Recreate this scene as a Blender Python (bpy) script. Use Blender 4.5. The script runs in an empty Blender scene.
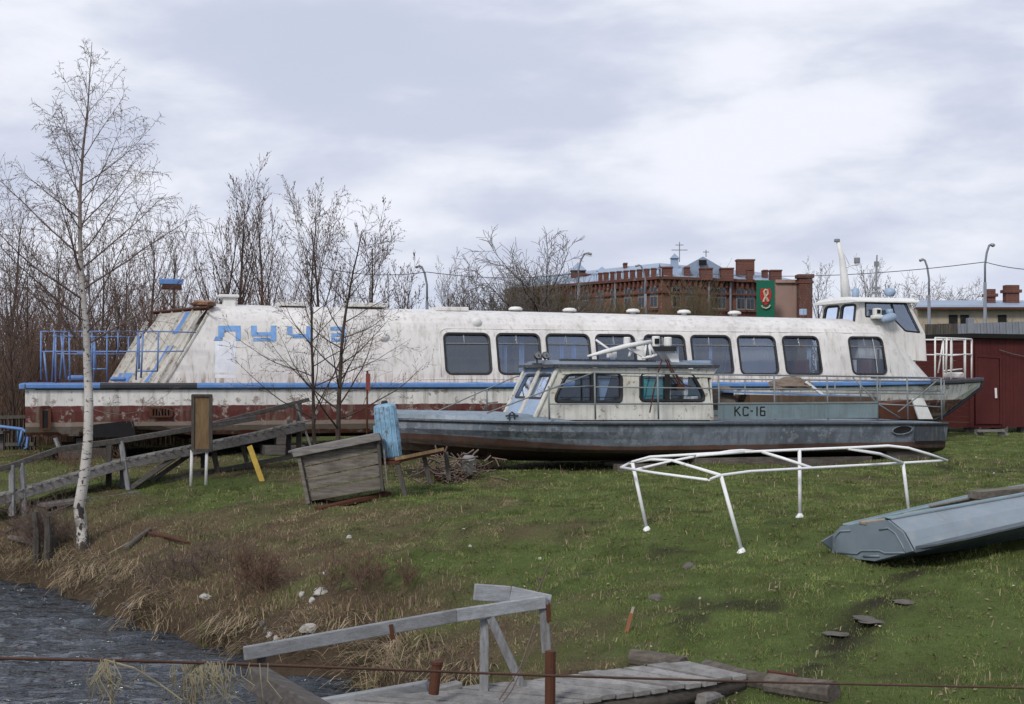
import bpy, math, random
import numpy as np
from mathutils import Vector, Matrix
from mathutils.geometry import delaunay_2d_cdt, tessellate_polygon
random.seed(7); RNG = np.random.default_rng(11)
scene = bpy.context.scene
COL = scene.collection
F, CX, HY, CZ = 1422.2, 512.0, 376.0, 1.7      # focal length in pixels, horizon row, eye height

def P(px, py, Y):
    return Vector(((px-CX)/F*Y, Y, CZ-(py-HY)/F*Y))

# ------------------------------------------------------------------ value noise
def _h(ix, iy, s):
    n = (ix.astype(np.int64)*374761393 + iy.astype(np.int64)*668265263 + s*1442695041) & 0x7fffffff
    n = ((n ^ (n >> 13))*1274126177) & 0x7fffffff
    return ((n ^ (n >> 16)) & 0xffff)/65535.0
def vnoise(x, y, s=0):
    x = np.asarray(x, float); y = np.asarray(y, float)
    ix = np.floor(x); iy = np.floor(y); fx = x-ix; fy = y-iy
    fx = fx*fx*(3-2*fx); fy = fy*fy*(3-2*fy)
    a = _h(ix, iy, s); b = _h(ix+1, iy, s); c = _h(ix, iy+1, s); d = _h(ix+1, iy+1, s)
    return (a*(1-fx)+b*fx)*(1-fy)+(c*(1-fx)+d*fx)*fy
def fbm(x, y, s=0, o=4):
    t = 0; a = .5; n = 0
    for i in range(o):
        t = t+a*vnoise(x*2**i+i*17.3, y*2**i-i*9.1, s+i); n += a; a *= .5
    return t/n

# ------------------------------------------------------------------ terrain
WATER_Z = -1.6
SHORE = [(-60,46),(-30,34),(-14,25.6),(-10.2,23.6),(-8.2,22.7),(-6.97,21.9),(-5.7,19.9),(-4.75,18.2),(-4.16,17.8),(-3.5,17.1),(-2.65,15.7),
         (-1.9,15.6),(-1.5,14.9),(-1.1,13.8),(-.3,12.4),(.7,10.5),(1.2,8),(2,0),(3,-30)]
def shore_d(x, y):
    x = np.asarray(x, float); y = np.asarray(y, float)
    best = np.full(np.broadcast(x, y).shape, 1e9); sg = np.ones_like(best)
    for (ax, ay), (bx, by) in zip(SHORE[:-1], SHORE[1:]):
        dx, dy = bx-ax, by-ay; L = dx*dx+dy*dy
        t = np.clip(((x-ax)*dx+(y-ay)*dy)/L, 0, 1)
        d = np.hypot(x-ax-t*dx, y-ay-t*dy)
        side = np.where((dx*(y-ay)-dy*(x-ax)) >= 0, 1., -1.)
        m = d < best-1e-9
        best = np.where(m, d, best); sg = np.where(m, side, sg)
    return best*sg
def ground_z(x, y):
    x = np.asarray(x, float); y = np.asarray(y, float)
    d = shore_d(x, y)+(fbm(x*1.3, y*1.3, 5, 3)-.5)*.5
    h = .22*(1-np.exp(-np.maximum(d, 0)/.12))+1.38*(1-np.exp(-np.maximum(d, 0)/2.9))
    z = WATER_Z+np.where(d > 0, h, -.7*(1-np.exp(np.minimum(d,0)/.8)))
    near = np.clip((60-y)/30, 0, 1)
    lo = np.clip((17-y)/5, 0, 1); z = z-np.where(d > 0, .42*lo*lo*(3-2*lo)*(1-np.exp(-np.maximum(d, 0)/1.5)), 0)
    z = z+(fbm(x*.5, y*.5, 9, 3)-.5)*.22*near+(fbm(x*2.5, y*2.5, 19, 3)-.5)*.10*near
    z = z-.17*np.exp(-(((x-4.4)/1.3)**2+((y-16.2)/1.1)**2))
    return z
def gz(x, y): return float(ground_z(np.array([x]), np.array([y]))[0])
def hit(px, py):
    """the point of the ground seen at this pixel of the reference"""
    Ys = np.arange(9, 60, .04)
    X = (px-CX)/F*Ys; Z = CZ-(py-HY)/F*Ys
    g = np.maximum(ground_z(X, Ys), WATER_Z)
    i = np.argmax(g >= Z) if (g >= Z).any() else len(Ys)-1
    return Vector((X[i], Ys[i], Z[i]))

# ------------------------------------------------------------------ mesh builder
ROOT = {}
def tag(o, label=None, cat=None, group=None, kind=None):
    if label: o['label'] = label
    if cat: o['category'] = cat
    if group: o['group'] = group
    if kind: o['kind'] = kind
    return o
def thing(name, label, cat, loc=(0,0,0), rotz=0, group=None):
    o = bpy.data.objects.new(name, None); COL.objects.link(o)
    o.location = loc; o.rotation_euler = (0,0,rotz); o.empty_display_size = .3
    tag(o, label, cat, group)
    ROOT[o.name] = Matrix.Translation(loc) @ Matrix.Rotation(rotz, 4, 'Z')
    return o
def top(o):
    while o.parent: o = o.parent
    return o
class MB:
    def __init__(s): s.v = []; s.f = []; s.r = []
    def add(s, vs, fs, r=None):
        n = len(s.v); r = random.random() if r is None else r
        s.v += [Vector(v) for v in vs]; s.f += [tuple(i+n for i in f) for f in fs]; s.r += [r]*len(fs); return s
    def box(s, c, size, M=None, r=None):
        hx, hy, hz = [k/2 for k in size]
        vs = [Vector((x, y, z)) for x in (-hx, hx) for y in (-hy, hy) for z in (-hz, hz)]
        if M is not None: vs = [M @ v for v in vs]
        c = Vector(c)
        return s.add([v+c for v in vs], [(0,1,3,2),(4,6,7,5),(0,4,5,1),(2,3,7,6),(0,2,6,4),(1,5,7,3)], r)
    def bar(s, p0, p1, w, h, up=(0,0,1), r=None):
        p0 = Vector(p0); p1 = Vector(p1); d = (p1-p0); L = d.length; d.normalize()
        up = Vector(up); sd = d.cross(up)
        if sd.length < 1e-3: sd = d.cross(Vector((1,0,0)))
        sd.normalize(); u = sd.cross(d)
        M = Matrix((d, sd, u)).transposed()
        return s.box((p0+p1)/2, (L, w, h), M, r)
    def tube(s, pts, rad, n=8, cap=True, r=None):
        pts = [Vector(p) for p in pts]
        rads = rad if isinstance(rad, (list, tuple)) else [rad]*len(pts)
        vs = []; prev = None
        for i, p in enumerate(pts):
            t = (pts[min(i+1, len(pts)-1)]-pts[max(i-1, 0)]).normalized()
            if prev is None:
                a = Vector((0,0,1)) if abs(t.z) < .9 else Vector((1,0,0))
                a = (a-t*a.dot(t)).normalized()
            else: a = (prev-t*prev.dot(t)).normalized()
            prev = a; b = t.cross(a)
            for k in range(n):
                q = 2*math.pi*k/n; vs.append(p+(a*math.cos(q)+b*math.sin(q))*rads[i])
        fs = []
        for i in range(len(pts)-1):
            for k in range(n):
                fs.append((i*n+k, i*n+(k+1)%n, (i+1)*n+(k+1)%n, (i+1)*n+k))
        if cap: fs += [tuple(range(n))[::-1], tuple((len(pts)-1)*n+k for k in range(n))]
        return s.add(vs, fs, r)
    def lathe(s, c, prof, n=16, M=None):
        vs = []; c = Vector(c)
        for (ra, z) in prof:
            for k in range(n):
                q = 2*math.pi*k/n; v = Vector((ra*math.cos(q), ra*math.sin(q), z))
                vs.append(c+(M @ v if M is not None else v))
        m = len(prof); fs = [(i*n+k, i*n+(k+1)%n, (i+1)*n+(k+1)%n, (i+1)*n+k) for i in range(m-1) for k in range(n)]
        fs += [tuple(range(n))[::-1], tuple((m-1)*n+k for k in range(n))]
        return s.add(vs, fs)
    def grid(s, rows, close=False, r=None):
        """rows of equal length point lists"""
        n = len(rows[0]); vs = [p for row in rows for p in row]; fs = []
        for i in range(len(rows)-1):
            for k in range(n if close else n-1):
                fs.append((i*n+k, i*n+(k+1)%n, (i+1)*n+(k+1)%n, (i+1)*n+k))
        return s.add(vs, fs, r)
    def poly(s, pts, off=None, r=None):
        """flat polygon (possibly concave), with optional extrusion by the vector off"""
        pts = [Vector(p) for p in pts]; n = len(pts)
        tr = [tuple(t) for t in tessellate_polygon([pts])]
        if off is None: return s.add(pts, tr, r)
        off = Vector(off)
        fs = tr+[tuple(i+n for i in t[::-1]) for t in tr]+[(i, (i+1)%n, (i+1)%n+n, i+n) for i in range(n)]
        return s.add(pts+[p+off for p in pts], fs, r)
    def build(s, name, mat, parent=None, local=False, smooth=False, bevel=0, solid=0, origin=None):
        vs = s.v
        if parent is not None and not local:
            Mi = ROOT[top(parent).name].inverted(); vs = [Mi @ v for v in vs]
        if parent is None and origin is not None:
            vs = [v-Vector(origin) for v in vs]
        me = bpy.data.meshes.new(name); me.from_pydata([tuple(v) for v in vs], [], s.f)
        at = me.attributes.new('rnd', 'FLOAT', 'FACE'); at.data.foreach_set('value', s.r)
        for m in (mat if isinstance(mat, list) else [mat]): me.materials.append(m)
        if smooth: me.polygons.foreach_set('use_smooth', [True]*len(me.polygons))
        me.update()
        import bmesh
        bm = bmesh.new(); bm.from_mesh(me); bmesh.ops.recalc_face_normals(bm, faces=bm.faces); bm.to_mesh(me); bm.free()
        o = bpy.data.objects.new(name, me); COL.objects.link(o)
        if parent is not None: o.parent = parent
        elif origin is not None: o.location = origin
        if bevel:
            b = o.modifiers.new('bevel', 'BEVEL'); b.width = bevel; b.segments = 2; b.limit_method = 'ANGLE'; b.angle_limit = .6
        if solid:
            b = o.modifiers.new('solid', 'SOLIDIFY'); b.thickness = solid; b.offset = 0
        return o
def arr_obj(name, V, Fa, mat, parent=None, col=None, smooth=False, cname='Col'):
    """fast mesh from numpy arrays, faces all with the same number of corners"""
    me = bpy.data.meshes.new(name); nv = len(V); nf, k = Fa.shape
    if parent is not None:
        M = np.array(ROOT[top(parent).name].inverted()); V = V @ M[:3, :3].T+M[:3, 3]
    me.vertices.add(nv); me.vertices.foreach_set('co', np.ascontiguousarray(V, dtype=np.float32).ravel())
    me.loops.add(nf*k); me.loops.foreach_set('vertex_index', np.ascontiguousarray(Fa, dtype=np.int32).ravel())
    me.polygons.add(nf); me.polygons.foreach_set('loop_start', np.arange(0, nf*k, k, dtype=np.int32))
    try: me.polygons.foreach_set('loop_total', np.full(nf, k, dtype=np.int32))
    except Exception: pass
    if smooth: me.polygons.foreach_set('use_smooth', np.ones(nf, dtype=bool))
    if col is not None:
        a = me.color_attributes.new(cname, 'FLOAT_COLOR', 'POINT')
        a.data.foreach_set('color', np.ascontiguousarray(np.hstack([col, np.ones((nv, 1))]), dtype=np.float32).ravel())
    me.materials.append(mat); me.update(calc_edges=True)
    o = bpy.data.objects.new(name, me); COL.objects.link(o)
    if parent is not None: o.parent = parent
    return o

# ------------------------------------------------------------------ materials
class N:
    def __init__(s, name, rough=.6, spec=.5, metal=0):
        s.m = bpy.data.materials.new(name); s.m.use_nodes = True; s.nt = s.m.node_tree
        s.b = s.nt.nodes['Principled BSDF']; s.b.inputs['Roughness'].default_value = rough
        s.b.inputs['Specular IOR Level'].default_value = spec; s.b.inputs['Metallic'].default_value = metal
        s.tc = s.nt.nodes.new('ShaderNodeTexCoord'); s.vec = s.tc.outputs['Object']
    def L(s, a, b): s.nt.links.new(a, b)
    def put(s, sock, val):
        if hasattr(val, 'is_output') or isinstance(val, bpy.types.NodeSocket): s.L(val, sock)
        else:
            if isinstance(val, (tuple, list)) and len(val) == 3 and sock.type == 'RGBA': val = (*val, 1)
            sock.default_value = val
    def mp(s, sc=(1,1,1), loc=(0,0,0), rot=(0,0,0), vec=None):
        n = s.nt.nodes.new('ShaderNodeMapping'); s.L(vec or s.vec, n.inputs[0])
        n.inputs['Scale'].default_value = sc; n.inputs['Location'].default_value = loc; n.inputs['Rotation'].default_value = rot
        return n.outputs[0]
    def noise(s, scale=5, detail=6, rough=.6, sc=(1,1,1), loc=(0,0,0), dist=0, vec=None):
        n = s.nt.nodes.new('ShaderNodeTexNoise'); s.L(s.mp(sc, loc, vec=vec), n.inputs['Vector'])
        n.inputs['Scale'].default_value = scale; n.inputs['Detail'].default_value = detail
        n.inputs['Roughness'].default_value = rough; n.inputs['Distortion'].default_value = dist
        return n.outputs['Fac']
    def rng(s, v, a, b, c=0, d=1, smooth=True):
        n = s.nt.nodes.new('ShaderNodeMapRange'); n.interpolation_type = 'SMOOTHSTEP' if smooth else 'LINEAR'
        s.put(n.inputs['Value'], v)
        for k, x in zip(('From Min', 'From Max', 'To Min', 'To Max'), (a, b, c, d)): n.inputs[k].default_value = x
        return n.outputs[0]
    def mix(s, f, a, b, mode='MIX'):
        n = s.nt.nodes.new('ShaderNodeMix'); n.data_type = 'RGBA'; n.blend_type = mode
        s.put(n.inputs[0], f); s.put(n.inputs[6], a); s.put(n.inputs[7], b); return n.outputs[2]
    def math(s, op, a, b=0):
        n = s.nt.nodes.new('ShaderNodeMath'); n.operation = op; s.put(n.inputs[0], a); s.put(n.inputs[1], b); return n.outputs[0]
    def xyz(s, i, vec=None):
        n = s.nt.nodes.new('ShaderNodeSeparateXYZ'); s.L(vec or s.vec, n.inputs[0]); return n.outputs[i]
    def attr(s, name, fac=True):
        n = s.nt.nodes.new('ShaderNodeAttribute'); n.attribute_name = name; return n.outputs['Fac' if fac else 'Color']
    def bump(s, h, st=.3, dist=.02):
        n = s.nt.nodes.new('ShaderNodeBump'); n.inputs['Strength'].default_value = st; n.inputs['Distance'].default_value = dist
        s.put(n.inputs['Height'], h); s.L(n.outputs[0], s.b.inputs['Normal'])
    def out(s, col, rough=None):
        s.put(s.b.inputs['Base Color'], col)
        if rough is not None: s.put(s.b.inputs['Roughness'], rough)
        return s.m

def paint(name, base, dirt=(.16,.14,.10), rust=(.13,.055,.03), rustamt=.25, dirtamt=.5, rough=.45, sc=1.0, streak=.5, var=.25, spec=.4, bump=.25, bands=None, peel=None, rise=None, low=None):
    """weathered paint: grime, vertical run streaks, rust or bare patches, uneven tone"""
    n = N(name, rough, spec)
    big = n.noise(.9*sc, 5, .6); mid = n.noise(4*sc, 8, .68, loc=(3,1,7)); fine = n.noise(26*sc, 6, .7)
    st = n.noise(3.2*sc, 6, .6, sc=(2.2,2.2,.16)); st2 = n.noise(9*sc, 5, .6, sc=(1.5,1.5,.10), loc=(5,5,2))
    col = base
    if bands:            # [(z, softness, colour above...)] from the bottom up: bands[0] colour, then (z, colour)
        z = n.math('ADD', n.xyz(2), n.math('MULTIPLY', n.math('SUBTRACT', mid, .5), .06))
        if rise: z = n.math('SUBTRACT', z, n.math('MULTIPLY', n.rng(n.xyz(0), rise[0], rise[1], 0, 1), rise[2]))
        col = bands[0]
        for (zz, c) in bands[1:]: col = n.mix(n.rng(z, zz-.008, zz+.008), col, c)
    hsv = n.mix(n.rng(big, .3, .7, 0, var), col, (0,0,0))
    if peel:             # (colour under the paint, amount)
        pk = n.rng(mid, .62-peel[1]*.22, .66-peel[1]*.2)
        if rise: pk = n.math('MULTIPLY', pk, n.rng(z, .40, .46))
        hsv = n.mix(n.math('MULTIPLY', pk, n.rng(fine, .35, .5)), hsv, peel[0])
    hsv = n.mix(n.math('MULTIPLY', n.rng(st, .47, .75), streak), hsv, dirt)
    hsv = n.mix(n.math('MULTIPLY', n.rng(st2, .52, .8), streak*.8), hsv, (dirt[0]*.5, dirt[1]*.45, dirt[2]*.4))
    if low: hsv = n.mix(n.math('MULTIPLY', n.rng(n.xyz(2), low[1], low[0]), n.rng(n.noise(14*sc, 4, .6, sc=(1.2,1.2,.06), loc=(1,8,3)), .46, .68, 0, .8)), hsv, (.20,.15,.10))
    hsv = n.mix(n.math('MULTIPLY', n.rng(mid, .5, .8), dirtamt), hsv, dirt)
    rm = n.rng(n.math('ADD', n.math('MULTIPLY', mid, .6), n.math('MULTIPLY', fine, .4)), .66-rustamt*.16, .70-rustamt*.12)
    hsv = n.mix(rm, hsv, rust)
    n.bump(n.math('ADD', n.math('MULTIPLY', fine, .4), mid), bump, .012)
    return n.out(hsv, n.rng(mid, .3, .7, rough-.1, rough+.2))

def wood(name, c1, c2, axis=(1,7,7), rough=.8, dark=.35, sc=3, wet=0):
    n = N(name, rough, .25)
    g = n.noise(sc, 9, .7, sc=axis); g2 = n.noise(sc*6, 5, .7, sc=axis, loc=(2,4,1)); blot = n.noise(1.3, 4, .6)
    col = n.mix(n.rng(g, .32, .68), c1, c2)
    col = n.mix(n.rng(g2, .56, .72, 0, .75), col, (c1[0]*.25, c1[1]*.25, c1[2]*.25))
    col = n.mix(n.rng(blot, .45, .72, 0, dark), col, (.035,.03,.025))
    col = n.mix(n.rng(n.attr('rnd'), 0, 1, 0, .42, False), col, (.03,.027,.022))
    n.bump(n.math('ADD', g, g2), .5, .01)
    return n.out(col)

def plain(name, base, rough=.6, spec=.4, var=.3, sc=6, metal=0, bump=.15):
    n = N(name, rough, spec, metal); a = n.noise(sc, 7, .65); b = n.noise(sc*5, 4, .6)
    col = n.mix(n.rng(a, .3, .7, 0, var), base, (base[0]*.35, base[1]*.33, base[2]*.3))
    col = n.mix(n.rng(n.attr('rnd'), 0, 1, 0, .2, False), col, (base[0]*.5, base[1]*.5, base[2]*.5))
    n.bump(b, bump, .008)
    return n.out(col)

def glass(name, tint, refl=.16, rough=.03, dirty=.25, dcol=(.25,.25,.24)):
    n = N(name); nt = n.nt
    tr = nt.nodes.new('ShaderNodeBsdfTransparent'); tr.inputs[0].default_value = (*tint, 1)
    gl = nt.nodes.new('ShaderNodeBsdfGlossy'); gl.inputs['Roughness'].default_value = rough; gl.inputs['Color'].default_value = (.74,.84,1,1)
    bump = nt.nodes.new('ShaderNodeBump'); bump.inputs['Strength'].default_value = .12; bump.inputs['Distance'].default_value = .02
    n.L(n.noise(2.2, 2, .5), bump.inputs['Height']); n.L(bump.outputs[0], gl.inputs['Normal'])
    lw = nt.nodes.new('ShaderNodeLayerWeight'); lw.inputs[0].default_value = .25
    fac = n.math('ADD', n.math('MULTIPLY', lw.outputs['Fresnel'], .8), refl)
    mx = nt.nodes.new('ShaderNodeMixShader'); n.L(fac, mx.inputs[0]); n.L(tr.outputs[0], mx.inputs[1]); n.L(gl.outputs[0], mx.inputs[2])
    df = nt.nodes.new('ShaderNodeBsdfDiffuse'); df.inputs[0].default_value = (*dcol, 1)
    mx2 = nt.nodes.new('ShaderNodeMixShader'); d = n.rng(n.noise(3, 7, .7, loc=(9,3,3)), .25, .8, dirty*.35, dirty)
    n.L(d, mx2.inputs[0]); n.L(mx.outputs[0], mx2.inputs[1]); n.L(df.outputs[0], mx2.inputs[2])
    n.L(mx2.outputs[0], nt.nodes['Material Output'].inputs['Surface'])
    return n.m

WHITE = (.62,.60,.56)
M_ = {}
M_['cabin'] = paint('old_white_paint', (.66,.645,.63), dirt=(.34,.32,.28), rustamt=.0, dirtamt=.14, streak=.62, var=.18, peel=((.46,.44,.41), .05), bump=.3, low=(1.5, 1.95))
M_['hull_big'] = paint('banded_hull_paint', WHITE, dirt=(.20,.185,.15), rustamt=.30, dirtamt=.35, streak=.66, var=.25,
                       bands=[(.10,.035,.025), (.50,(.27,.21,.18)), (.71,(.115,.032,.029)), (1.06,(.74,.73,.71))], peel=((.30,.255,.235), .30), bump=.4)
M_['red_lead'] = paint('red_bottom_paint', (.17,.032,.028), dirt=(.3,.27,.24), rustamt=.2, dirtamt=.6, streak=.4)
M_['blue'] = paint('blue_trim_paint', (.10,.23,.52), dirt=(.24,.28,.34), rustamt=.2, dirtamt=.6, streak=.3, rough=.5, sc=2)
M_['darkrail'] = paint('peeled_dark_rail', (.03,.035,.045), dirt=(.05,.05,.05), rustamt=.4, dirtamt=.3, sc=2)
M_['ks_hull'] = paint('grey_blue_hull', (.13,.18,.22), dirt=(.06,.065,.07), rustamt=.16, dirtamt=.85, streak=.6, var=.5, sc=1.2,
                      bands=[(.065,.042,.03), (.30,(.115,.060,.045)), (.395,(.17,.198,.24))], peel=((.22,.25,.29), .5), bump=.35, rise=(4.5, 0, .26))
M_['ks_deck'] = paint('grey_blue_deck', (.20,.255,.31), dirt=(.075,.08,.08), rustamt=.2, dirtamt=.55, streak=.4, sc=1.5)
M_['ks_bul'] = paint('grey_blue_bulwark', (.17,.235,.26), dirt=(.10,.12,.12), rustamt=.16, dirtamt=.5, streak=.5, var=.25, sc=1.5)
M_['ks_cab'] = paint('cream_cabin_paint', (.62,.61,.56), dirt=(.32,.28,.20), rustamt=.12, dirtamt=.45, streak=.6, var=.2, sc=2.2, peel=((.25,.21,.16), .12), bump=.45)
M_['ks_roof'] = paint('launch_roof_paint', (.13,.16,.20), dirt=(.08,.09,.10), rustamt=.25, dirtamt=.5, sc=2)
M_['ks_light'] = paint('pale_blue_paint', (.30,.40,.55), dirt=(.2,.22,.25), rustamt=.18, dirtamt=.4, streak=.4, sc=2)
M_['ks_rail'] = paint('grey_rail_paint', (.19,.22,.24), rustamt=.35, dirtamt=.4, sc=4)
M_['ks_trim'] = paint('dark_trim', (.035,.045,.06), rustamt=.3, dirtamt=.4, sc=3)
M_['white_metal'] = paint('white_metal', (.68,.68,.67), dirt=(.35,.33,.28), rustamt=.05, dirtamt=.25, streak=.2, sc=4, var=.1)
M_['white_frame'] = paint('white_frame_paint', (.72,.73,.74), dirt=(.42,.40,.36), rustamt=.22, dirtamt=.2, streak=.1, sc=5, var=.05)
M_['rust'] = paint('rusty_iron', (.085,.034,.02), dirt=(.04,.022,.015), rust=(.16,.065,.03), rustamt=.6, dirtamt=.5, sc=4, rough=.8, spec=.2)
M_['rubber'] = plain('black_rubber', (.018,.018,.02), .55, .4, .3)
M_['alu'] = plain('dull_aluminium', (.30,.31,.32), .4, .5, .3, 8, .6)
M_['dark'] = plain('dark_interior', (.02,.02,.022), .9, .1)
M_['floor_in'] = plain('cabin_floor', (.05,.045,.045), .8, .2)
M_['seat'] = plain('worn_red_seat', (.16,.06,.06), .9, .1, .4)
M_['curtain'] = plain('faded_curtain', (.42,.55,.72), .9, .1, .4, 3)
M_['teal'] = plain('teal_board', (.03,.42,.37), .6, .3, .3, 3)
M_['glass'] = glass('window_glass', (.70,.77,.90), .14, .04, .05, (.14,.16,.20))
M_['glass_blue'] = glass('blue_tinted_glass', (.45,.58,.85), .24, .06, .06, (.10,.15,.24))
M_['glass_clear'] = glass('clear_dark_glass', (.75,.8,.85), .09, .03, .05, (.2,.2,.2))
M_['glass_grey'] = glass('grimy_glass', (.35,.38,.40), .13, .10, .55, (.10,.115,.12))
M_['glass_sky'] = glass('pale_window_glass', (.6,.68,.78), .25, .03, .10, (.2,.23,.28))
M_['glass_ks'] = glass('cabin_glass', (.6,.68,.76), .07, .04, .07, (.12,.14,.16))
M_['wood'] = wood('grey_weathered_wood', (.26,.25,.24), (.14,.13,.125))
M_['woodz'] = wood('grey_weathered_post', (.30,.31,.33), (.16,.16,.16), axis=(7,7,1))
M_['wood_dk'] = wood('dark_damp_wood', (.12,.11,.105), (.06,.055,.05))
M_['wood_dkz'] = wood('dark_damp_post', (.11,.10,.09), (.05,.045,.04), axis=(7,7,1))
M_['wood_ply'] = wood('stained_plywood', (.27,.18,.09), (.16,.10,.05), axis=(6,6,1), dark=.5)
M_['wood_deck'] = wood('bleached_deck_board', (.30,.295,.29), (.17,.165,.16), axis=(2,1.2,6), dark=.3, sc=4)
M_['wood_rail'] = wood('bleached_rail_board', (.36,.38,.41), (.24,.25,.26), axis=(1,5,7), dark=.3)
M_['log'] = wood('old_log', (.17,.15,.13), (.08,.065,.055), dark=.5)
M_['yellow'] = paint('yellow_paint', (.50,.33,.03), dirt=(.2,.14,.05), rustamt=.2, sc=4)
M_['tank'] = paint('light_blue_tank', (.20,.37,.52), dirt=(.13,.20,.26), rust=(.12,.06,.04), rustamt=.85, dirtamt=.4, streak=.4, sc=3.5)
M_['shed'] = paint('dark_red_shed', (.085,.020,.020), dirt=(.09,.03,.028), rustamt=.05, dirtamt=.4, streak=.4, sc=1, rough=.7, spec=.15)
M_['black'] = plain('black_felt', (.018,.018,.019), .9, .15)
M_['stone'] = plain('pale_stone', (.40,.39,.37), .9, .2, .35, 9, bump=.6)
M_['stone_dk'] = plain('grey_stone', (.12,.11,.10), .9, .2, .4, 9, bump=.6)
M_['orange'] = plain('orange_wood', (.30,.13,.07), .8, .2, .4)

def blob(c, size, seed, n=9, m_=14, amp=.25):
    mb = MB(); rows = []
    for i in range(n+1):
        th = math.pi*i/n; row = []
        for k in range(m_):
            ph = 2*math.pi*k/m_; d = Vector((math.sin(th)*math.cos(ph), math.sin(th)*math.sin(ph), math.cos(th)))
            f = 1+amp*(float(vnoise(d.x*2.1+seed, d.y*2.1+d.z*1.7, seed))*2-1)
            row.append(Vector(c)+Vector((d.x*size[0]*f, d.y*size[1]*f, max(d.z*f, -.55)*size[2])))
        rows.append(row)
    return mb.grid(rows, close=True)
# ================================================================== SETTING
def smooth01(t): t = np.clip(t, 0, 1); return t*t*(3-2*t)
def dryness(x, y):
    """0 green turf ... 1 dead brown growth"""
    d = shore_d(x, y)
    base = 1-smooth01((d-.3)/2.7)
    left = smooth01((.6-x)/4.5)*(1-.45*smooth01((y-20)/3))*.62
    n = fbm(x*.55, y*.9, 31, 4); n2 = fbm(x*2.2, y*2.2, 41, 3)
    right = smooth01((x+1.5)/4)*.45
    return np.clip(np.maximum(base*.95, left)+(n-.5)*1.75+(n2-.5)*.9-right*.48+.09, 0, 1)
def bare(x, y):
    n = fbm(x*1.1+40, y*1.6, 77, 4)
    track = np.exp(-((y-(25.2+.28*(x-6)))/.55)**2)*smooth01((x-5)/3)*.55
    steps = np.exp(-((x-(2.75+.62*(y-12.7)))/.30)**2)*smooth01((16.3-y)/1)*smooth01((y-11.8)/1)*smooth01((fbm(x*1.2, y*3.2, 88, 3)-.36)/.18)*.9
    edge = np.exp(-(shore_d(x, y)/.5)**2)*.5
    return np.clip(smooth01((n-.70)/.12)*.7+track+steps+edge, 0, 1)

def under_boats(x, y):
    """1 under the two hulls: ground colour mixed darker, grass blades sparser"""
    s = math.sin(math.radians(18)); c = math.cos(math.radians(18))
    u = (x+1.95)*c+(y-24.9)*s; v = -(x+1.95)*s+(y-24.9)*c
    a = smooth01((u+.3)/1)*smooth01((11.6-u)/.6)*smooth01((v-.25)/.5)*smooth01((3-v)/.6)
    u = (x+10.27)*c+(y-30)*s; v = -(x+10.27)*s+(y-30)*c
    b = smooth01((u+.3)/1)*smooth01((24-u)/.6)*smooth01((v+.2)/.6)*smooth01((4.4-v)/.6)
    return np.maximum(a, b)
GREEN = np.array((.072,.112,.027)); GREEN2 = np.array((.138,.165,.052)); STRAW = np.array((.245,.195,.125)); BROWN = np.array((.130,.092,.060)); SOIL = np.array((.030,.023,.019))

def build_ground():
    xs = np.concatenate([np.linspace(-900, -60, 10), np.linspace(-50, -14, 30), np.arange(-13.5, 14.01, .11), np.linspace(15, 50, 30), np.linspace(60, 900, 10)])
    ys = np.concatenate([np.linspace(-40, 6, 16), np.arange(8, 34.01, .11), np.linspace(35, 70, 40), np.linspace(80, 1500, 20)])
    X, Y = np.meshgrid(xs, ys); Z = ground_z(X, Y)
    Z = Z+(fbm(X*6, Y*6, 55, 3)-.5)*.05*np.clip((36-Y)/4, 0, 1)
    V = np.stack([X.ravel(), Y.ravel(), Z.ravel()], 1); nx, ny = len(xs), len(ys)
    i = np.arange(ny-1)[:, None]*nx+np.arange(nx-1)[None, :]
    Fa = np.stack([i, i+1, i+1+nx, i+nx], -1).reshape(-1, 4)
    d = dryness(X, Y).ravel()[:, None]; b = bare(X, Y).ravel()[:, None]; m = fbm(X*3, Y*3, 3, 3).ravel()[:, None]
    col = (GREEN*.95+STRAW*.10)*(1-d)+(BROWN*.85)*d; col = col*(.7+.6*m)
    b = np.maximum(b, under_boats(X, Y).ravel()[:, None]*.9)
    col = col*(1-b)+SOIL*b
    n = N('ground_soil_and_turf', .95, .1); f = n.noise(22, 8, .75); g = n.noise(5, 6, .7)
    c = n.mix(n.rng(f, .35, .75, 0, .35), n.attr('Col', False), (.014,.011,.008))
    c = n.mix(n.rng(g, .52, .75, 0, .5), c, (.07,.055,.035))
    n.bump(n.math('ADD', f, g), .9, .05); n.out(c)
    o = arr_obj('ground', V, Fa, n.m, col=col, smooth=True); tag(o, 'grassy river bank sloping down to the water', 'ground', kind='structure')
build_ground()

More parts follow.
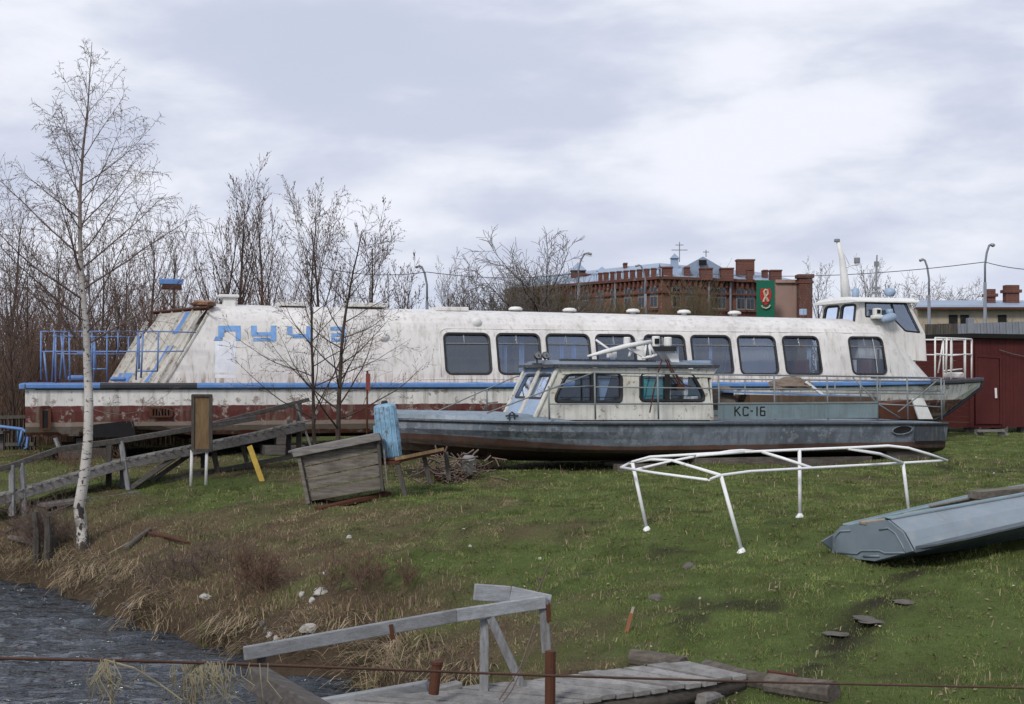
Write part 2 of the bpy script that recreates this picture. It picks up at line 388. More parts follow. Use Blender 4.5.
def build_water():
    xs = np.concatenate([[-300, -120, -50, -25], np.arange(-14, 3.01, .06), [6, 20]]); ys = np.concatenate([[-60, -20, 0, 6], np.arange(8.5, 27, .06), [32, 50, 90]])
    X, Y = np.meshgrid(xs, ys)
    w = lambda s, a, b: (fbm(X*a, Y*b, s, 3)-.5)
    Z = WATER_Z+w(3, 1.0, 2.8)*.16+w(7, 2.4, 5.5)*.07+.006*np.sin(Y*9+X*2.2+w(5, 1, 1)*9)
    V = np.stack([X.ravel(), Y.ravel(), Z.ravel()], 1); nx, ny = len(xs), len(ys)
    i = np.arange(ny-1)[:, None]*nx+np.arange(nx-1)[None, :]
    Fa = np.stack([i, i+1, i+1+nx, i+nx], -1).reshape(-1, 4)
    n = N('river_water', .05, .7); n.b.inputs['IOR'].default_value = 1.33
    a = n.noise(1.9, 3, .5, sc=(1,2.8,1)); b = n.noise(6, 3, .5, sc=(1,2.5,1), loc=(3,1,0))
    n.bump(n.math('ADD', a, n.math('MULTIPLY', b, .30)), .9, .22)
    n.out((.020,.025,.032))
    o = arr_obj('water', V, Fa, n.m, smooth=True); tag(o, 'dark rippled river water', 'water', kind='structure')
build_water()

# ------------------------------------------------------------------ grass
def blades(name, X, Y, H, W, COLR, lean, mat, label, cat, zoff=-.01, segs=1):
    n = len(X); Z = ground_z(X, Y)+zoff
    a = RNG.uniform(0, 2*np.pi, n); la = RNG.uniform(0, 2*np.pi, n); ll = lean*RNG.uniform(.2, 1, n)*H
    dx = np.cos(a)*W/2; dy = np.sin(a)*W/2
    lx = np.cos(la)*ll; ly = np.sin(la)*ll
    if segs == 1:
        V = np.stack([np.stack([X-dx, Y-dy, Z], 1), np.stack([X+dx, Y+dy, Z], 1), np.stack([X+lx, Y+ly, Z+H*np.sqrt(np.clip(1-(ll/H)**2*.8, .05, 1))], 1)], 1).reshape(-1, 3)
        Fa = np.arange(3*n).reshape(-1, 3); k = 3
    else:
        mid = .55; Hh = H*np.sqrt(np.clip(1-(ll/H)**2*.85, .04, 1))
        V = np.stack([np.stack([X-dx, Y-dy, Z], 1), np.stack([X+dx, Y+dy, Z], 1),
                      np.stack([X+dx*.7+lx*.35, Y+dy*.7+ly*.35, Z+Hh*.75], 1), np.stack([X-dx*.7+lx*.35, Y-dy*.7+ly*.35, Z+Hh*.75], 1),
                      np.stack([X+lx*1.1, Y+ly*1.1, Z+Hh*.85], 1)], 1).reshape(-1, 3)
        b = np.arange(n)*5
        Fa = np.concatenate([np.stack([b, b+1, b+2], 1), np.stack([b, b+2, b+3], 1), np.stack([b+3, b+2, b+4], 1)]); k = 5
    C = np.repeat(COLR, k, 0)
    o = arr_obj(name, V, Fa, mat, col=C); return tag(o, label, cat, kind='stuff')
def veg_mat(name):
    n = N(name, .8, .15); c = n.attr('Col', False); n.out(c)
    n.b.inputs['Subsurface Weight'].default_value = 0
    return n.m
M_['veg'] = veg_mat('grass_blades')
def sample(n, x0, x1, y0, y1):
    """points evenly spread over the picture-facing wedge"""
    y = RNG.uniform(y0, y1, n*2); x = RNG.uniform(x0, x1, n*2)
    k = (np.abs(x) < y*.40+.6); return x[k], y[k]
def build_grass():
    x, y = sample(1250000, -13, 18, 7.5, 44)
    y2 = y; k = RNG.uniform(0, 1, len(x)) < np.clip((17/y2)**2*1.3, .25, 1); x, y = x[k], y[k]
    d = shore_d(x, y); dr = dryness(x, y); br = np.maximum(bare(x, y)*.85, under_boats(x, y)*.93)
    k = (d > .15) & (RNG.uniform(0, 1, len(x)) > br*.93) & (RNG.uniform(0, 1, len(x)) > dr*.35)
    x, y, dr, d = x[k], y[k], dr[k], d[k]
    m = len(x); patch = fbm(x*1.7, y*1.7, 61, 3)
    isdry = RNG.uniform(0, 1, m) < np.clip(dr*1.0+.16, .14, .84)
    t = RNG.uniform(0, 1, (m, 1))
    t = .15+.7*t; g = GREEN*(1-t)+GREEN2*t; s = STRAW*t+BROWN*(1-t)
    C = np.where(isdry[:, None], s, g)*(.65+.8*patch[:, None])
    tuft = smooth01((fbm(x*2.6, y*2.6, 71, 3)-.45)/.3)
    C = C*(.60+.75*smooth01((fbm(x*4.5, y*4.5, 171, 3)-.25)/.5))[:, None]
    H = (.018+.032*RNG.uniform(0, 1, m)+.045*tuft*RNG.uniform(0, 1, m)**2)*np.where(isdry, .95, 1.0)
    W = RNG.uniform(.006, .012, m)*np.clip(y/17, .8, 1.6)
    blades('grass', x, y, H, W, C, .95, M_['veg'], 'short rough turf, green mixed with dead stalks, covering the bank', 'grass', segs=1)
    # scattered weeds, dead stalks and leaf litter
    x, y = sample(18000, -9, 13, 8, 30); cl = fbm(x*2.4, y*2.4, 222, 3); k = (shore_d(x, y) > .2) & (cl > .56); x, y = x[k], y[k]; m = len(x); t = RNG.uniform(0, 1, (m, 1))
    C = np.where(RNG.uniform(0, 1, (m, 1)) < .6, STRAW*(.7+.7*t), GREEN*(.5+.6*t))
    blades('tall_weeds', x, y, .05+.10*RNG.uniform(0, 1, m)**2, RNG.uniform(.006, .012, m), C, .8, M_['veg'], 'scattered taller weeds and dead stalks in the turf', 'weeds', segs=2)
    x, y = sample(4200, -9, 13, 8, 30); k = shore_d(x, y) > .1; x, y = x[k], y[k]; m = len(x); zz = ground_z(x, y)+.018+RNG.uniform(0, .02, m); a_ = RNG.uniform(0, 6.28, m); s_ = RNG.uniform(.010, .030, m); V = []
    for q_, f_ in ((0, 1), (1.7, .6), (3.14, 1), (4.6, .55)): V.append(np.stack([x+np.cos(a_+q_)*s_*f_, y+np.sin(a_+q_)*s_*f_, zz+RNG.uniform(-.008, .012, m)], 1))
    V = np.stack(V, 1).reshape(-1, 3); t = RNG.uniform(0, 1, (m, 1)); C = BROWN*(1-t)*.9+STRAW*t*.9+(RNG.uniform(0, 1, (m, 1)) > .99)*.3
    o = arr_obj('leaf_litter', V, np.arange(4*m).reshape(-1, 4), M_['veg'], col=np.repeat(C, 4, 0)); tag(o, 'dead leaves and small litter scattered over the turf', 'leaf litter', kind='stuff')
    # dead long growth near the water
    n = 120000; x = RNG.uniform(-11, 3, n); y = RNG.uniform(11, 26, n)
    d = shore_d(x, y); cl = fbm(x*1.6, y*1.6, 91, 3); dr = dryness(x, y)
    k = (d > -.12) & (d < 2.9) & (np.abs(x) < y*.4+.6) & (RNG.uniform(0, 1, n) < np.clip((cl-.42)*4.5, 0, 1)*np.clip(1.25-d/2.8, 0, 1))
    x, y, d, cl = x[k], y[k], d[k], cl[k]; m = len(x); t = RNG.uniform(0, 1, (m, 1))
    C = np.where(RNG.uniform(0, 1, (m, 1)) < .22, GREEN2*.9, STRAW*1.2*t+BROWN*(1-t))*(.55+.9*fbm(x*2, y*2, 12, 3)[:, None])
    H = (.05+.13*RNG.uniform(0, 1, m)**2)*(.5+cl)*np.clip(1.2-d/4, .4, 1)
    blades('dead_grass', x, y, H, RNG.uniform(.004, .009, m), C, 1.0, M_['veg'], 'matted dead straw-coloured grass along the water edge', 'dead grass', segs=2)
    # fresh green fringe at the waterline
    n = 30000; x = RNG.uniform(-6, 1, n); y = RNG.uniform(13, 20, n); d = shore_d(x, y)
    k = (d > -.08) & (d < .22) & (fbm(x*1.4, y*1.4, 15, 2) > .56); x, y = x[k], y[k]; m = len(x); t = RNG.uniform(0, 1, (m, 1))
    C = np.array((.10,.12,.04))*t+np.array((.05,.07,.02))*(1-t)
    blades('waterside_grass', x, y, .06+.08*RNG.uniform(0, 1, m), np.full(m, .008), C, .6, M_['veg'], 'fresh green grass fringe right at the waterline', 'grass')
    # dead straw hanging over the edge, combed down the slope
    n = 26000; x = RNG.uniform(-11, 1.5, n*4); y = RNG.uniform(10, 25, n*4); d = shore_d(x, y); cl = fbm(x*1.5, y*1.5, 205, 3)
    k = (d > -.02) & (d < .75) & (np.abs(x) < y*.4+.5) & (RNG.uniform(0, 1, n*4) < np.clip((cl-.40)*6, 0, 1)*np.clip(1.1-d, .1, 1)); x, y, d, cl = x[k][:n], y[k][:n], d[k][:n], cl[k][:n]; m = len(x)
    e = .05; gx = (shore_d(x+e, y)-shore_d(x-e, y))/(2*e); gy = (shore_d(x, y+e)-shore_d(x, y-e))/(2*e)
    swirl = (fbm(x*2.2, y*2.2, 305, 2)-.5)*5; th = np.arctan2(-gy, -gx)+swirl+RNG.normal(0, .45, m)
    L = RNG.uniform(.12, .42, m)*(.5+cl); zb = ground_z(x, y); up = RNG.uniform(.15, .5, m); w_ = RNG.uniform(.002, .0045, m); V = []
    for f_, h_ in ((0, 0), (.3, .8), (.65, .75), (1, .1)):
        X_ = x+np.cos(th)*L*f_; Y_ = y+np.sin(th)*L*f_; Z_ = np.maximum(zb, ground_z(X_, Y_)*.6+zb*.4)+h_*up*L
        V += [np.stack([X_+np.sin(th)*w_, Y_-np.cos(th)*w_, Z_], 1), np.stack([X_-np.sin(th)*w_, Y_+np.cos(th)*w_, Z_], 1)]
    V = np.stack(V, 1).reshape(-1, 3); base = np.arange(m)*8
    Fx = np.concatenate([np.stack([base+2*q, base+2*q+1, base+2*q+3, base+2*q+2], 1) for q in range(3)])
    t = RNG.uniform(0, 1, (m, 1)); Cc = (STRAW*1.35*t+BROWN*.9*(1-t))*(.5+1.0*fbm(x*3, y*3, 44, 2)[:, None])
    o = arr_obj('straw_tussocks', V, Fx, M_['veg'], col=np.repeat(Cc, 8, 0)); tag(o, 'drooping tussocks of dead straw overhanging the water edge', 'dead grass', kind='stuff')
build_grass()

# ------------------------------------------------------------------ trees
def branches_mesh(S, n):
    """S: rows p0(3) p1(3) r0 r1 -> open prisms with n sides"""
    S = np.array(S); p0, p1, r0, r1 = S[:, :3], S[:, 3:6], S[:, 6], S[:, 7]
    d = p1-p0; L = np.linalg.norm(d, axis=1, keepdims=True); d = d/np.maximum(L, 1e-6)
    a = np.cross(d, np.where(np.abs(d[:, 2:3]) < .9, np.array([[0, 0, 1.]]), np.array([[1., 0, 0]]))); a /= np.linalg.norm(a, axis=1, keepdims=True); b = np.cross(d, a)
    V = []
    for k in range(n):
        q = 2*math.pi*k/n; o = a*math.cos(q)+b*math.sin(q); V.append(p0+o*r0[:, None]); V.append(p1+o*r1[:, None])
    m = len(S); V = np.stack(V, 1).reshape(-1, 3); base = np.arange(m)*2*n; Fa = []
    for k in range(n):
        k2 = (k+1) % n; Fa.append(np.stack([base+2*k, base+2*k2, base+2*k2+1, base+2*k+1], 1))
    return V, np.concatenate(Fa)
def rvec():
    while True:
        v = Vector((random.uniform(-1, 1), random.uniform(-1, 1), random.uniform(-1, 1)))
        if .05 < v.length < 1: return v.normalized()
def grow(p, d, L, r, lev, prm, S, buds):
    n = prm['seg'][lev]; step = L/n; tr = prm['trop'][lev]; wob = prm['wob'][lev]; pts = [(p.copy(), r, d.copy())]
    for i in range(n):
        d = (d+rvec()*wob+Vector((0,0,1))*tr).normalized(); q = p+d*step; r1 = max(r*(1-(i+1)/n*prm['taper'][lev]), prm['rmin'])
        S[lev].append((*p, *q, pts[-1][1], r1)); p = q; pts.append((p.copy(), r1, d.copy()))
    if lev >= prm['levels']-1:
        if prm['bud'] > 0:
            for i in range(prm['bud']):
                k = random.randint(1, n); t = random.random(); a, b = pts[k-1][0], pts[k][0]; buds.append(a.lerp(b, t))
        return pts
    cnt = prm['n'][lev]; f0 = prm['f0'][lev]; az = random.uniform(0, 6.28)
    for j in range(cnt):
        t = f0+(1-f0)*((j+random.random())/cnt); x = t*n; k = min(int(x), n-1); a, b = pts[k], pts[k+1]; w = x-k
        q = a[0].lerp(b[0], w); rr = a[1]*(1-w)+b[1]*w; dd = a[2]
        az += 2.4+random.uniform(-.5, .5); ax = dd.orthogonal().normalized(); ax.rotate(Matrix.Rotation(az, 3, dd))
        ang = math.radians(random.uniform(*prm['ang'][lev])); c = dd.copy(); c.rotate(Matrix.Rotation(ang, 3, ax))
        if prm.get('flat') and lev == 0: c.y *= .6; c.normalize()
        Lc = L*random.uniform(*prm['len'][lev])*prm['shape'][lev](t); grow(q, c, max(Lc, .08), max(rr*prm['rr'][lev], prm['rmin']), lev+1, prm, S, buds)
    return pts
def tree(name, label, cat, base, H, r0, prm, mt, mc, group=None, lean=(0,0,1), budcol=None, extra_tr=None, seed=0, budsz=.012):
    random.seed(seed); S = {k: [] for k in range(6)}; buds = []
    base = Vector(base); root = thing(name, label, cat, base, 0, group)
    grow(base-Vector((0,0,.1)), Vector(lean).normalized(), H, r0, 0, prm, S, buds)
    tr = S[0]+(S[1] if prm.get('limbs', True) else []); cr = [] if prm.get('limbs', True) else list(S[1])
    for k in range(2, 6): cr += S[k]
    V, Fa = branches_mesh(tr, 7 if prm.get('hi') else 5); arr_obj('trunk', V, Fa, mt, root, smooth=True)
    if not cr: return root
    V, Fa = branches_mesh(cr, 3)
    if buds and budsz:
        B = np.array([tuple(b) for b in buds]); m = len(B); s = RNG.uniform(.6, 1.4, m)*budsz
        a = RNG.normal(size=(m, 3)); a /= np.linalg.norm(a, axis=1, keepdims=True); b = RNG.normal(size=(m, 3)); b -= a*(a*b).sum(1, keepdims=True); b /= np.linalg.norm(b, axis=1, keepdims=True)
        z = np.zeros((m, 3)); z[:, 2] = -1
        Q = np.stack([B-a*s[:, None]*.6, B+b*s[:, None]*.6+z*s[:, None], B+a*s[:, None]*.6+z*s[:, None]*.4, B-b*s[:, None]*.6-z*s[:, None]*.6], 1).reshape(-1, 3)
        Fq = np.arange(4*m).reshape(-1, 4)+len(V); V = np.vstack([V, Q]); Fa = np.vstack([Fa, Fq])
    arr_obj('crown', V, Fa, mc, root)
    return root
def bark(name, c1, c2, rough=.9):
    n = N(name, rough, .15); a = n.noise(9, 6, .7, sc=(1,1,.3)); n.bump(a, .6, .02); return n.out(n.mix(n.rng(a, .35, .65), c1, c2))
def birch_bark():
    n = N('white_birch_bark', .75, .2); z = n.xyz(2)
    a = n.noise(7, 6, .7, sc=(1.3,1.3,4.5)); big = n.noise(2.3, 4, .6, sc=(2.5,2.5,1.6), loc=(2,2,2)); lo = n.noise(5, 5, .7)
    c = n.mix(n.rng(n.noise(3, 5, .6), .3, .7), (.47,.45,.42), (.36,.34,.32))
    c = n.mix(n.rng(a, .57, .61), c, (.03,.025,.025)); c = n.mix(n.rng(big, .60, .64), c, (.035,.03,.03))
    c = n.mix(n.math('MULTIPLY', n.rng(z, .9, .1), n.rng(lo, .42, .55)), c, (.05,.04,.035))
    c = n.mix(n.rng(z, 3.6, 6.0), c, (.15,.12,.105))
    n.bump(a, .5, .01); return n.out(c)
M_['birch'] = birch_bark()
M_['bark'] = bark('dark_bark', (.075,.058,.047), (.035,.027,.023))
M_['bark_grey'] = bark('grey_bark', (.12,.105,.095), (.06,.05,.045))
M_['twig'] = plain('purple_brown_twigs', (.13,.095,.082), .8, .2, .3, 2, bump=0)
M_['twig_red'] = plain('red_brown_twigs', (.15,.095,.07), .8, .2, .3, 2, bump=0)
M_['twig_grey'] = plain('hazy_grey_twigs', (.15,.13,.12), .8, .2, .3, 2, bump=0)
M_['twig_olive'] = plain('olive_brown_twigs', (.125,.10,.06), .8, .2, .3, 2, bump=0)
M_['twig_green'] = plain('budding_twigs', (.15,.14,.06), .8, .2, .3, 2, bump=0)
one = lambda t: 1.0
P_BIRCH = dict(levels=4, seg=[16,10,7,4], trop=[.06,.022,-.03,-.14], wob=[.05,.09,.13,.17], taper=[.93,.85,.8,.6], rmin=.0022, n=[34,12,8,0], f0=[.20,.14,.1,0],
    ang=[(38,62),(25,50),(25,60),(0,0)], len=[(.27,.36),(.30,.48),(.34,.55),(1,1)], shape=[lambda t: 1.2*(1-.84*t)*min(1,.55+2.2*(t-.2)), lambda t: 1.1-.6*t, lambda t: 1.1-.5*t, one], rr=[.36,.5,.6,.6], bud=3, hi=True)
P_SAP = dict(levels=4, seg=[12,8,5,3], trop=[.03,.06,.03,.02], wob=[.08,.12,.18,.2], taper=[.85,.85,.7,.5], rmin=.0023, n=[25,8,5,0], f0=[.17,.12,.15,0],
    ang=[(38,72),(25,55),(25,55),(0,0)], len=[(.30,.46),(.28,.45),(.3,.5),(1,1)], shape=[lambda t: 1.15-.62*t, lambda t: 1.1-.6*t, one, one], rr=[.42,.5,.6,.6], bud=3, hi=True)
P_UP = dict(levels=4, seg=[10,8,5,3], trop=[.05,.13,.09,.06], wob=[.06,.10,.14,.15], taper=[.85,.85,.7,.5], rmin=.0036, n=[17,8,5,0], f0=[.12,.15,.15,0],
    ang=[(18,42),(18,38),(20,40),(0,0)], len=[(.38,.6),(.3,.45),(.3,.5),(1,1)], shape=[lambda t: 1.2-.75*t, lambda t: 1.1-.6*t, one, one], rr=[.5,.5,.6,.6], bud=3)
P_ROUND = dict(levels=4, seg=[7,9,7,4], trop=[.02,.04,.02,.0], wob=[.08,.16,.2,.2], taper=[.6,.85,.8,.5], rmin=.009, n=[13,12,8,0], f0=[.3,.2,.15,0],
    ang=[(20,62),(25,55),(25,55),(0,0)], len=[(.65,.95),(.32,.5),(.3,.5),(1,1)], shape=[lambda t: 1.1-.35*t, lambda t: 1.1-.5*t, one, one], rr=[.55,.5,.6,.6], bud=0)
P_BUSH = dict(levels=3, seg=[7,5,3], trop=[.06,.08,.05], wob=[.10,.14,.18], taper=[.85,.8,.5], rmin=.007, n=[16,7,0], f0=[.1,.15,0],
    ang=[(15,45),(20,45),(0,0)], len=[(.35,.6),(.3,.5),(1,1)], shape=[lambda t: 1.2-.7*t, one, one], rr=[.5,.6,.6], bud=2, limbs=False)

# foreground birch: built as a bent main stem
def birch():
    random.seed(4); S = {k: [] for k in range(6)}; buds = []
    b0 = hit(83, 548); Y = b0.y
    path = [(84,552),(82,530),(79,508),(84,478),(88,440),(89,400),(87,360),(86,325),(82,285),(80,240),(80,195),(83,150),(88,105),(90,72),(92,42)]
    pts = [P(a, b, Y+.0*i) for i, (a, b) in enumerate(path)]; Wd = [17,14,13.5,12.5,11.5,10.5,9,7.5,6.2,5,4,3,2,1.2,.6]
    root = thing('birch_tree', 'slender leafless birch with white trunk on the bank by the water', 'tree', b0)
    rad = [w*.84/2/F*Y for w in Wd]
    for i in range(len(pts)-1): S[0].append((*pts[i], *pts[i+1], rad[i], rad[i+1]))
    prm = dict(P_BIRCH); az = 0
    tot = 42
    for j in range(tot):
        t = .42+.56*(j+random.random())/tot; x = t*(len(pts)-1); k = min(int(x), len(pts)-2); w = x-k; q = pts[k].lerp(pts[k+1], w); rr = rad[k]*(1-w)+rad[k+1]*w
        hh = (q.z-b0.z)/(pts[-1].z-b0.z)
        az += 2.4+random.uniform(-.4, .4); ang = math.radians(random.uniform(50, 74)-24*hh)
        c = Vector((math.cos(az)*math.sin(ang), math.sin(az)*math.sin(ang), math.cos(ang)))
        L = (4.1*(1-hh)**.84+.10)*random.uniform(.70, 1.08)*min(1, .5+1.3*hh)
        pk_ = dict(prm, n=[34, max(4, int(12*min(1, L/1.6))), max(3, int(8*min(1, L/1.4))), 0], bud=1 if L < .9 else 3)
        grow(q, c, L, max(min(rr*.42, .017), .003), 1, pk_, S, buds)
    # the low branch drooping to the right in front of the boat
    for (a, b, c2) in [((88,408),(168,392),.01)]:
        pp = [P(a[0]+(b[0]-a[0])*t, a[1]+(b[1]-a[1])*t+14*math.sin(t*3), Y-.1*t) for t in [0,.2,.4,.6,.8,1]]
        for i in range(5): S[1].append((*pp[i], *pp[i+1], c2*(1-i*.17), c2*(1-(i+1)*.17)))
        for i in range(1, 6): grow(pp[i], Vector((.5 if b[0] > a[0] else -.5, 0, .6 if i % 2 else -.2)).normalized(), .35, .004, 2, prm, S, buds)
    V, Fa = branches_mesh(S[0], 12); arr_obj('trunk', V, Fa, M_['birch'], root, smooth=True)
    V, Fa = branches_mesh(S[1]+S[2]+S[3], 4)
    B = np.array([tuple(b) for b in buds]); m = len(B); s = RNG.uniform(.5, 1.5, m)*.0075
    h = RNG.uniform(.8, 2.2, m)*.011; z = np.zeros((m, 3)); z[:, 2] = -h; a = np.zeros((m, 3)); th = RNG.uniform(0, 6.28, m); a[:, 0] = np.cos(th)*s*.4; a[:, 1] = np.sin(th)*s*.4
    Q = np.stack([B-a, B+a, B+a+z, B-a+z], 1).reshape(-1, 3); Fq = np.arange(4*m).reshape(-1, 4)+len(V)
    arr_obj('crown', np.vstack([V, Q]), np.vstack([Fa, Fq]), M_['twig'], root)
birch()

# two saplings right of the middle of the boat
G = 'bare saplings in front of the large boat'
tree('bare_sapling', 'thinner bare sapling just left of its twin in front of the white boat', 'tree', (*P(317, 448, 27.0)[:2], -.05), 4.9, .042, P_SAP, M_['bark'], M_['twig'], G, (-.02,0,1), seed=21, budsz=.012)
tree('bare_sapling', 'thicker forked bare sapling behind the blue tank in front of the white boat', 'tree', (*P(337, 448, 26.6)[:2], -.05), 4.6, .055, P_SAP, M_['bark'], M_['twig'], G, (.03,0,1), seed=33, budsz=.012)

# trees behind the big boat
def back(px, Y, topy, prm, mc, name, label, seed, group=None, mt=None, r=None, bud=.024):
    H = CZ-(topy-HY)/F*Y; x = (px-CX)/F*Y
    k = {id(P_UP): .86, id(P_ROUND): .62, id(P_BUSH): .8, id(P_SAP): .8}.get(id(prm), .8)
    return tree(name, label, 'tree', (x, Y, 0), H*k, r or .013*H, prm, mt or M_['bark'], mc, group, seed=seed, budsz=bud)
back(238, 41, 168, P_UP, M_['twig'], 'bare_tree', 'tall upright bare tree dotted with buds behind the stern roof', 3)
back(262, 43, 185, P_UP, M_['twig'], 'bare_tree', 'narrow budding tree right beside the tall upright one', 5)
back(212, 40, 205, P_UP, M_['twig'], 'bare_tree', 'shorter budding tree left of the tall upright one', 6)
back(325, 42, 190, P_UP, M_['twig'], 'bare_tree', 'bare upright tree behind the boat and the two saplings', 8)
back(368, 43, 215, P_UP, M_['twig'], 'bare_tree', 'lower spreading bare tree behind the boat, right of the saplings', 9)
back(395, 45, 262, P_UP, M_['twig'], 'bare_tree', 'small bare tree behind the boat near the leftmost lamp post', 10)
G = 'bare trees massed in the thicket at the far left'
for i, (px, Y, ty) in enumerate([(-20,37,215),(8,42,190),(30,36,245),(52,46,215),(75,39,250),(100,43,222),(122,38,240),(146,46,205),(176,43,222),(-40,44,200),(110,36,275),(15,34,300)]):
    back(px, Y, ty, P_UP, M_['twig_red'] if i % 3 == 0 else M_['twig'], 'thicket_tree', 'leafless brown tree in the thicket at the left edge', 50+i, G, bud=.018)
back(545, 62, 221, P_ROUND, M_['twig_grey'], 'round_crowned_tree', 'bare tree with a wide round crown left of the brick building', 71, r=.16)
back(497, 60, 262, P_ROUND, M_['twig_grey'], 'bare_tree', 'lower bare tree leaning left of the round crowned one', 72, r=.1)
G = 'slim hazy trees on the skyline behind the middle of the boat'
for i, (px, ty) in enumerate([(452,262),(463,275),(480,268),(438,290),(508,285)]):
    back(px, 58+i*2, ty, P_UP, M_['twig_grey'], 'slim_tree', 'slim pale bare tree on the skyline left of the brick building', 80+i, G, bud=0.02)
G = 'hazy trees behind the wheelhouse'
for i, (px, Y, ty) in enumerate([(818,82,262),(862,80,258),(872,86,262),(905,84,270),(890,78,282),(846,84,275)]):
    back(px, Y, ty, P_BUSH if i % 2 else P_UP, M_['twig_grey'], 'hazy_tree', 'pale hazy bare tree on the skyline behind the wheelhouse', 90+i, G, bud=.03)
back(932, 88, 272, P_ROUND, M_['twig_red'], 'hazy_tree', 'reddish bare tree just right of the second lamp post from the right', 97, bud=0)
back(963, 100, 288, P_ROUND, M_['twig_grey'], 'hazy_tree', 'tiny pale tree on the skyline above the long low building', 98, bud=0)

def twig_mass(name, label, boxes, n, h, mat, seed, thick=1.):
    """brushwood: n thin upright stems with side twigs"""
    rg = np.random.default_rng(seed); S = []
    for (x0, x1, y0, y1, hs) in boxes:
        m = int(n*(x1-x0)); x = rg.uniform(x0, x1, m); y = rg.uniform(y0, y1, m); hh = h*hs*rg.uniform(.45, 1.0, m)*(.7+.5*vnoise(x*.9, y*.2, 3))
        lx = rg.normal(0, .12, m); ly = rg.normal(0, .12, m)
        for k in range(3):
            a, b = k/3, (k+1)/3
            S.append(np.stack([x+lx*a*a*hh, y+ly*a*hh, hh*a, x+lx*b*b*hh, y+ly*b*hh, hh*b, np.full(m, thick*.011*(1-a*.7)), np.full(m, thick*.011*(1-b*.7))], 1))
        for k in range(5):
            a = rg.uniform(.2, .95, m); L = hh*rg.uniform(.10, .3, m); th = rg.uniform(0, 6.28, m)
            px, py, pz = x+lx*a*a*hh, y+ly*a*hh, hh*a
            S.append(np.stack([px, py, pz, px+np.cos(th)*L*.5, py+np.sin(th)*L*.5, pz+L*.8, np.full(m, .007*thick), np.full(m, .004*thick)], 1))
    V, Fa = branches_mesh(np.vstack(S), 3); o = arr_obj(name, V, Fa, mat); tag(o, label, 'brushwood', kind='stuff')
twig_mass('thicket_brushwood', 'dense brown brushwood filling the thicket behind the stern', [(-17,-7,34.5,38,.75),(-18,-6,38,46,1.15)], 230, 3.9, M_['twig_red'], 3, .7)
twig_mass('hedge_brushwood', 'budding olive brushwood in front of the brick building', [(.0,6,64,70,1.0),(4,9.5,66,72,.95),(9,14,66,70,.7),(-4,1,60,66,.7)], 420, 5.9, M_['twig_olive'], 4, 1.4)
twig_mass('roadside_brushwood', 'grey green brushwood beside the low building on the right', [(13,21,58,62,.75),(18,30,60,66,.5)], 110, 5.2, M_['twig_olive'], 5, 1.6)
random.seed(99)
# ================================================================== BOATS
def rrect(u0, u1, z0, z1, r, n=4):
    out = []
    for (cx, cz, a0) in ((u1-r, z0+r, -90), (u1-r, z1-r, 0), (u0+r, z1-r, 90), (u0+r, z0+r, 180)):
        for k in range(n+1):
            a = math.radians(a0+90*k/n); out.append((cx+r*math.cos(a), cz+r*math.sin(a)))
    return out
def offs(pts, d):
    """offset a counter-clockwise outline outwards by d"""
    n = len(pts); out = []
    for i in range(n):
        a = Vector(pts[i-1]); b = Vector(pts[i]); c = Vector(pts[(i+1) % n])
        e1 = (b-a); e2 = (c-b)
        if e1.length < 1e-6 or e2.length < 1e-6: out.append(tuple(b)); continue
        n1 = Vector((e1.y, -e1.x)).normalized(); n2 = Vector((e2.y, -e2.x)).normalized(); m = (n1+n2)
        m = m/max(m.length_squared/2, .4); out.append((b.x+m.x*d, b.y+m.y*d))
    return out
def ccw(pts):
    A = sum(pts[i-1][0]*pts[i][1]-pts[i][0]*pts[i-1][1] for i in range(len(pts)))
    return list(pts) if A > 0 else list(pts)[::-1]
def round_poly(pts, r, n=3):
    pts = ccw(pts); out = []; m = len(pts)
    for i in range(m):
        a = Vector(pts[i-1]); b = Vector(pts[i]); c = Vector(pts[(i+1) % m])
        p = b+(a-b).normalized()*min(r, (a-b).length*.45); q = b+(c-b).normalized()*min(r, (c-b).length*.45)
        for k in range(n+1):
            t = k/n; out.append(tuple(p*(1-t)**2+b*2*t*(1-t)+q*t*t))
    return out
def inside(p, poly):
    x, y = p; c = False; j = len(poly)-1
    for i in range(len(poly)):
        xi, yi = poly[i]; xj, yj = poly[j]
        if (yi > y) != (yj > y) and x < (xj-xi)*(y-yi)/(yj-yi)+xi: c = not c
        j = i
    return c
def holed(mb, outer, holes, gu, gs, mapf):
    vs = []; es = []
    for lp in [outer]+holes:
        n0 = len(vs); vs += [Vector(p) for p in lp]; es += [(n0+i, n0+(i+1) % len(lp)) for i in range(len(lp))]
    for u in gu:
        for s_ in gs:
            if inside((u, s_), outer) and not any(inside((u, s_), offs(h, .03)) for h in holes): vs.append(Vector((u, s_)))
    V, E_, Fc, *_ = delaunay_2d_cdt(vs, es, [], 0, 1e-5)
    fs = []
    for f in Fc:
        c = sum((V[i] for i in f), Vector((0,0)))/len(f)
        if inside(c, outer) and not any(inside(c, h) for h in holes): fs.append(tuple(f))
    mb.add([mapf(v.x, v.y) for v in V], fs, r=.3); return mb
def ring(mb, a, b, mapf, o1=0, o2=0):
    """band between outlines a and b"""
    n = len(a); vs = [mapf(*p, o1) for p in a]+[mapf(*p, o2) for p in b]
    return mb.add(vs, [(i, (i+1) % n, (i+1) % n+n, i+n) for i in range(n)], r=.3)

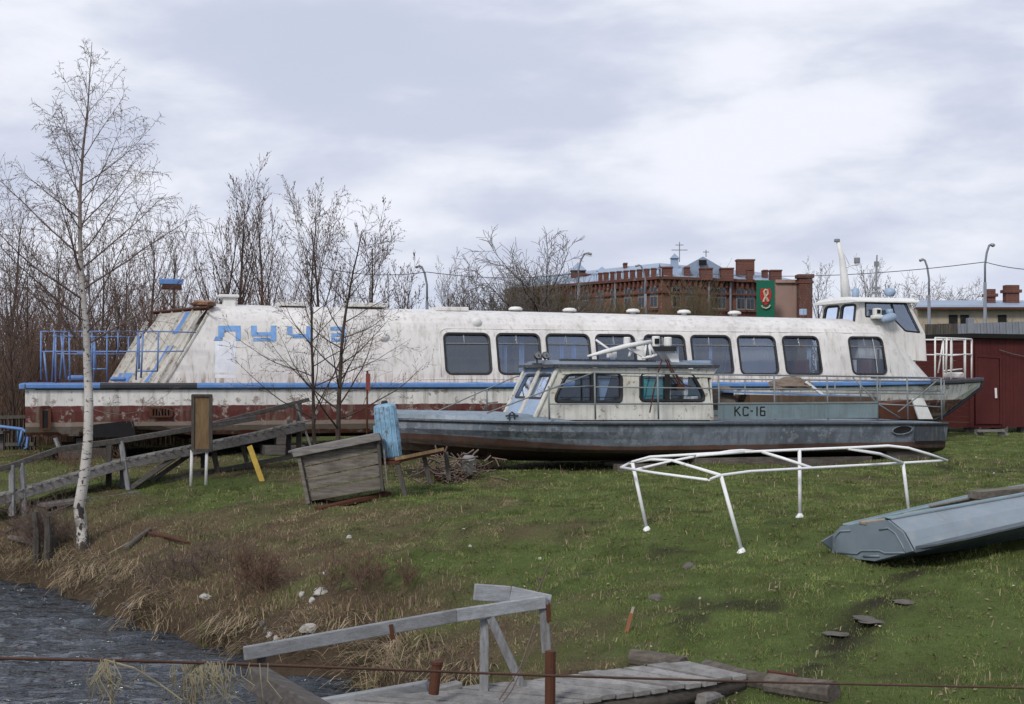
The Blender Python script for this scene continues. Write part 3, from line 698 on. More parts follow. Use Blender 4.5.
class Frame:
    """a boat's own axes: u along, v away from the camera, z up"""
    def __init__(s, x, y, deg): s.x, s.y = x, y; s.c, s.s = math.cos(math.radians(deg)), math.sin(math.radians(deg)); s.rot = math.radians(deg)
    def uz(s, px, py, v=0.):
        t = (px-CX)/F; y0 = s.y+s.c*v; x0 = s.x-s.s*v
        u = (t*y0-x0)/(s.c-t*s.s); Y = y0+s.s*u
        return u, CZ-(py-HY)/F*Y
    def p(s, px, py, v=0.):
        u, z = s.uz(px, py, v); return Vector((u, v, z))

# ---------------------------------------------------------------- the big passenger boat
BB = Frame(-10.27, 30.0, 18.0)
big = thing('passenger_boat', 'long white river passenger boat with peeling paint and blue rail, laid up on land', 'boat', (BB.x, BB.y, 0), BB.rot)
BC = 1.95                                            # centre line
PROF = [(1.50,.40,1.50),(1.75,.43,1.75),(2.1,.50,2.1),(2.45,.60,2.45),(2.78,.72,2.78),(2.92,.80,2.93),(3.06,.92,3.06),(3.22,1.10,3.16),(3.45,1.35,3.23),(3.75,1.62,3.27),(4.05,BC,3.29)]
def prof(s_):
    for (a, va, za), (b, vb, zb) in zip(PROF[:-1], PROF[1:]):
        if s_ <= b or b == PROF[-1][0]:
            t = (s_-a)/(b-a); return va+(vb-va)*t, za+(zb-za)*t
def sstep(t): t = max(0, min(1, t)); return t*t*(3-2*t)
ZB = 1.50
def shell(u, s_, o=0.):
    far = s_ > 4.05; q = 8.1-s_ if far else s_
    q0 = max(q, ZB); v, z = prof(q0)
    if z > 2.8: z = 2.8+(z-2.8)*(1.12-.016*(u-4))
    z -= .0*u
    v -= o
    # aft end leans forward; bow end slopes down to the deck and narrows
    if u < 6: u = u+ (z-ZB)*.62*sstep((6-u)/2.6)
    if u > 21.25:
        t = (u-21.25)/1.80
        drop = max(0., t)**.98
        z = ZB+(z-ZB)*max(0, 1-drop*.98)
        v = v+(BC-v)*.40*max(0, t)**2.2
    if far: v = 2*BC-v
    return Vector((u, v, z))
UA = BB.uz(165, 380, .45)[0]; UF = 23.05
def nom(px, py, v=.55):                               # wall coordinates of a pixel on the near side
    for _ in range(3):
        u, z = BB.uz(px, py, v); v = prof(min(max(z, ZB), 3.2))[0]
    lo, hi = UA-1, u+.1
    if u < 8:
        for _ in range(30):
            mid = (lo+hi)/2
            if shell(mid, z).x < u: lo = mid
            else: hi = mid
        u = (lo+hi)/2
    return u, z
wins = [(443.5,491.5,333.5,374),(496,542,334,374.5),(545.5,592,334,374.5),(595,637.5,334.7,374.5),(643.5,687.5,335.3,374),(690,733.5,336,373.5),(736.5,778.5,336.5,373.8),(781.5,822,336.8,373.8),(847.5,886.5,337.2,373.8)]
holes = []; wr = []
for (a, b, c, d) in wins:
    u0, z1 = nom(a, c); u1, z0 = nom(b, d); z1 = 2.705; z0 = 1.755
    wr.append((u0, u1, z0, z1)); holes.append(ccw(rrect(u0, u1, z0, z1, .13)))
far_h = [ccw([(u, 8.1-s_) for (u, s_) in rrect(a, b, c, d, .13)]) for (a, b, c, d) in wr[1:]]
outer = [(UA, ZB), (UF, ZB), (UF, 8.1-ZB), (UA, 8.1-ZB)]
gs = [p_[0] for p_ in PROF]+[2.84, 3.14, 3.33, 3.6]; gs = gs+[8.1-s_ for s_ in gs]
gu = list(np.arange(UA+.35, 20.8, .45))+list(np.arange(20.9, UF, .18))
outer_d = [(UA, ZB)]+[(u, ZB) for u in gu]+[(UF, ZB)]+[(UF, s_) for s_ in sorted(gs) if ZB < s_ < 8.1-ZB]+[(UF, 8.1-ZB)]+[(u, 8.1-ZB) for u in gu[::-1]]+[(UA, 8.1-ZB)]+[(UA, s_) for s_ in sorted(gs)[::-1] if ZB < s_ < 8.1-ZB]
mb = MB(); holed(mb, outer_d, holes+far_h, gu, gs, lambda u, s_: shell(u, s_))
cab = mb.build('cabin_shell', M_['cabin'], big, local=True, solid=.035, smooth=False)
# windows: rubber gasket, top bars, pane
wmat = ['glass_grey','glass','glass_blue','glass','glass_clear','glass','glass_blue','glass_clear','glass_clear']
for i, (u0, u1, z0, z1) in enumerate(wr):
    mb = MB(); h = holes[i]
    f = lambda u, s_, o=0: shell(u, s_, o)
    ring(mb, offs(h, .030), offs(h, .012), f, .020, .045); ring(mb, offs(h, .012), offs(h, -.022), f, .045, .035); ring(mb, offs(h, -.022), offs(h, -.024), f, .035, -.03)
    zt = z1-.235
    def strip(ua, za, ub, zb, w_, m=mb):
        hz = abs(ub-ua) > abs(zb-za); n = 4
        for k in range(n):
            a = (ua+(ub-ua)*k/n, za+(zb-za)*k/n); b = (ua+(ub-ua)*(k+1)/n, za+(zb-za)*(k+1)/n)
            m.bar(shell(*a, -.0), shell(*b, -.0), w_, w_, up=(0,1,0) if not hz else (0,0,1), r=.3)
    w_o = mb.build('window', M_['rubber'], big, local=True)
    m2 = MB(); strip(u0+.02, zt, u1-.02, zt, .024, m2); um = u0+(u1-u0)*(.46 if i not in (0,) else .44); strip(um, zt, um, z1-.02, .022, m2)
    m2.build('glazing_bar', M_['alu'], w_o, local=True)
    mb = MB(); mb.grid([[shell(u0-.0+(u1-u0)*a/4, z0+(z1-z0)*b/4, -.018) for a in range(5)] for b in range(5)])
    mb.build('pane', M_[wmat[i]], w_o, local=True, smooth=True)
for i, (u0, u1, z0, z1) in enumerate(wr[1:]):
    mb = MB(); h = far_h[i]; ring(mb, offs(h, .03), offs(h, -.02), lambda u, s_, o=0: shell(u, s_, o), .02, .03)
    w_o = mb.build('window', M_['rubber'], big, local=True)
    mb = MB(); mb.grid([[shell(u0+(u1-u0)*a/3, 8.1-(z0+(z1-z0)*b/3), -.018) for a in range(4)] for b in range(4)]); mb.build('pane', M_['glass'], w_o, local=True)
# interior
mb = MB(); mb.box((13.2, BC, 1.46), (19, 2.9, .04)); mb.build('cabin_floor', M_['floor_in'], big, local=True)
mb = MB(); mb.box((8.55, BC, 2.1), (.05, 2.2, 1.25)); mb.build('bulkhead', M_['floor_in'], big, local=True)
mb = MB(); mb.box((21.2, BC, 1.95), (.05, 2.2, .9)); mb.build('bulkhead', M_['floor_in'], big, local=True)
for k in range(13):
    u = 10+.92*k
    for v in (1.05, 2.85):
        m = MB(); m.box((u, v, 1.66), (.45, .85, .12)); m.box((u-.22, v, 1.88), (.10, .85, .50)); m.box((u, v, 1.55), (.3, .7, .12))
        m.build('seat', M_['seat'], big, local=True, bevel=.03)
cur = [(1,.25,.33,1.78,2.66),(2,.7,.8,1.78,2.66),(4,.1,.2,1.78,2.66),(6,.0,.12,1.78,2.66),(7,.86,.98,1.78,2.66),(5,.6,.68,1.78,2.66),(1, .0, .22, 1.80, 2.5), (1, .62, .74, 1.8, 2.66), (2, .42, .5, 1.8, 2.66), (2, .0, .08, 1.8, 2.66), (3, .5, .62, 1.9, 2.66), (4, .9, 1.0, 1.8, 2.6), (8, .10, .42, 1.76, 2.12), (5, .18, .24, 1.8, 2.66)]
for (wi, a, b, za, zb) in cur:
    u0, u1, *_ = wr[wi]; m = MB(); n = 8
    rows = [[Vector((u0+(u1-u0)*(a+(b-a)*k/n), .95+.03*math.sin(k*2.3), z)) for k in range(n+1)] for z in (za, zb)]
    m.grid(rows); m.build('curtain', M_['curtain'] if wi < 8 else M_['white_metal'], big, local=True, smooth=True)

# moulding around the row of windows
pts = []
ul = BB.uz(440.5, 370, .5)[0]; ur = BB.uz(889, 370, .5)[0]
for z in (1.68, 2.0, 2.4, 2.62): pts.append(shell(ul, z, .012))
for k in range(1, 5): a = math.radians(90*k/5); pts.append(shell(ul+.22*(1-math.cos(a)), 2.62+.2*math.sin(a), .012))
for k in range(26): pts.append(shell(ul+.22+(ur-ul-.44)*k/25, 2.82-.0*k, .012))
for k in range(1, 5): a = math.radians(90*(5-k)/5); pts.append(shell(ur-.22*(1-math.cos(a)), 2.62+.2*math.sin(a), .012))
for z in (2.62, 2.3, 2.0, 1.8): pts.append(shell(ur, z, .012))
mb = MB(); mb.tube(pts, .018, 5)
mb.tube([shell(UA+.3+(20.6-UA)*k/30, 3.13, .012) for k in range(31)], .014, 5)
mb.tube([shell(UA+.5+(20.3-UA)*k/30, 3.36, .01) for k in range(31)], .016, 5)
mb.tube([shell(ul-.5+(ur-ul+.7)*k/30, 1.63, .012) for k in range(31)], .014, 5)
for uu in (UA+.16, 4.4, 6.15, 7.7, 20.9): mb.tube([shell(uu, s_, .014) for s_ in [1.54, 1.75, 2.1, 2.45, 2.78, 2.84, 2.92, 3.06, 3.14, 3.22, 3.33, 3.45, 3.6, 3.75, 4.05]], .007, 4)
mb.build('roof_moulding', M_['cabin'], big, local=True, smooth=True)

# hull: shell lofted from stations
DK = 1.50
def hull_station(u):
    """near half section, deck edge to keel, as (v,z)"""
    a = sstep((u-18.2)/7.0)                       # bow narrowing 0..1
    t = max(0, (u-18.2)/7.0)
    nrw = t**2.3
    dk = DK+.02+.10*max(0, (u-17)/8)**2
    half = 1.95*(1-nrw)+.02
    kn = .62*(1-nrw*.9)+.0                         # knuckle height
    wl = 1.86*max(0, 1-(max(0, (u-16.6))/8.3)**1.9)+.015
    ch = 1.72*max(0, 1-(max(0, (u-15.0))/8.6)**1.6)+.012
    keel = .26+1.12*max(0, (u-23.3)/1.85)**1.15
    zb = max(.50, keel+.12)
    if u < 3.4: lift = .22*sstep((3.4-u)/.9)*sstep((u-1.15)/.2)
    else: lift = 0
    keel2 = keel+ (0.18 if u < 2.2 else 0)
    return [(BC-half, dk), (BC-(half*.93+wl*.07), dk-.22*min(1,(dk-keel)/1.2)), (BC-(half*.66+wl*.34), dk-.58*min(1,(dk-keel)/1.2)), (BC-wl, min(max(zb+.12, .62*1), dk-.90*min(1,(dk-keel)/1.2))), (BC-ch, min(zb, dk-(dk-keel)*.88)+lift*.6), (BC-ch*.6, max(keel2+.10, keel)+lift), (BC-.01, keel2+lift)]
us = [0, .3, .6, 1.1, 1.2, 1.6, 2.2, 2.8, 3.4, 4.2]+list(np.arange(5, 18, 1.0))+list(np.arange(18, 25.2, .4))+[25.15]
mb = MB(); rows = []
for u in us:
    st = hull_station(u); rows.append([Vector((u, v, z)) for v, z in st]+[Vector((u, 2*BC-v, z)) for v, z in st[::-1][1:]])
mb.grid(rows); mb.add(rows[0], [tuple(range(len(rows[0])))])
hull = mb.build('hull', M_['hull_big'], big, local=True, smooth=False)
mb = MB(); rows = []
for u in us:
    v, z = hull_station(u)[0]; rows.append([Vector((u, v+.005, z+.006)), Vector((u, BC, z+.03)), Vector((u, 2*BC-v-.005, z+.006))])
mb.grid(rows); mb.build('deck', M_['red_lead'], big, local=True)
def rail_strip(u0, u1, mat, name, dz=0, w_=.10, h=.10, far=False):
    n = max(2, int((u1-u0)/.35)); m = MB(); ring_ = []
    for k in range(n+1):
        u = u0+(u1-u0)*k/n; v, z = hull_station(u)[0]; v = v if not far else 2*BC-v; sg = -1 if not far else 1
        if abs(v-BC) < .15: v = BC+sg*.0
        j = .006*math.sin(u*9)+.004*math.sin(u*23)
        ring_.append([Vector((u, v-sg*.03, z+.03+j)), Vector((u, v+sg*w_*.8, z+.028+j)), Vector((u, v+sg*w_, z-.01)), Vector((u, v+sg*w_, z-h+.03)), Vector((u, v+sg*w_*.6, z-h+j)), Vector((u, v-sg*.03, z-h))])
    m.grid(ring_, close=True); m.add(ring_[0], [tuple(range(6))]); m.add(ring_[-1], [tuple(range(6))]); m.build(name, mat, big, local=True)
ub = [BB.uz(p_, 384, -.08)[0] for p_ in (26, 100, 197, 945)]
rail_strip(ub[0], ub[1], M_['blue'], 'rubbing_rail'); rail_strip(ub[1], ub[2], M_['darkrail'], 'rubbing_rail'); rail_strip(ub[2], ub[3], M_['blue'], 'rubbing_rail')
rail_strip(ub[3], 25.2, M_['darkrail'], 'rubbing_rail'); rail_strip(0, 25.2, M_['blue'], 'rubbing_rail', far=True)
# shadow line moulding under rail and along hull
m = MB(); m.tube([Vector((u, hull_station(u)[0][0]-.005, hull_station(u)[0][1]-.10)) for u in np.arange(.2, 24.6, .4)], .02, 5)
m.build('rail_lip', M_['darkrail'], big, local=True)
# stern blue cap over the aft rail
m = MB(); m.bar((-.06, -.12, DK-.02), (-.06, 2*BC+.12, DK-.02), .12, .12); m.build('stern_rail', M_['blue'], big, local=True, bevel=.02)
m = MB(); m.tube([Vector((u, BC, hull_station(u)[-1][1]-.01)) for u in (22.4, 23.3, 23.7, 24.1, 24.5, 24.9, 25.15)]+[Vector((25.2, BC, DK+.08))], .05, 6); m.build('stem', M_['darkrail'], big, local=True, smooth=True)
# openings in the hull side
def hull_box(px0, px1, py0, py1, name, mat, depth=.05, fr=True):
    a = BB.p(px0, py1, .08); b = BB.p(px1, py0, .08); c = (a+b)/2
    m = MB(); m.box((c.x, .07, c.z), (abs(b.x-a.x), .12, abs(b.z-a.z)))
    o = m.build(name, mat, big, local=True)
    if fr:
        m = MB(); w_ = .035
        for (p, q) in (((a.x, a.z), (b.x, a.z)), ((a.x, b.z), (b.x, b.z)), ((a.x, a.z), (a.x, b.z)), ((b.x, a.z), (b.x, b.z))):
            m.bar((p[0], .0, p[1]), (q[0], .0, q[1]), .06, w_, up=(0,1,0) if p[0] == q[0] else (0,0,1))
        m.build('frame', M_['rust'], o, local=True)
    return o
hull_box(41, 49.5, 406.5, 429, 'side_opening', M_['dark']); o = hull_box(150.5, 171, 407.5, 416.5, 'grille', M_['dark'])
m = MB()
for k in range(7): q = BB.p(152+3*k, 412, 0); m.box((q.x, -.0, q.z), (.02, .05, .2))
m.build('grille_bar', M_['rust'], o, local=True)
# dark cavity at the stern underside
m = MB(); a = BB.p(90, 425, .1); b = BB.p(133, 420, .1); c_ = BB.p(136, 436, .1)
m.poly([Vector((a.x-.1, .055, a.z-.16)), Vector((a.x, .055, a.z+.0)), Vector((b.x, .055, b.z)), Vector((c_.x, .055, c_.z-.02)), Vector((a.x, .055, c_.z-.02))], (0, .3, 0)); m.build('tunnel_opening', M_['dark'], big, local=True)

# aft bulkhead, leaning like the cabin end, with ribs and flaked blue paint
def aft(v, t, o=0):                                   # t 0..1 from deck to roof
    s_ = 1.55+(3.18-1.55)*t; z = ZB+.03+(3.22-ZB)*t; return Vector((UA+(z-ZB)*.62-.02-o-(v-.46)*.36, v, z))
M_['aft'] = paint('flaking_stern_paint', (.50,.485,.44), dirt=(.22,.19,.15), rustamt=.30, dirtamt=.5, streak=.5, sc=1.8, peel=((.2,.17,.14), .3))
m = MB(); rows = []
for k in range(8):
    t = k/7; vw = .46+.55*t**1.7; rows.append([aft(vw+(2*BC-2*vw)*j/8, t) for j in range(9)])
m.grid(rows); m.build('stern_bulkhead', M_['aft'], big, local=True, solid=.05)
for (v0, t0, t1, w_) in [(.62,.0,.86,.07),(1.05,0,.97,.09),(1.55,0,1.0,.06),(2.1,0,1.0,.07),(2.7,0,.97,.06),(3.2,.0,.86,.08)]:
    m = MB(); m.bar(aft(v0+.1, t0, .04), aft(v0+.22, t1, .04), w_, .06, up=(0,1,0)); m.build('bulkhead_rib', M_['aft'], big, local=True)
for (v0, v1, t0, t1) in [(1.15,1.45,.02,.5),(1.3,1.62,.66,.95),(2.3,3.1,.02,.14)]:
    m = MB(); m.grid([[aft(v0+(v1-v0)*a/3+.05*math.sin(a*3+b), t0+(t1-t0)*b/4, .045) for a in range(4)] for b in range(5)]); m.build('blue_panel', M_['blue'], big, local=True)
m = MB(); m.bar(aft(.55, .98, .06), aft(3.3, .98, .06), .08, .05, up=(1,0,1)); m.build('rusty_edge', M_['rust'], big, local=True)
# torn edge strip down the corner
m = MB(); m.tube([shell(UA, s_, .02)+Vector((-.02,0,0)) for s_ in (1.52,1.9,2.3,2.7,2.9,3.05,3.2)], .035, 6); m.build('corner_strip', M_['aft'], big, local=True)
# stern railings
def rails(name, tops, mids, posts, mat, r_=.018):
    m = MB()
    for ln in tops+mids: m.tube(ln, r_*.8, 6)
    for (a, b) in posts: m.tube([a, b], r_, 6)
    return m.build(name, mat, big, local=True, smooth=True)
q = lambda px, py, v=.1: BB.p(px, py, v)
M_['blue_rail'] = paint('blue_rail_paint', (.11,.21,.46), dirt=(.32,.34,.37), rustamt=.25, dirtamt=.8, sc=5)
rails('side_railing', [[q(40,331.5), q(120,331.5), q(165,331.5), q(196,332.5)]], [[q(40,351.5), q(165,351.5), q(184,351)]], [(q(41,380), q(41,331.5)), (q(52,382), q(54.5,331.5)), (q(70,382), q(69,332)), (q(107,381), q(107,332)), (q(118,352), q(118,332)), (q(136,380), q(138,332)), (q(157.5,371), q(158.5,332)), (q(92,371), q(92,333))], M_['blue_rail'])
rails('gate_panel', [[q(92,369), q(107,369)], [q(136,371), q(158,371)]], [[q(77,353), q(107,352)]], [(q(60,379), q(64,332)), (q(66,380), q(61,334)), (q(96,369), q(94,338)), (q(139,369), q(139,336)), (q(143,331), q(141,378)), (q(47,381), q(44,352))], M_['blue_rail'], .021)
zr = 1.5+.0; zt = CZ+44.5/F*30.2
rails('stern_railing', [[Vector((.62, v, zt)) for v in (.1, 3.8)]], [[Vector((.62, v, zt-.42)) for v in (.1, 3.8)]], [(Vector((.62, v, 1.5)), Vector((.62, v, zt))) for v in (1.0, 2.0, 3.0, 3.8)], M_['blue_rail'])
rails('far_railing', [[Vector((.62, 3.8, zt)), Vector((2.4, 3.8, zt))]], [[Vector((.62, 3.8, zt-.42)), Vector((2.4, 3.8, zt-.42))]], [(Vector((u, 3.8, 1.5)), Vector((u, 3.8, zt))) for u in (1.5, 2.3)], M_['blue_rail'])
m = MB(); m.box(q(76,378,1.0), (.35,.3,.12)); m.build('mooring_bollard', M_['blue'], big, local=True, bevel=.05)
m = MB(); m.box(q(118,379,1.4), (.35,.3,.10)); m.build('mooring_bollard', M_['blue'], big, local=True, bevel=.05)

# tricolour box on a short mast, ring buoy housing, roof vents and hatches
m = MB(); m.tube([q(181,306,1.9), q(180.5,288,1.9)], .03, 8); mast = m.build('stern_mast', M_['white_metal'], big, local=True)
c_ = q(171,284,1.9)
m = MB(); m.box(c_+Vector((0,0,.05)), (.52,.20,.13)); m.build('painted_box', M_['blue'], mast, local=True, bevel=.02)
m = MB(); m.box(c_+Vector((.02,0,-.075)), (.44,.18,.11)); m.build('painted_box', M_['rust'], mast, local=True, bevel=.02)
M_['rust_orange'] = paint('orange_rust', (.24,.12,.06), dirt=(.42,.40,.37), rust=(.2,.08,.03), rustamt=.3, dirtamt=.5, sc=3)
m = blob(q(205,304,1.15), (.30,.34,.085), 5, amp=.35, n=10, m_=16); m.build('rusty_roof_corner', M_['rust_orange'], big, local=True, smooth=True)
c_ = q(229,302,1.5); m = MB(); m.box(c_+Vector((0,0,-.03)), (.28,.28,.26)); v_ = m.build('roof_vent', M_['white_metal'], big, local=True, bevel=.02)
m = MB(); m.box(c_+Vector((-.02,0,.13)), (.46,.42,.07)); m.build('vent_cap', M_['white_metal'], v_, local=True, bevel=.02)
for (a, b, py) in ((278,306,303.5),(346,386,304.5),(434,466,308.5)):
    p0 = q(a, py, 1.6); p1 = q(b, py, 1.6); m = MB(); m.box((p0+p1)/2+Vector((0,.1,-.02)), (p1.x-p0.x, .7, .10)); m.build('roof_hatch', M_['cabin'], big, local=True, bevel=.02)
for px, py in ((515.5,309),(569.5,310.2),(633,311),(684,312),(734.5,313)):
    c_ = q(px, py, 1.7); m = MB(); m.lathe(c_, [(.07,-.16),(.07,-.03),(.17,-.03),(.175,.01),(.12,.05),(.03,.06)], 18); m.build('mushroom_vent', M_['white_metal'], big, local=True, smooth=True)
for px, py in ((478,323),(383,337)):
    uu, zz = BB.uz(px, py, .68); c_ = shell(uu, zz, .02); m = MB(); m.lathe(c_, [(.13,0),(.13,.03),(.10,.07),(.04,.10)], 16, Matrix.Rotation(math.radians(100), 3, 'X')); m.build('side_lamp', M_['white_metal'], big, local=True, smooth=True)

# lettering
M_['letter'] = paint('faded_blue_lettering', (.14,.30,.60), dirt=(.40,.42,.45), rustamt=.0, dirtamt=.55, streak=.3, sc=3)
def letter_strokes(name, strokes):
    m = MB()
    for poly in strokes:
        pts = [nom(a, b, .70) for a, b in poly]
        # cut into vertical slices so it follows the side
        m.add([shell(u, z, .032) for u, z in pts], [tuple(range(len(pts)))], r=.3)
    return m.build(name, M_['letter'], big, local=True)
R = lambda x0, x1, y0, y1: [(x0, y0), (x1, y0), (x1, y1), (x0, y1)]
letter_strokes('letter', [R(218,224,331,336.5), [(215.5,336.5),(222.5,336.5),(222,340.5),(213.5,340.5)], R(218,240.5,326,331), R(235.5,240.5,331,340.5)])
letter_strokes('letter', [R(251,256.5,326,336), R(256.5,270.5,332.2,336), R(270.5,276,326,341), R(253,270.5,337.8,341)])
letter_strokes('letter', [R(287,292,326.5,334), [(289,334),(306,334),(306,338),(293,338)], R(306,311.5,326.5,341.5)])
letter_strokes('letter', [R(330,341,327,330.2), R(341,345,327,336), R(331,341,333.2,336.2), R(331,334.5,336.2,341.5), R(334.5,346,338.6,341.5)])
# brighter patch repainted below the first letter
M_['patch'] = paint('repainted_patch', (.70,.73,.79), dirt=(.5,.5,.5), rustamt=.0, dirtamt=.5, streak=.4, sc=2)
m = MB(); rows = []
for t in (0,.25,.5,.75,1):
    py_ = 378-37*t; rows.append([shell(*nom(215+21*k/3, py_, .6), .021) for k in range(4)])
m.grid(rows); m.build('repainted_patch', M_['patch'], big, local=True)

# wheelhouse
WV0, WV1 = .95, 2.95
def wz(px, py, v=WV0): return BB.uz(px, py, v)
side = [wz(857,336), wz(862,299.5), wz(909,300.5), wz(924.5,334), wz(924.5,361), wz(858,358)]
win_side = round_poly([wz(866.5,302.5), wz(907,303.5), wz(919.5,332.5), wz(905,331), wz(893,318), wz(866,316.5)], .04)
m = MB(); holed(m, ccw(side), [win_side], [], [], lambda u, z: Vector((u, WV0+(z-2.9)*.10, z))); holed(m, ccw(side), [win_side], [], [], lambda u, z: Vector((u, WV1-(z-2.9)*.10, z)))
sc = side
def wp(i, far): u, z = sc[i]; return Vector((u, (WV1-(z-2.9)*.10) if far else WV0+(z-2.9)*.10, z))
# aft face with two windows, front face with two windows
def quad_map(a, b, c, d):                              # s across (0..1), t up (0..1)
    return lambda s_, t, o=0: (a*(1-s_)+b*s_)*(1-t)+(d*(1-s_)+c*s_)*t
A = quad_map(wp(0, False), wp(0, True), wp(1, True), wp(1, False))
FR = quad_map(wp(3, False), wp(3, True), wp(2, True), wp(2, False))
ah = [ccw(rrect(.10,.46,.30,.88,.08)), ccw(rrect(.54,.92,.30,.88,.08))]; fh = [ccw(rrect(.05,.46,.12,.92,.05)), ccw(rrect(.54,.95,.12,.92,.05))]
sq = [(0,0),(1,0),(1,1),(0,1)]
holed(m, sq, ah, [], [], A); holed(m, sq, fh, [], [], FR)
m.add([wp(3, False), wp(3, True), wp(4, True), wp(4, False)], [(0,1,2,3)]); m.add([wp(0, False), wp(0, True), wp(5, True), wp(5, False)], [(0,1,2,3)])
wh = m.build('wheelhouse', M_['cabin'], big, local=True, solid=.03)
fm = lambda u, z, o=0: Vector((u, WV0+(z-2.9)*.10-o, z))
m = MB(); ring(m, offs(win_side, .02), offs(win_side, -.02), fm, .02, .03); f_ = m.build('window', M_['rubber'], wh, local=True)
m = MB()
for h, fn in ((win_side, fm), ([ (u, z) for u, z in win_side], lambda u, z, o=0: Vector((u, WV1-(z-2.9)*.10+o, z)))): m.poly([fn(u, z, -.01) for u, z in h])
for h in ah: m.poly([A(*p_) for p_ in h])
for h in fh: m.poly([FR(*p_) for p_ in h])
m.build('pane', M_['glass_sky'], wh, local=True)
m = MB()
for h in ah: m = MB(); ring(m, [tuple(x) for x in offs(h, .03)], offs(h, -.03), lambda a, b, o=0: A(a, b)+Vector((-.022-o, 0, 0))); m.build('window_rim', M_['rubber'], wh, local=True)
m = MB()
u_, z_ = wz(893,303); u2, z2 = wz(896,316)
m.bar((u_, WV0+.06, z_), (u2, WV0+.03, z2), .03, .03); m.build('window_divider', M_['rubber'], wh, local=True)
m = MB(); rt = [(WV0-.10,0),(WV0+.05,.09),(WV0+.5,.13),(BC,.14),(WV1-.5,.13),(WV1-.05,.09),(WV1+.10,0)]
u0, z0 = wz(858,300); u1, z1 = wz(911,301)
rows = []
for k, uu in enumerate([u0-.12, u0-.05, (u0+u1)/2, u1+.12, u1+.2]):
    zz = z0+(z1-z0)*(uu-u0)/(u1-u0); e = .35 if k in (0, 4) else 1
    rows.append([Vector((uu, v, zz-.02+h*e)) for v, h in rt]+[Vector((uu, v, zz-.05)) for v, h in rt[::-1]])
m.grid(rows, close=True); m.add(rows[0], [tuple(range(14))]); m.add(rows[-1], [tuple(range(14))]); m.build('wheelhouse_roof', M_['white_metal'], wh, local=True)
# mast with lamp arm, small mast, search lights
m = MB(); m.tube([q(846,297,1.95), q(844.5,280,1.95), q(842,258,1.95), q(837.5,240,1.95)], [.14,.11,.075,.045], 10)
m.tube([q(846,268,1.95), q(850,265.5,1.95), q(858,265,1.95)], .018, 6); m.tube([q(838,242,1.95), q(850,266,1.95)], .008, 4)
ma = m.build('mast', M_['white_metal'], big, local=True, smooth=True)
m = MB(); m.box(q(857,260.5,1.95), (.13,.13,.16)); m.box(q(837,240.5,1.95), (.13,.12,.09)); m.build('mast_lamp', M_['alu'], ma, local=True, bevel=.02)
m = MB(); m.tube([q(876,297,2.2), q(876.5,268,2.2), q(877,255,2.2)], [.035,.03,.02], 6); m.box(q(876,288,2.2), (.2,.1,.06)); m.box(q(876.5,264,2.2), (.12,.06,.14)); m.tube([q(872,293,2.2), q(881,293,2.2)], .03, 5); m.build('antenna_mast', M_['alu'], big, local=True)
m = MB(); m.lathe(q(855.5,293,1.5), [(.08,-.14),(.1,-.05),(.1,.1),(.05,.13)], 12); m.lathe(q(890,292,2.2), [(.1,-.12),(.16,-.02),(.14,.06),(.03,.12)], 12); m.build('roof_beacon', M_['ks_light'], big, local=True, smooth=True)
m = MB(); m.box(q(803,312,1.5), (.16,.14,.16)); m.build('roof_beacon', M_['ks_light'], big, local=True, bevel=.02)
m = MB(); c_ = q(877,312,.85); m.box(c_, (.20,.16,.20)); m.box(c_+Vector((0,.0,-.13)), (.30,.2,.10)); sl = m.build('search_light', M_['white_metal'], big, local=True, bevel=.03)
m = MB(); m.box(c_+Vector((.0,-.085,.01)), (.10,.02,.10)); m.build('lens', M_['dark'], sl, local=True)
m = MB(); m.lathe(q(889,318,.75), [(.05,-.22),(.11,-.15),(.13,.05),(.11,.16),(.03,.2)], 12, Matrix.Rotation(1.35, 3, 'Y')); m.lathe(q(889.5,312,.85), [(.08,-.08),(.1,0),(.08,.08)], 12); m.build('signal_horn', M_['ks_light'], big, local=True, smooth=True)
# bow pulpit
zd = 1.62
def pl(u, v): return Vector((u, v, zd))
zt = CZ+37.5/F*38.5
edge = lambda u: hull_station(u)[0][0]+.05
m = MB()
pt = [(22.9, edge(22.9)), (23.6, edge(23.6)), (24.3, edge(24.3)), (24.75, BC-.16), (24.75, BC+.16), (24.3, 2*BC-edge(24.3)), (23.6, 2*BC-edge(23.6)), (22.9, 2*BC-edge(22.9))]
for (u, v) in pt: m.tube([Vector((u, v, 1.52)), Vector((u, v, zt))], .026, 6)
m.tube([Vector((u, v, zt)) for u, v in pt], .024, 6); m.tube([Vector((u, v, zt-.42-(.05 if i == 1 else 0))) for i, (u, v) in enumerate(pt)], .02, 6)
m.tube([q(938,373,1.0), q(943.5,338,1.0)], .024, 6); m.tube([q(946,373,1.0), q(946.5,338,1.0)], .03, 6); m.tube([q(952,370,1.2), q(951.5,338,1.2)], .03, 6); m.tube([q(944,371,1.0), q(962,369,1.4)], .022, 6)
m.build('bow_railing', M_['white_metal'], big, local=True, smooth=True)
m = MB(); m.box(Vector((24.1, BC-.25, 1.72)), (.46,.36,.17)); m.build('bow_locker', M_['white_metal'], big, local=True, bevel=.05)
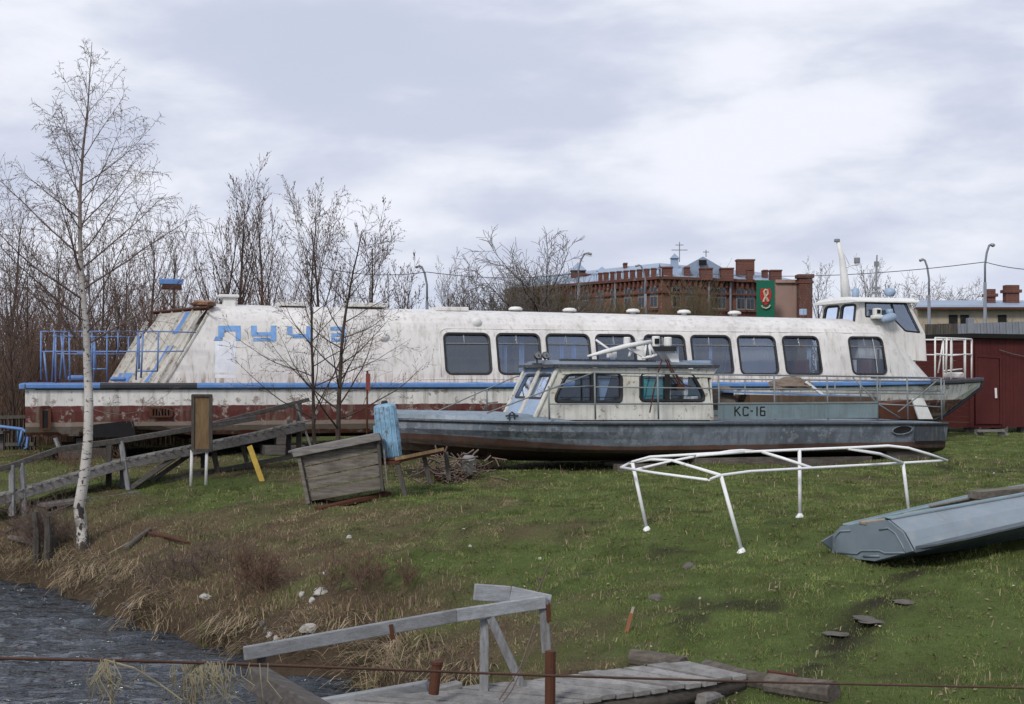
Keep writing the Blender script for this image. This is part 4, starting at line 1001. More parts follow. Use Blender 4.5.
# keel blocks
for (u, v) in ((1.2,.6),(5.5,.5),(9.5,.5),(13.5,.6),(17.5,.8),(20.5,1.3),(1.2,3.2),(5.5,3.3),(9.5,3.3),(13.5,3.2),(17.5,3.0)):
    b_ = MB(); M_w = Matrix.Translation((BB.x, BB.y, 0)) @ Matrix.Rotation(BB.rot, 4, 'Z')
    for k in range(2): b_.box((0, .0, .11+.22*k), (.32 if k else .9, .9 if k == 0 else .5, .21))
    p_ = M_w @ Vector((u, v, 0)); g = gz(p_.x, p_.y); o = b_.build('keel_block', M_['wood_dk'], None, bevel=.01); o.location = (p_.x, p_.y, max(g, -.05)-.02); o.rotation_euler = (0,0,BB.rot)
    tag(o, 'dark timber block propping up the hull of the long white boat', 'block', 'timber blocks under the long white boat')

# ---------------------------------------------------------------- the patrol launch in front
KB = Frame(-1.95, 24.9, 18.0)
ks = thing('motor_launch', 'grey-blue motor launch with cream cabin, marked KC-16, in front of the long white boat', 'boat', (KB.x, KB.y, 0), KB.rot)
KC = 1.35; k_ = lambda px, py, v=0.: KB.p(px, py, v)
KL = KB.uz(947.5, 440, 0)[0]
def k_station(u):
    t = max(0, 1-u/4.6); nar = t**2.2
    dk = k_(min(max(400, 400), 947), 424, 0).z
    half = KC*(1-nar)+.01; ch = KC*.93*max(0, 1-max(0, 1-(u+.0)/5.2)**1.9)+.008
    zg = .865-.010*u+.05*t*t
    zc_ = .36-.008*u+.22*t**2; kl = .08+.20*t**2.5-.004*u
    return [(KC-half, zg), (KC-half*.985, zg-.16), (KC-(half*.45+ch*.55), (zg+zc_)/2-.05), (KC-ch, zc_), (KC-ch*.93, zc_-.06), (KC-ch*.5, (zc_+kl)/2-.05), (KC-.008, kl)]
us = [0,.15,.4,.8,1.2,1.7,2.2,2.8,3.4,4.0,4.6,5.5,6.5,7.5,8.5,9.5,10.3,KL]
mb = MB(); rows = []
for u in us:
    st = k_station(u); rows.append([Vector((u, v, z)) for v, z in st]+[Vector((u, 2*KC-v, z)) for v, z in st[::-1][1:]])
mb.grid(rows); mb.add(rows[-1], [tuple(range(len(rows[-1])))]); mb.build('hull', M_['ks_hull'], ks, local=True)
# cambered deck, turtle-backed at the bow
mb = MB(); rows = []
for u in us:
    v, z = k_station(u)[0]; cam_ = (.17 if u < 2.4 else .17*max(0, 1-(u-2.4)/1.0)+.03)
    if u > 9.0: cam_ = .02
    rows.append([Vector((u, v+(KC-v)*a, z+.004+cam_*b)) for a, b in ((0,0),(.06,.55),(.25,.85),(.6,.97),(1,1))]+[Vector((u, 2*KC-v-(KC-v)*a, z+.004+cam_*b)) for a, b in ((.6,.97),(.25,.85),(.06,.55),(0,0))])
mb.grid(rows); mb.build('deck', M_['ks_deck'], ks, local=True, smooth=False)
mb = MB()
for far in (0, 1): mb.tube([Vector((u, (k_station(u)[0][0]-.02) if not far else 2*KC-k_station(u)[0][0]+.02, k_station(u)[0][1]-.005)) for u in us], .028, 6)
mb.build('gunwale', M_['ks_trim'], ks, local=True, smooth=True)
# exhaust recess and darker stern plate
c_ = k_(902,430,0); mb = MB(); n = 20; o_ = [(c_.x+.22*math.cos(a)+.05*math.sin(a), c_.z+.085*math.sin(a)) for a in [2*math.pi*k/n for k in range(n)]]
mb.add([(u, -.012, z) for u, z in o_]+[(c_.x+.06, .0, c_.z)], [(i, (i+1) % n, n) for i in range(n)]); mb.build('exhaust_recess', M_['dark'], ks, local=True)
mb = MB(); n = 20; mb.tube([Vector((u, -.012, z)) for u, z in o_+[o_[0]]], .014, 5, cap=False); mb.build('exhaust_rim', M_['ks_hull'], ks, local=True, smooth=True)
a = k_(914.5,441,0); b = k_(944,423.5,0); mb = MB(); mb.poly([(a.x, -.008, a.z), (b.x+.03, -.008, a.z), (b.x-.03, -.008, b.z), (a.x, -.008, b.z)], (0,.02,0)); mb.build('stern_plate', M_['ks_trim'], ks, local=True)
# aft bulwark with the number
a = k_(718.5,419.5,.06); b = k_(877.5,403,.06)
for v, nm in ((.07,'bulwark'), (2*KC-.07,'bulwark')):
    mb = MB(); mb.box(((a.x+b.x)/2, v, (a.z+b.z)/2), (b.x-a.x, .03, b.z-a.z)); bw = mb.build(nm, M_['ks_bul'], ks, local=True)
    mb = MB(); mb.box(((a.x+b.x)/2, v, b.z+.012), (b.x-a.x, .06, .03)); mb.build('capping', M_['ks_rail'], bw, local=True)
    if v < 1: near_bw = bw
M_['stencil'] = plain('black_stencil_paint', (.012,.014,.016), .6, .3, .2)
def kst(polys):
    m = MB()
    for p_ in polys:
        m.poly([k_(x, y, .05) for x, y in p_])
    m.build('character', M_['stencil'], near_bw, local=True)
def seg(x0, y0, x1, y1, w_=1.3):
    dx, dy = x1-x0, y1-y0; L = math.hypot(dx, dy); nx, ny = -dy/L*w_/2, dx/L*w_/2
    return [(x0+nx, y0+ny), (x1+nx, y1+ny), (x1-nx, y1-ny), (x0-nx, y0-ny)]
kst([seg(735,406.5,735,416), seg(735.3,411.5,740,406.5), seg(736.4,410.4,740.5,416)])
kst([seg(743.2,408,743.2,414.8), seg(743.4,407.2,748,407.2), seg(743.4,415.4,748,415.4), seg(748,407,748,409), seg(748,413.6,748,415.7)])
kst([seg(750.5,411,753,411)])
kst([seg(757,406.5,757,416)])
kst([seg(760.6,407.3,760.6,415.2), seg(760.4,407.1,765,407.1), seg(760.4,411,765,411), seg(760.4,415.4,765,415.4), seg(764.8,411,764.8,415.5)])
# cabin
CV0, CV1 = .42, 2.28
sidep = [k_(535,420,CV0), k_(559,367.5,CV0), k_(712,369,CV0), k_(707,378,CV0), k_(713,420,CV0)]
sidep = ccw([(p.x, p.z) for p in sidep])
wA = round_poly([ (p.x, p.z) for p in [k_(566.5,374.5,CV0), k_(621,374,CV0), k_(621,402,CV0), k_(556,402,CV0), k_(556,396,CV0)]], .10)
wB = round_poly([ (p.x, p.z) for p in [k_(640.5,373.5,CV0), k_(691.5,373.5,CV0), k_(703.5,395,CV0), k_(703,400.5,CV0), k_(640.5,400.5,CV0)]], .08)
m = MB()
for v in (CV0, CV1): holed(m, sidep, [wA, wB], [], [], lambda u, z: Vector((u, v, z)))
fa, fb = k_(535,420,CV0), k_(559,367.5,CV0)
FQ = quad_map(fa, Vector((fa.x, CV1, fa.z)), Vector((fb.x, CV1, fb.z)), fb)
wf = [ccw(round_poly([(.09,.42),(.47,.42),(.47,.86),(.12,.86)], .04)), ccw(round_poly([(.53,.42),(.91,.42),(.88,.86),(.53,.86)], .04))]
ra, rb = k_(713,420,CV0), k_(710,369,CV0)
for y0, y1 in ((CV0, 1.0), (1.7, CV1)): m.add([(ra.x, y0, ra.z), (ra.x, y1, ra.z), (rb.x, y1, rb.z), (rb.x, y0, rb.z)], [(0,1,2,3)])
cabk = m.build('cabin', M_['ks_cab'], ks, local=True, solid=.035)
m = MB(); holed(m, sq, wf, [], [], FQ); wsf = m.build('windscreen_panel', M_['ks_light'], cabk, local=True, solid=.03)
m = MB()
for h in wf: m.poly([FQ(*p_)+Vector((.01,0,0)) for p_ in h])
m.build('windscreen_pane', M_['glass_sky'], wsf, local=True)
m = MB()
for s_ in (.0, .5, 1.0): m = MB(); m.bar(FQ(s_, 0)+Vector((-.03,0,0)), FQ(s_, 1)+Vector((-.03,0,0)), .10 if s_ != .5 else .14, .05, up=(1,0,.3)); m.build('windscreen_pillar', M_['ks_cab'], cabk, local=True, bevel=.01)
m = MB()
for h in wf: ring(m, offs(h, .03), offs(h, -.015), lambda a, b, o=0: FQ(a, b)+Vector((-.022, 0, 0)))
m.build('windscreen_gasket', M_['rubber'], wsf, local=True)
for h, dpx, tint in ((wA, 593.5, 'glass_ks'), (wB, 666.5, 'glass_ks')):
  for v, sg in ((CV0, 1), (CV1, -1)):
    m = MB(); fn = lambda u, z, o=0: Vector((u, v-sg*o, z))
    ring(m, offs(h, .035), offs(h, .01), fn, .019, .045); ring(m, offs(h, .01), offs(h, -.028), fn, .045, .03); ring(m, offs(h, -.028), offs(h, -.03), fn, .03, -.03)
    d = k_(dpx, 387, CV0).x; zz = [z for u, z in h]; m.box((d, v-sg*.012, (max(zz)+min(zz))/2), (.12 if h is wA else .11, .05, max(zz)-min(zz)))
    w_o = m.build('window', M_['rubber'], cabk, local=True)
    m = MB(); m.poly([fn(u, z, -.008) for u, z in h]); m.build('pane', M_[tint], w_o, local=True)
    if sg > 0:
        us_ = [u for u, z in h]
        m = MB()
        for zz_ in (min(zz)+.09, max(zz)-.09): m.bar((min(us_)+.1, v-.02, zz_), (max(us_)-.1, v-.02, zz_), .015, .015)
        m.build('guard_bar', M_['rubber'], w_o, local=True)
ax = k_(641.5,387,CV0).x; bx = k_(664.5,387,CV0).x; zc_ = k_(650,387,CV0).z
m = MB(); m.box(((ax+bx)/2, CV0+.03, zc_), (bx-ax, .02, .5)); m.build('teal_board', M_['teal'], cabk, local=True)
m = MB(); p0 = k_(676,387,CV0+.3); p1 = k_(700,387,CV0+.3); m.box(((p0.x+p1.x)/2+.2, CV0+.35, zc_+.02), (.35,.02,.4)); m.build('teal_board', M_['teal'], cabk, local=True)
for (x0, x1, xb0, xb1, y0, y1, v) in ((598,611,600,604,376,400,CV0+.08),(575,585,575,590,376,402,CV0+.9)):
    m = MB(); m.poly([k_(x0, y0, v), k_(x1, y0, v), k_(xb1, y1, v), k_(xb0, y1, v)], (0,.01,0)); m.build('curtain', M_['curtain'], cabk, local=True)
m = MB(); zf = k_(600,419,CV0).z-.0; m.box(((fa.x+ra.x)/2, KC, zf-.05), (ra.x-fa.x-.1, CV1-CV0-.06, .04)); m.box((k_(628,390,CV0).x, KC, zc_), (.04, CV1-CV0-.08, .7)); m.box((k_(575,390,CV0+.5).x, 1.0, zf+.3), (.3,.5,.6)); m.build('cabin_interior', M_['floor_in'], cabk, local=True)
# roof slab with dark edge
a = k_(516,365.5,CV1-.15); b = k_(718.5,367,CV0-.1)
ua, ub_ = fb.x-.12, k_(718.5,367,CV0-.1).x; zr = k_(640,366,CV0).z
m = MB(); rows = []
for u in (ua, ua+.05, (ua+ub_)/2, ub_-.05, ub_):
    zz = zr+.012*(u-(ua+ub_)/2)*-.6; e = 0 if u in (ua, ub_) else 1
    rows.append([Vector((u, CV0-.09, zz-.02)), Vector((u, CV0-.09, zz+.02)), Vector((u, CV0+.3, zz+.06*e+.02)), Vector((u, KC, zz+.085*e+.02)), Vector((u, CV1-.3, zz+.06*e+.02)), Vector((u, CV1+.09, zz+.02)), Vector((u, CV1+.09, zz-.02))])
m.grid(rows, close=True); m.add(rows[0], [tuple(range(7))]); m.add(rows[-1], [tuple(range(7))]); m.build('cabin_roof', M_['ks_roof'], cabk, local=True)
m = MB(); m.box(((ua+ub_)/2, CV0-.1, zr-.0), (ub_-ua+.03, .03, .05)); m.box((ua-.01, KC, zr), (.03, CV1-CV0+.2, .05)); m.build('roof_edge', M_['ks_trim'], cabk, local=True)
m = MB(); pa = [k_(559,368.5,CV0), k_(716.5,369,CV0), k_(710.5,377.5,CV0), k_(562,374,CV0)]; m.poly([Vector((p.x, CV0-.035, p.z)) for p in pa], (0,.03,0)); m.build('eaves_board', M_['ks_cab'], cabk, local=True)
m = MB(); m.bar(k_(560,361.5,.8), k_(655,362.5,.8), .10, .05); m.bar(k_(560,360,1.6), k_(655,361.5,1.6), .10, .05); m.build('roof_runner', M_['ks_trim'], ks, local=True)
m = MB(); m.box(k_(694,362,1.0), (.42,.6,.06)); m.build('roof_hatch', M_['ks_light'], ks, local=True)
# spot lights on the roof
for px in (537, 545):
    c_ = k_(px, 355.5, .9 if px == 537 else 1.2); m = MB(); m.lathe(c_, [(.03,-.06),(.07,-.03),(.075,.05),(.065,.06)], 14, Matrix.Rotation(math.radians(80), 3, 'Y') @ Matrix.Rotation(math.radians(30), 3, 'X')); m.tube([c_, c_-Vector((0,0,.14))], .018, 6); m.box(c_-Vector((0,0,.16)), (.16,.12,.04))
    s_o = m.build('spot_light', M_['ks_trim'], ks, local=True, smooth=False)
    m = MB(); m.lathe(c_+Vector((-.0,-.07,0)), [(.055,-.01),(.055,.01)], 14, Matrix.Rotation(math.radians(90), 3, 'X')); m.build('lens', M_['alu'], s_o, local=True)
# folded white mast
g = lambda x, y, v=.9: k_(580+x/7.314, 330+y/7.314, v)
m = MB()
m.tube([g(55,192), g(180,160), g(340,118), g(520,85)], [.02,.045,.05,.04], 6); m.tube([g(115,72,1.2), g(225,150,1.0)], .022, 6); m.tube([g(350,130,1.1), g(450,190,1.1)], .02, 6)
m.tube([g(470,205), g(480,110), g(505,100), g(545,175)], .028, 6); m.tube([g(455,205), g(520,195), g(560,180)], .03, 6); m.tube([g(505,110), g(520,200)], .025, 6); m.tube([g(370,160,1.2), g(360,195,1.2)], .03, 6)
fm_ = m.build('folded_mast', M_['white_metal'], ks, local=True, smooth=True)
m = MB(); m.poly([g(360,130,.95), g(470,150,.95), g(455,195,.95), g(400,165,.95)], (0,.03,0)); m.build('bracket', M_['white_metal'], fm_, local=True); m = MB(); m.poly([g(620,165,1.0), g(715,170,1.0), g(730,252,1.0), g(680,250,1.0)], (0,.35,0)); m.build('bracket', M_['white_metal'], fm_, local=True); m = MB(); m.box(g(232,180,1.1), (.16,.12,.11)); m.build('bracket', M_['white_metal'], fm_, local=True)
for (x0, x1, y0, y1, v, nm) in ((320,367,52,105,1.3,'lamp'),(415,462,60,95,1.3,'lamp'),(528,582,45,120,.9,'lamp'),(615,668,52,118,1.0,'lamp')):
    c_ = (g(x0, y0, v)+g(x1, y1, v))/2; w_ = (g(x1, y0, v)-g(x0, y0, v)).x/2; h = (g(x0, y0, v)-g(x0, y1, v)).z/2
    m = MB(); m.lathe(c_, [(w_*.9,-h),(w_,-h*.8),(w_,h*.8),(w_*.85,h)], 14); l_ = m.build(nm, M_['white_metal'], fm_, local=True, smooth=False)
    if x0 == 528: m = MB(); m.box(c_+Vector((-.01,-w_,0)), (.09,.03,.10)); m.build('lens', M_['dark'], l_, local=True)
m = MB(); m.box(g(610,138,1.0), (.42,.3,.09)); m.build('lamp_base', M_['rubber'], fm_, local=True)
# rust red straps hanging from the roof to the rail
m = MB()
for ln in ([(600,215),(575,300),(545,420),(510,605)], [(625,215),(660,290),(700,360),(730,420)], [(640,215),(680,300),(715,350),(740,430)], [(700,320),(760,400),(850,430)]):
    m.tube([g(x, y, .25) for x, y in ln], .014, 5)
m.box(g(738,420,.25), (.12,.08,.12)); m.build('hanging_strap', M_['rust'], ks, local=True)
# railings
VR = .08; r1, r2, r3 = 375.5, 388.5, 403.5
m = MB(); T = lambda px, py, v=VR: k_(px, py, v)
m.tube([T(594,372.5), T(657,373.5), T(718,374.5), T(827,376), T(940,378)], .016, 6)
m.tube([T(594,387), T(718,388.5), T(827,389.5), T(940,391)], .013, 6); m.tube([T(550,404), T(594,404), T(720,404)], .013, 6); m.tube([T(878,404), T(942,407)], .013, 6)
m.tube([T(594,372.5), T(540,393), T(487,413)], .014, 6); m.tube([T(594,386), T(548,388)], .013, 6)
for px, y0 in ((548.5,386),(594.5,372.5),(657.5,373.5),(718.5,374.5),(774,375),(827,376),(877,376.5),(907,377.5),(941,378)): m.tube([T(px, y0), T(px+1, 419.5)], .019, 6)
m.tube([T(853,377.5), T(878,404), T(900,418)], .015, 6); m.tube([T(940,378), T(920,395), T(898,412)], .015, 6); m.tube([T(860,377), T(861,403)], .014, 6)
V2 = 2*KC-.08; m.tube([k_(438,411,V2-.5), k_(487,389,V2), k_(515,377,V2), k_(520,376,V2)], .013, 6); m.tube([k_(487,410,V2), k_(487,389,V2)], .016, 6); m.tube([k_(487,403,V2), k_(498,402,V2)], .013, 6)
m.tube([k_(720,379,V2), k_(944,381.5,V2)], .015, 6); m.tube([k_(720,392,V2), k_(944,394,V2)], .012, 6)
for px in (745, 790, 835, 880, 944): m.tube([k_(px, 380, V2), k_(px, 414, V2)], .016, 6)
for v0, v1 in ((VR, V2),):
    e = T(941,378); m.tube([e, Vector((e.x, V2, e.z))], .015, 6); e = T(941,391); m.tube([e, Vector((e.x, V2, e.z))], .012, 6)
m.build('railing', M_['ks_rail'], ks, local=True, smooth=True)
# bow cleat and stern board
m = MB(); c_ = k_(512,417,.35); m.tube([c_+Vector((-.12,0,.02)), c_+Vector((-.03,0,.03)), c_+Vector((.03,0,.03)), c_+Vector((.12,0,.02))], .018, 6)
m.tube([c_+Vector((-.05,0,-.05)), c_+Vector((-.05,0,.05)), c_+Vector((0,0,.09)), c_+Vector((.05,0,.05)), c_+Vector((.05,0,-.05))], .018, 6); m.build('cleat', M_['ks_trim'], ks, local=True)
m = MB(); m.poly([k_(912,398.5,.9), k_(923.5,398,.9), k_(933,419,.9), k_(919,419,.9)], (0,.04,0)); m.build('white_board', M_['white_metal'], ks, local=True)
m = MB(); m.poly([k_(880,405,1.2), k_(910,400,1.2), k_(925,400,1.2), k_(928,419,1.2), k_(880,419,1.2)], (0,.5,0)); m.build('engine_box', M_['rust'], ks, local=True)
# cargo lying on the aft deck
def ksw(v): return Matrix.Translation((KB.x, KB.y, 0)) @ Matrix.Rotation(KB.rot, 4, 'Z') @ v
M_['canvas'] = plain('brown_canvas', (.20,.16,.13), .95, .1, .4, 7, bump=.6)
M_['brown_board'] = paint('brown_board_paint', (.09,.055,.03), rustamt=.1, dirtamt=.4, sc=2)
mb = blob((0,0,0), (.34,.3,.28), 3); c_ = ksw(k_(722,402,1.2)); o = mb.build('canvas_bundle', M_['canvas'], None, smooth=False); o.location = c_; tag(o, 'brown canvas bundle on the launch deck just aft of the cabin', 'bundle')
c_ = ksw(k_(789,386,1.1)); mb = blob((0,0,0), (.42,.3,.15), 8, amp=.5, n=12, m_=24); o = mb.build('netting_heap', M_['canvas'], None); o.location = c_; o.rotation_euler = (0,0,KB.rot); tag(o, 'heap of grey-brown netting on top of the boards on the launch', 'net')
mb = MB(); p0, p1 = k_(742,400,1.0), k_(868,402,1.0); mb.bar(ksw(p0), ksw(p1), .7, .22); mb.build('brown_box', M_['brown_board'], None, bevel=.01); tag(bpy.context.scene.objects[-1] if False else COL.objects['brown_box'], 'long low brown box lying on the aft deck of the launch', 'box')
mb = MB(); mb.bar(ksw(k_(720,391.5,.9)), ksw(k_(872,397,.9)), .3, .03); o = mb.build('blue_plank', M_['blue'], None); tag(o, 'blue plank laid over the brown box on the launch', 'plank')
mb = MB(); mb.bar(ksw(k_(806,382,.8)), ksw(k_(823,395,.8)), .05, .05); o = mb.build('pale_stick', M_['white_metal'], None); tag(o, 'short pale stick leaning beside the netting heap on the launch', 'stick')
# beams under the launch
for i, (px, py, L_, hh) in enumerate(((735,462,1.8,.16),(820,462,2.2,.2),(640,466,1.0,.14),(905,456,1.0,.2))):
    p0 = KB.p(px, py, .35); w0 = ksw(p0); g0 = max(gz(w0.x, w0.y), -.2); mb = MB(); mb.box((0,0,hh/2), (L_, .25, hh)); mb.box((0,.9,hh/2), (L_*.8, .25, hh))
    o = mb.build('support_beam', M_['log'], None, bevel=.015); o.location = (w0.x, w0.y, g0-.03); o.rotation_euler = (0,0,KB.rot)
    tag(o, 'dark timber beam carrying the launch just above the grass', 'beam', 'timber beams under the launch')
# ================================================================== THINGS ON THE BANK
def solo(mb, name, mat, label, cat, group=None, **k):
    vs = mb.v; o3 = Vector((sum(v.x for v in vs)/len(vs), sum(v.y for v in vs)/len(vs), min(v.z for v in vs)))
    return tag(mb.build(name, mat, None, origin=o3, **k), label, cat, group)
# ---- long wooden gangway at the left
gw = thing('wooden_gangway', 'long grey wooden gangway with a handrail rising from the water to the stern', 'gangway', P(60, 500, 25.3))
YG = lambda px: 24.5+.0133*px
g_ = lambda px, py, dy=0: P(px, py, YG(px)+dy)
def plank(name, pts, w_, h, mat, parent, up=(0,0,1), bevel=.008, ext=0):
    m = MB()
    for a, b in zip(pts[:-1], pts[1:]): m.bar(a, b, w_, h, up)
    return m.build(name, mat, parent, bevel=bevel)
plank('handrail', [g_(-40,477), g_(8,467), g_(60,449), g_(122,440.5), g_(256,418)], .06, .10, M_['wood_dk'], gw)
plank('handrail', [g_(122,440.5,.05), g_(200,427,.05), g_(309,399.5,.05)], .05, .075, M_['wood_dk'], gw)
plank('handrail', [g_(212,423,.9), g_(300,404,.9)], .05, .06, M_['wood_dk'], gw)
# walking deck: beams with cross boards
plank('deck_beam', [g_(-50,508), g_(5,499), g_(120,465.5), g_(256,438), g_(305,426)], .08, .16, M_['wood'], gw)
plank('deck_beam', [g_(-50,506,.9), g_(5,497,.9), g_(120,464,.9), g_(256,437,.9), g_(305,426,.9)], .08, .16, M_['wood_dk'], gw)
m = MB(); pts = [g_(-50,504), g_(5,495), g_(120,461.5), g_(256,434), g_(305,422)]
for a, b in zip(pts[:-1], pts[1:]):
    n = int((b-a).length/.17)
    for k in range(n): c_ = a.lerp(b, (k+.5)/n); m.bar(c_+Vector((0,-.04,.02)), c_+Vector((0,.98,.02)), .15, .03, r=random.random())
m.build('deck_boards', M_['wood'], gw)
def post(name, a, b, w_, mat, parent=None, bevel=.006):
    m = MB(); m.bar(a, b, w_, w_, up=(0,1,0)); return m.build(name, mat, parent, bevel=bevel)
for (x0, y0, x1, y1, w_, mt, dy) in [(12,465,12,516,.09,'woodz',0),(21.5,463,25,520,.085,'woodz',0),(121,441,128.5,490,.08,'woodz',0),(109.5,443,108.5,491,.09,'wood_dkz',.6),(296,404,311,447,.04,'woodz',0),(299,403,299,455,.10,'wood_dkz',.3),(290,420,288,455,.10,'wood_dkz',.8),(123,470,123,490,.10,'woodz',.4),(213,448,218,474,.09,'wood_dkz',.2),(203,450,203,468,.08,'wood_dkz',.8),(241,440,247,462,.08,'wood_dkz',.2)]:
    post('post', g_(x0, y0, dy), g_(x1, y1, dy), w_, M_[mt], gw)
for (x0, y0, x1, y1, w_, dy) in [(128,490,178,455,.09,.0),(150,482,188,456,.08,.4),(118,497,200,474,.10,.2),(200,474,300,455,.09,.3)]:
    post('brace', g_(x0, y0, dy), g_(x1, y1, dy), w_, M_['wood_dk'], gw)
m = MB(); m.bar(g_(40,505,-.1), g_(134,492,-.1), .5, .05); solo(m, 'old_board', M_['wood'], 'loose weathered board lying on the ground below the gangway, right of the birch', 'board')
# ---- information board on two white legs
p0 = hit(200, 486); Yb = p0.y
ib = thing('notice_board', 'blank brown upright board in a dark frame on two pale legs beside the gangway', 'board', p0)
m = MB(); m.box(P(202, 422, Yb), (P(210.5, 0, Yb).x-P(193.5, 0, Yb).x, .03, 54/F*Yb)); m.build('panel', M_['wood_ply'], ib, bevel=.005)
m = MB(); wx = .05
for (a, b) in (((193,395),(193,451)), ((210.8,395),(210.8,451)), ((192,395.5),(212,395.5)), ((192,450.5),(212,450.5))): m.bar(P(*a, Yb-.02), P(*b, Yb-.02), .06, wx, up=(0,1,0) if a[0] == b[0] else (0,0,1))
m.build('frame', M_['wood_dkz'], ib, bevel=.005)
for px in (191.5, 206.5): m = MB(); m.tube([P(px-.8, 488, Yb+.03), P(px+.3, 450, Yb+.03)], .028, 8); m.build('leg', M_['white_metal'], ib, smooth=True)
# ---- yellow post
m = MB(); a = hit(262, 481); Yy = a.y; m.bar(P(262.5, 482, Yy), P(249.5, 446, Yy+.15), .10, .035, up=(0,1,0)); solo(m, 'yellow_post', M_['yellow'], 'short leaning yellow post under the right end of the gangway', 'post', bevel=.005)
# ---- signpost in front of the boat
m = MB(); YS = 26.0; sg = thing('sign_post', 'thin rusty post with a small faded red plate between the sapling and the blue tank', 'sign', (P(367,0,YS).x, YS, gz(P(367,0,YS).x, YS)))
m.tube([P(367,452,YS), P(367.3,371,YS)], .018, 6); m.build('pole', M_['rust'], sg, smooth=True)
m = MB(); m.box(P(368,382,YS-.03), (.08,.015,.30)); m.build('plate', M_['red_lead'], sg)
# ---- tilted wooden crate
pc = hit(345, 505); Yc = pc.y+.1
cr = thing('wooden_crate', 'large tilted box of weathered planks with a lid slipping to one side', 'crate', pc)
TL, TR, BL, BR = (299,456), (378,439), (308.5,502), (382.5,489)
W = lambda s_, t, dy=0: P(TL[0]*(1-s_)*(1-t)+TR[0]*s_*(1-t)+BL[0]*(1-s_)*t+BR[0]*s_*t, TL[1]*(1-s_)*(1-t)+TR[1]*s_*(1-t)+BL[1]*(1-s_)*t+BR[1]*s_*t, Yc+dy)
M_['crate'] = wood('silvery_crate_wood', (.235,.215,.185), (.105,.09,.075), dark=.7)
nP = 4
for dy, nm in ((0,'front_planks'), (.62,'back_planks')):
    m = MB()
    for k in range(nP):
        t0 = k/nP+.012; t1 = (k+1)/nP-.012
        vs = [W(.03,t0,dy), W(1,t0,dy), W(1,t1,dy), W(.03,t1,dy)]; m.poly(vs, (0,.03,0), r=(.15,.35,.5,.85)[k])
    m.build(nm, M_['crate'], cr, bevel=.006)
for s_ in (-.05, 1.0):
    m = MB(); m.poly([W(s_+.05,.0,.03), W(s_+.05,0,.6), W(s_+.05,1,.6), W(s_+.05,1,.03)], (.03,0,0)); m.build('side_planks', M_['crate'], cr)
m = MB(); m.bar(W(.0,-.02,-.03), W(.0,1.04,-.03), .06, .13, up=(0,1,0)); m.build('corner_post', M_['crate'], cr, bevel=.01)
m = MB(); m.bar(W(1.0,.02,-.03), W(1.0,1.04,-.03), .05, .08, up=(0,1,0)); m.build('corner_post', M_['wood_dkz'], cr, bevel=.01)
m = MB(); a = W(-.07,-.14,.27); b = W(1.03,-.10,.27); m.bar(a, b, .80, .035); m.bar(W(-.07,-.08,-.12), W(1.03,-.04,-.12), .05, .12); m.build('lid', M_['wood'], cr, bevel=.008)
m = MB(); m.bar(hit(318, 511)+Vector((0,0,.03)), hit(388, 496)+Vector((0,0,.05)), .18, .05); solo(m, 'rusty_sheet', M_['rust'], 'rusty brown strip lying along the foot of the tilted crate', 'scrap')
# ---- rusty trestle table
ft = hit(405, 497); Yt = ft.y+.35
tb = thing('rusty_trestle', 'low rusty trestle table with dark legs beside the crate', 'table', hit(410, 492))
m = MB(); m.bar(P(371,463,Yt), P(401,461.5,Yt), .50, .05); m.bar(P(399,461,Yt), P(444,450.5,Yt), .46, .04); m.build('table_top', M_['rust'], tb, bevel=.005)
m = MB(); m.bar(P(395,459,Yt-.26), P(444,449,Yt-.26), .02, .05); m.build('edge_strip', M_['wood_ply'], tb)
for (a, b, dy) in (((397,462),(406,497),-.2),((424,456),(430,483),-.0),((379,465),(383,492),-.2),((446,452),(449,480),.15)): m = MB(); m.bar(P(*a, Yt+dy), P(*b, Yt+dy), .07, .07, up=(0,1,0)); m.build('leg', M_['wood_dkz'], tb)
# ---- blue tank standing on the trestle
tk = thing('blue_tank', 'leaning pale blue ribbed metal canister with a small dark cap, standing on the trestle', 'tank', P(391,459,Yt))
c0, c1 = P(390.5,458.5,Yt), P(384.5,403.5,Yt); ax = (c1-c0).normalized(); Hh = (c1-c0).length; sd = ax.cross(Vector((0,1,0))).normalized(); dp = sd.cross(ax).normalized()
Mr = Matrix((sd, dp, ax)).transposed(); ro = 12.0/F*Yt
m = MB(); rows = []
for (z, k) in [(0,.80),(.02,.93),(.05,.98),(.28,1.0),(.30,1.03),(.33,1.0),(.62,.97),(.64,1.0),(.67,.97),(.93,.93),(.965,.87),(.985,.70),(1.0,.3)]:
    rows.append([c0+Mr @ Vector((ro*k*math.copysign(abs(math.cos(a))**.62, math.cos(a)), ro*.85*k*math.copysign(abs(math.sin(a))**.62, math.sin(a)), z*Hh)) for a in [2*math.pi*j/24 for j in range(24)]])
m.grid(rows, close=True); m.add(rows[0], [tuple(range(24))]); m.add(rows[-1], [tuple(range(24))]); m.build('body', M_['tank'], tk, smooth=True)
for s_ in (-.75, -.35, .1, .5, .85):
    m = MB(); x = ro*s_; y = -ro*.85*(max(0, 1-abs(s_)**3.2))**(1/3.2)-.006; m.bar(c0+Mr @ Vector((x*1.0, y, .03*Hh)), c0+Mr @ Vector((x*.95, y*.95, .95*Hh)), .02, .022, up=(0,1,0)); m.build('rib', M_['tank'], tk, bevel=.005)
m = MB(); m.lathe(c0+Mr @ Vector((0,0,Hh)), [(.055,-.02),(.055,.03),(.035,.05)], 12, Mr); m.build('cap', M_['rubber'], tk, smooth=False)
m = MB(); m.bar(c0+Mr @ Vector((ro*1.0,-.02,.62*Hh)), c0+Mr @ Vector((ro*1.12,-.02,.02*Hh)), .05, .05, up=(0,1,0)); m.build('side_clamp', M_['tank'], tk, bevel=.01)
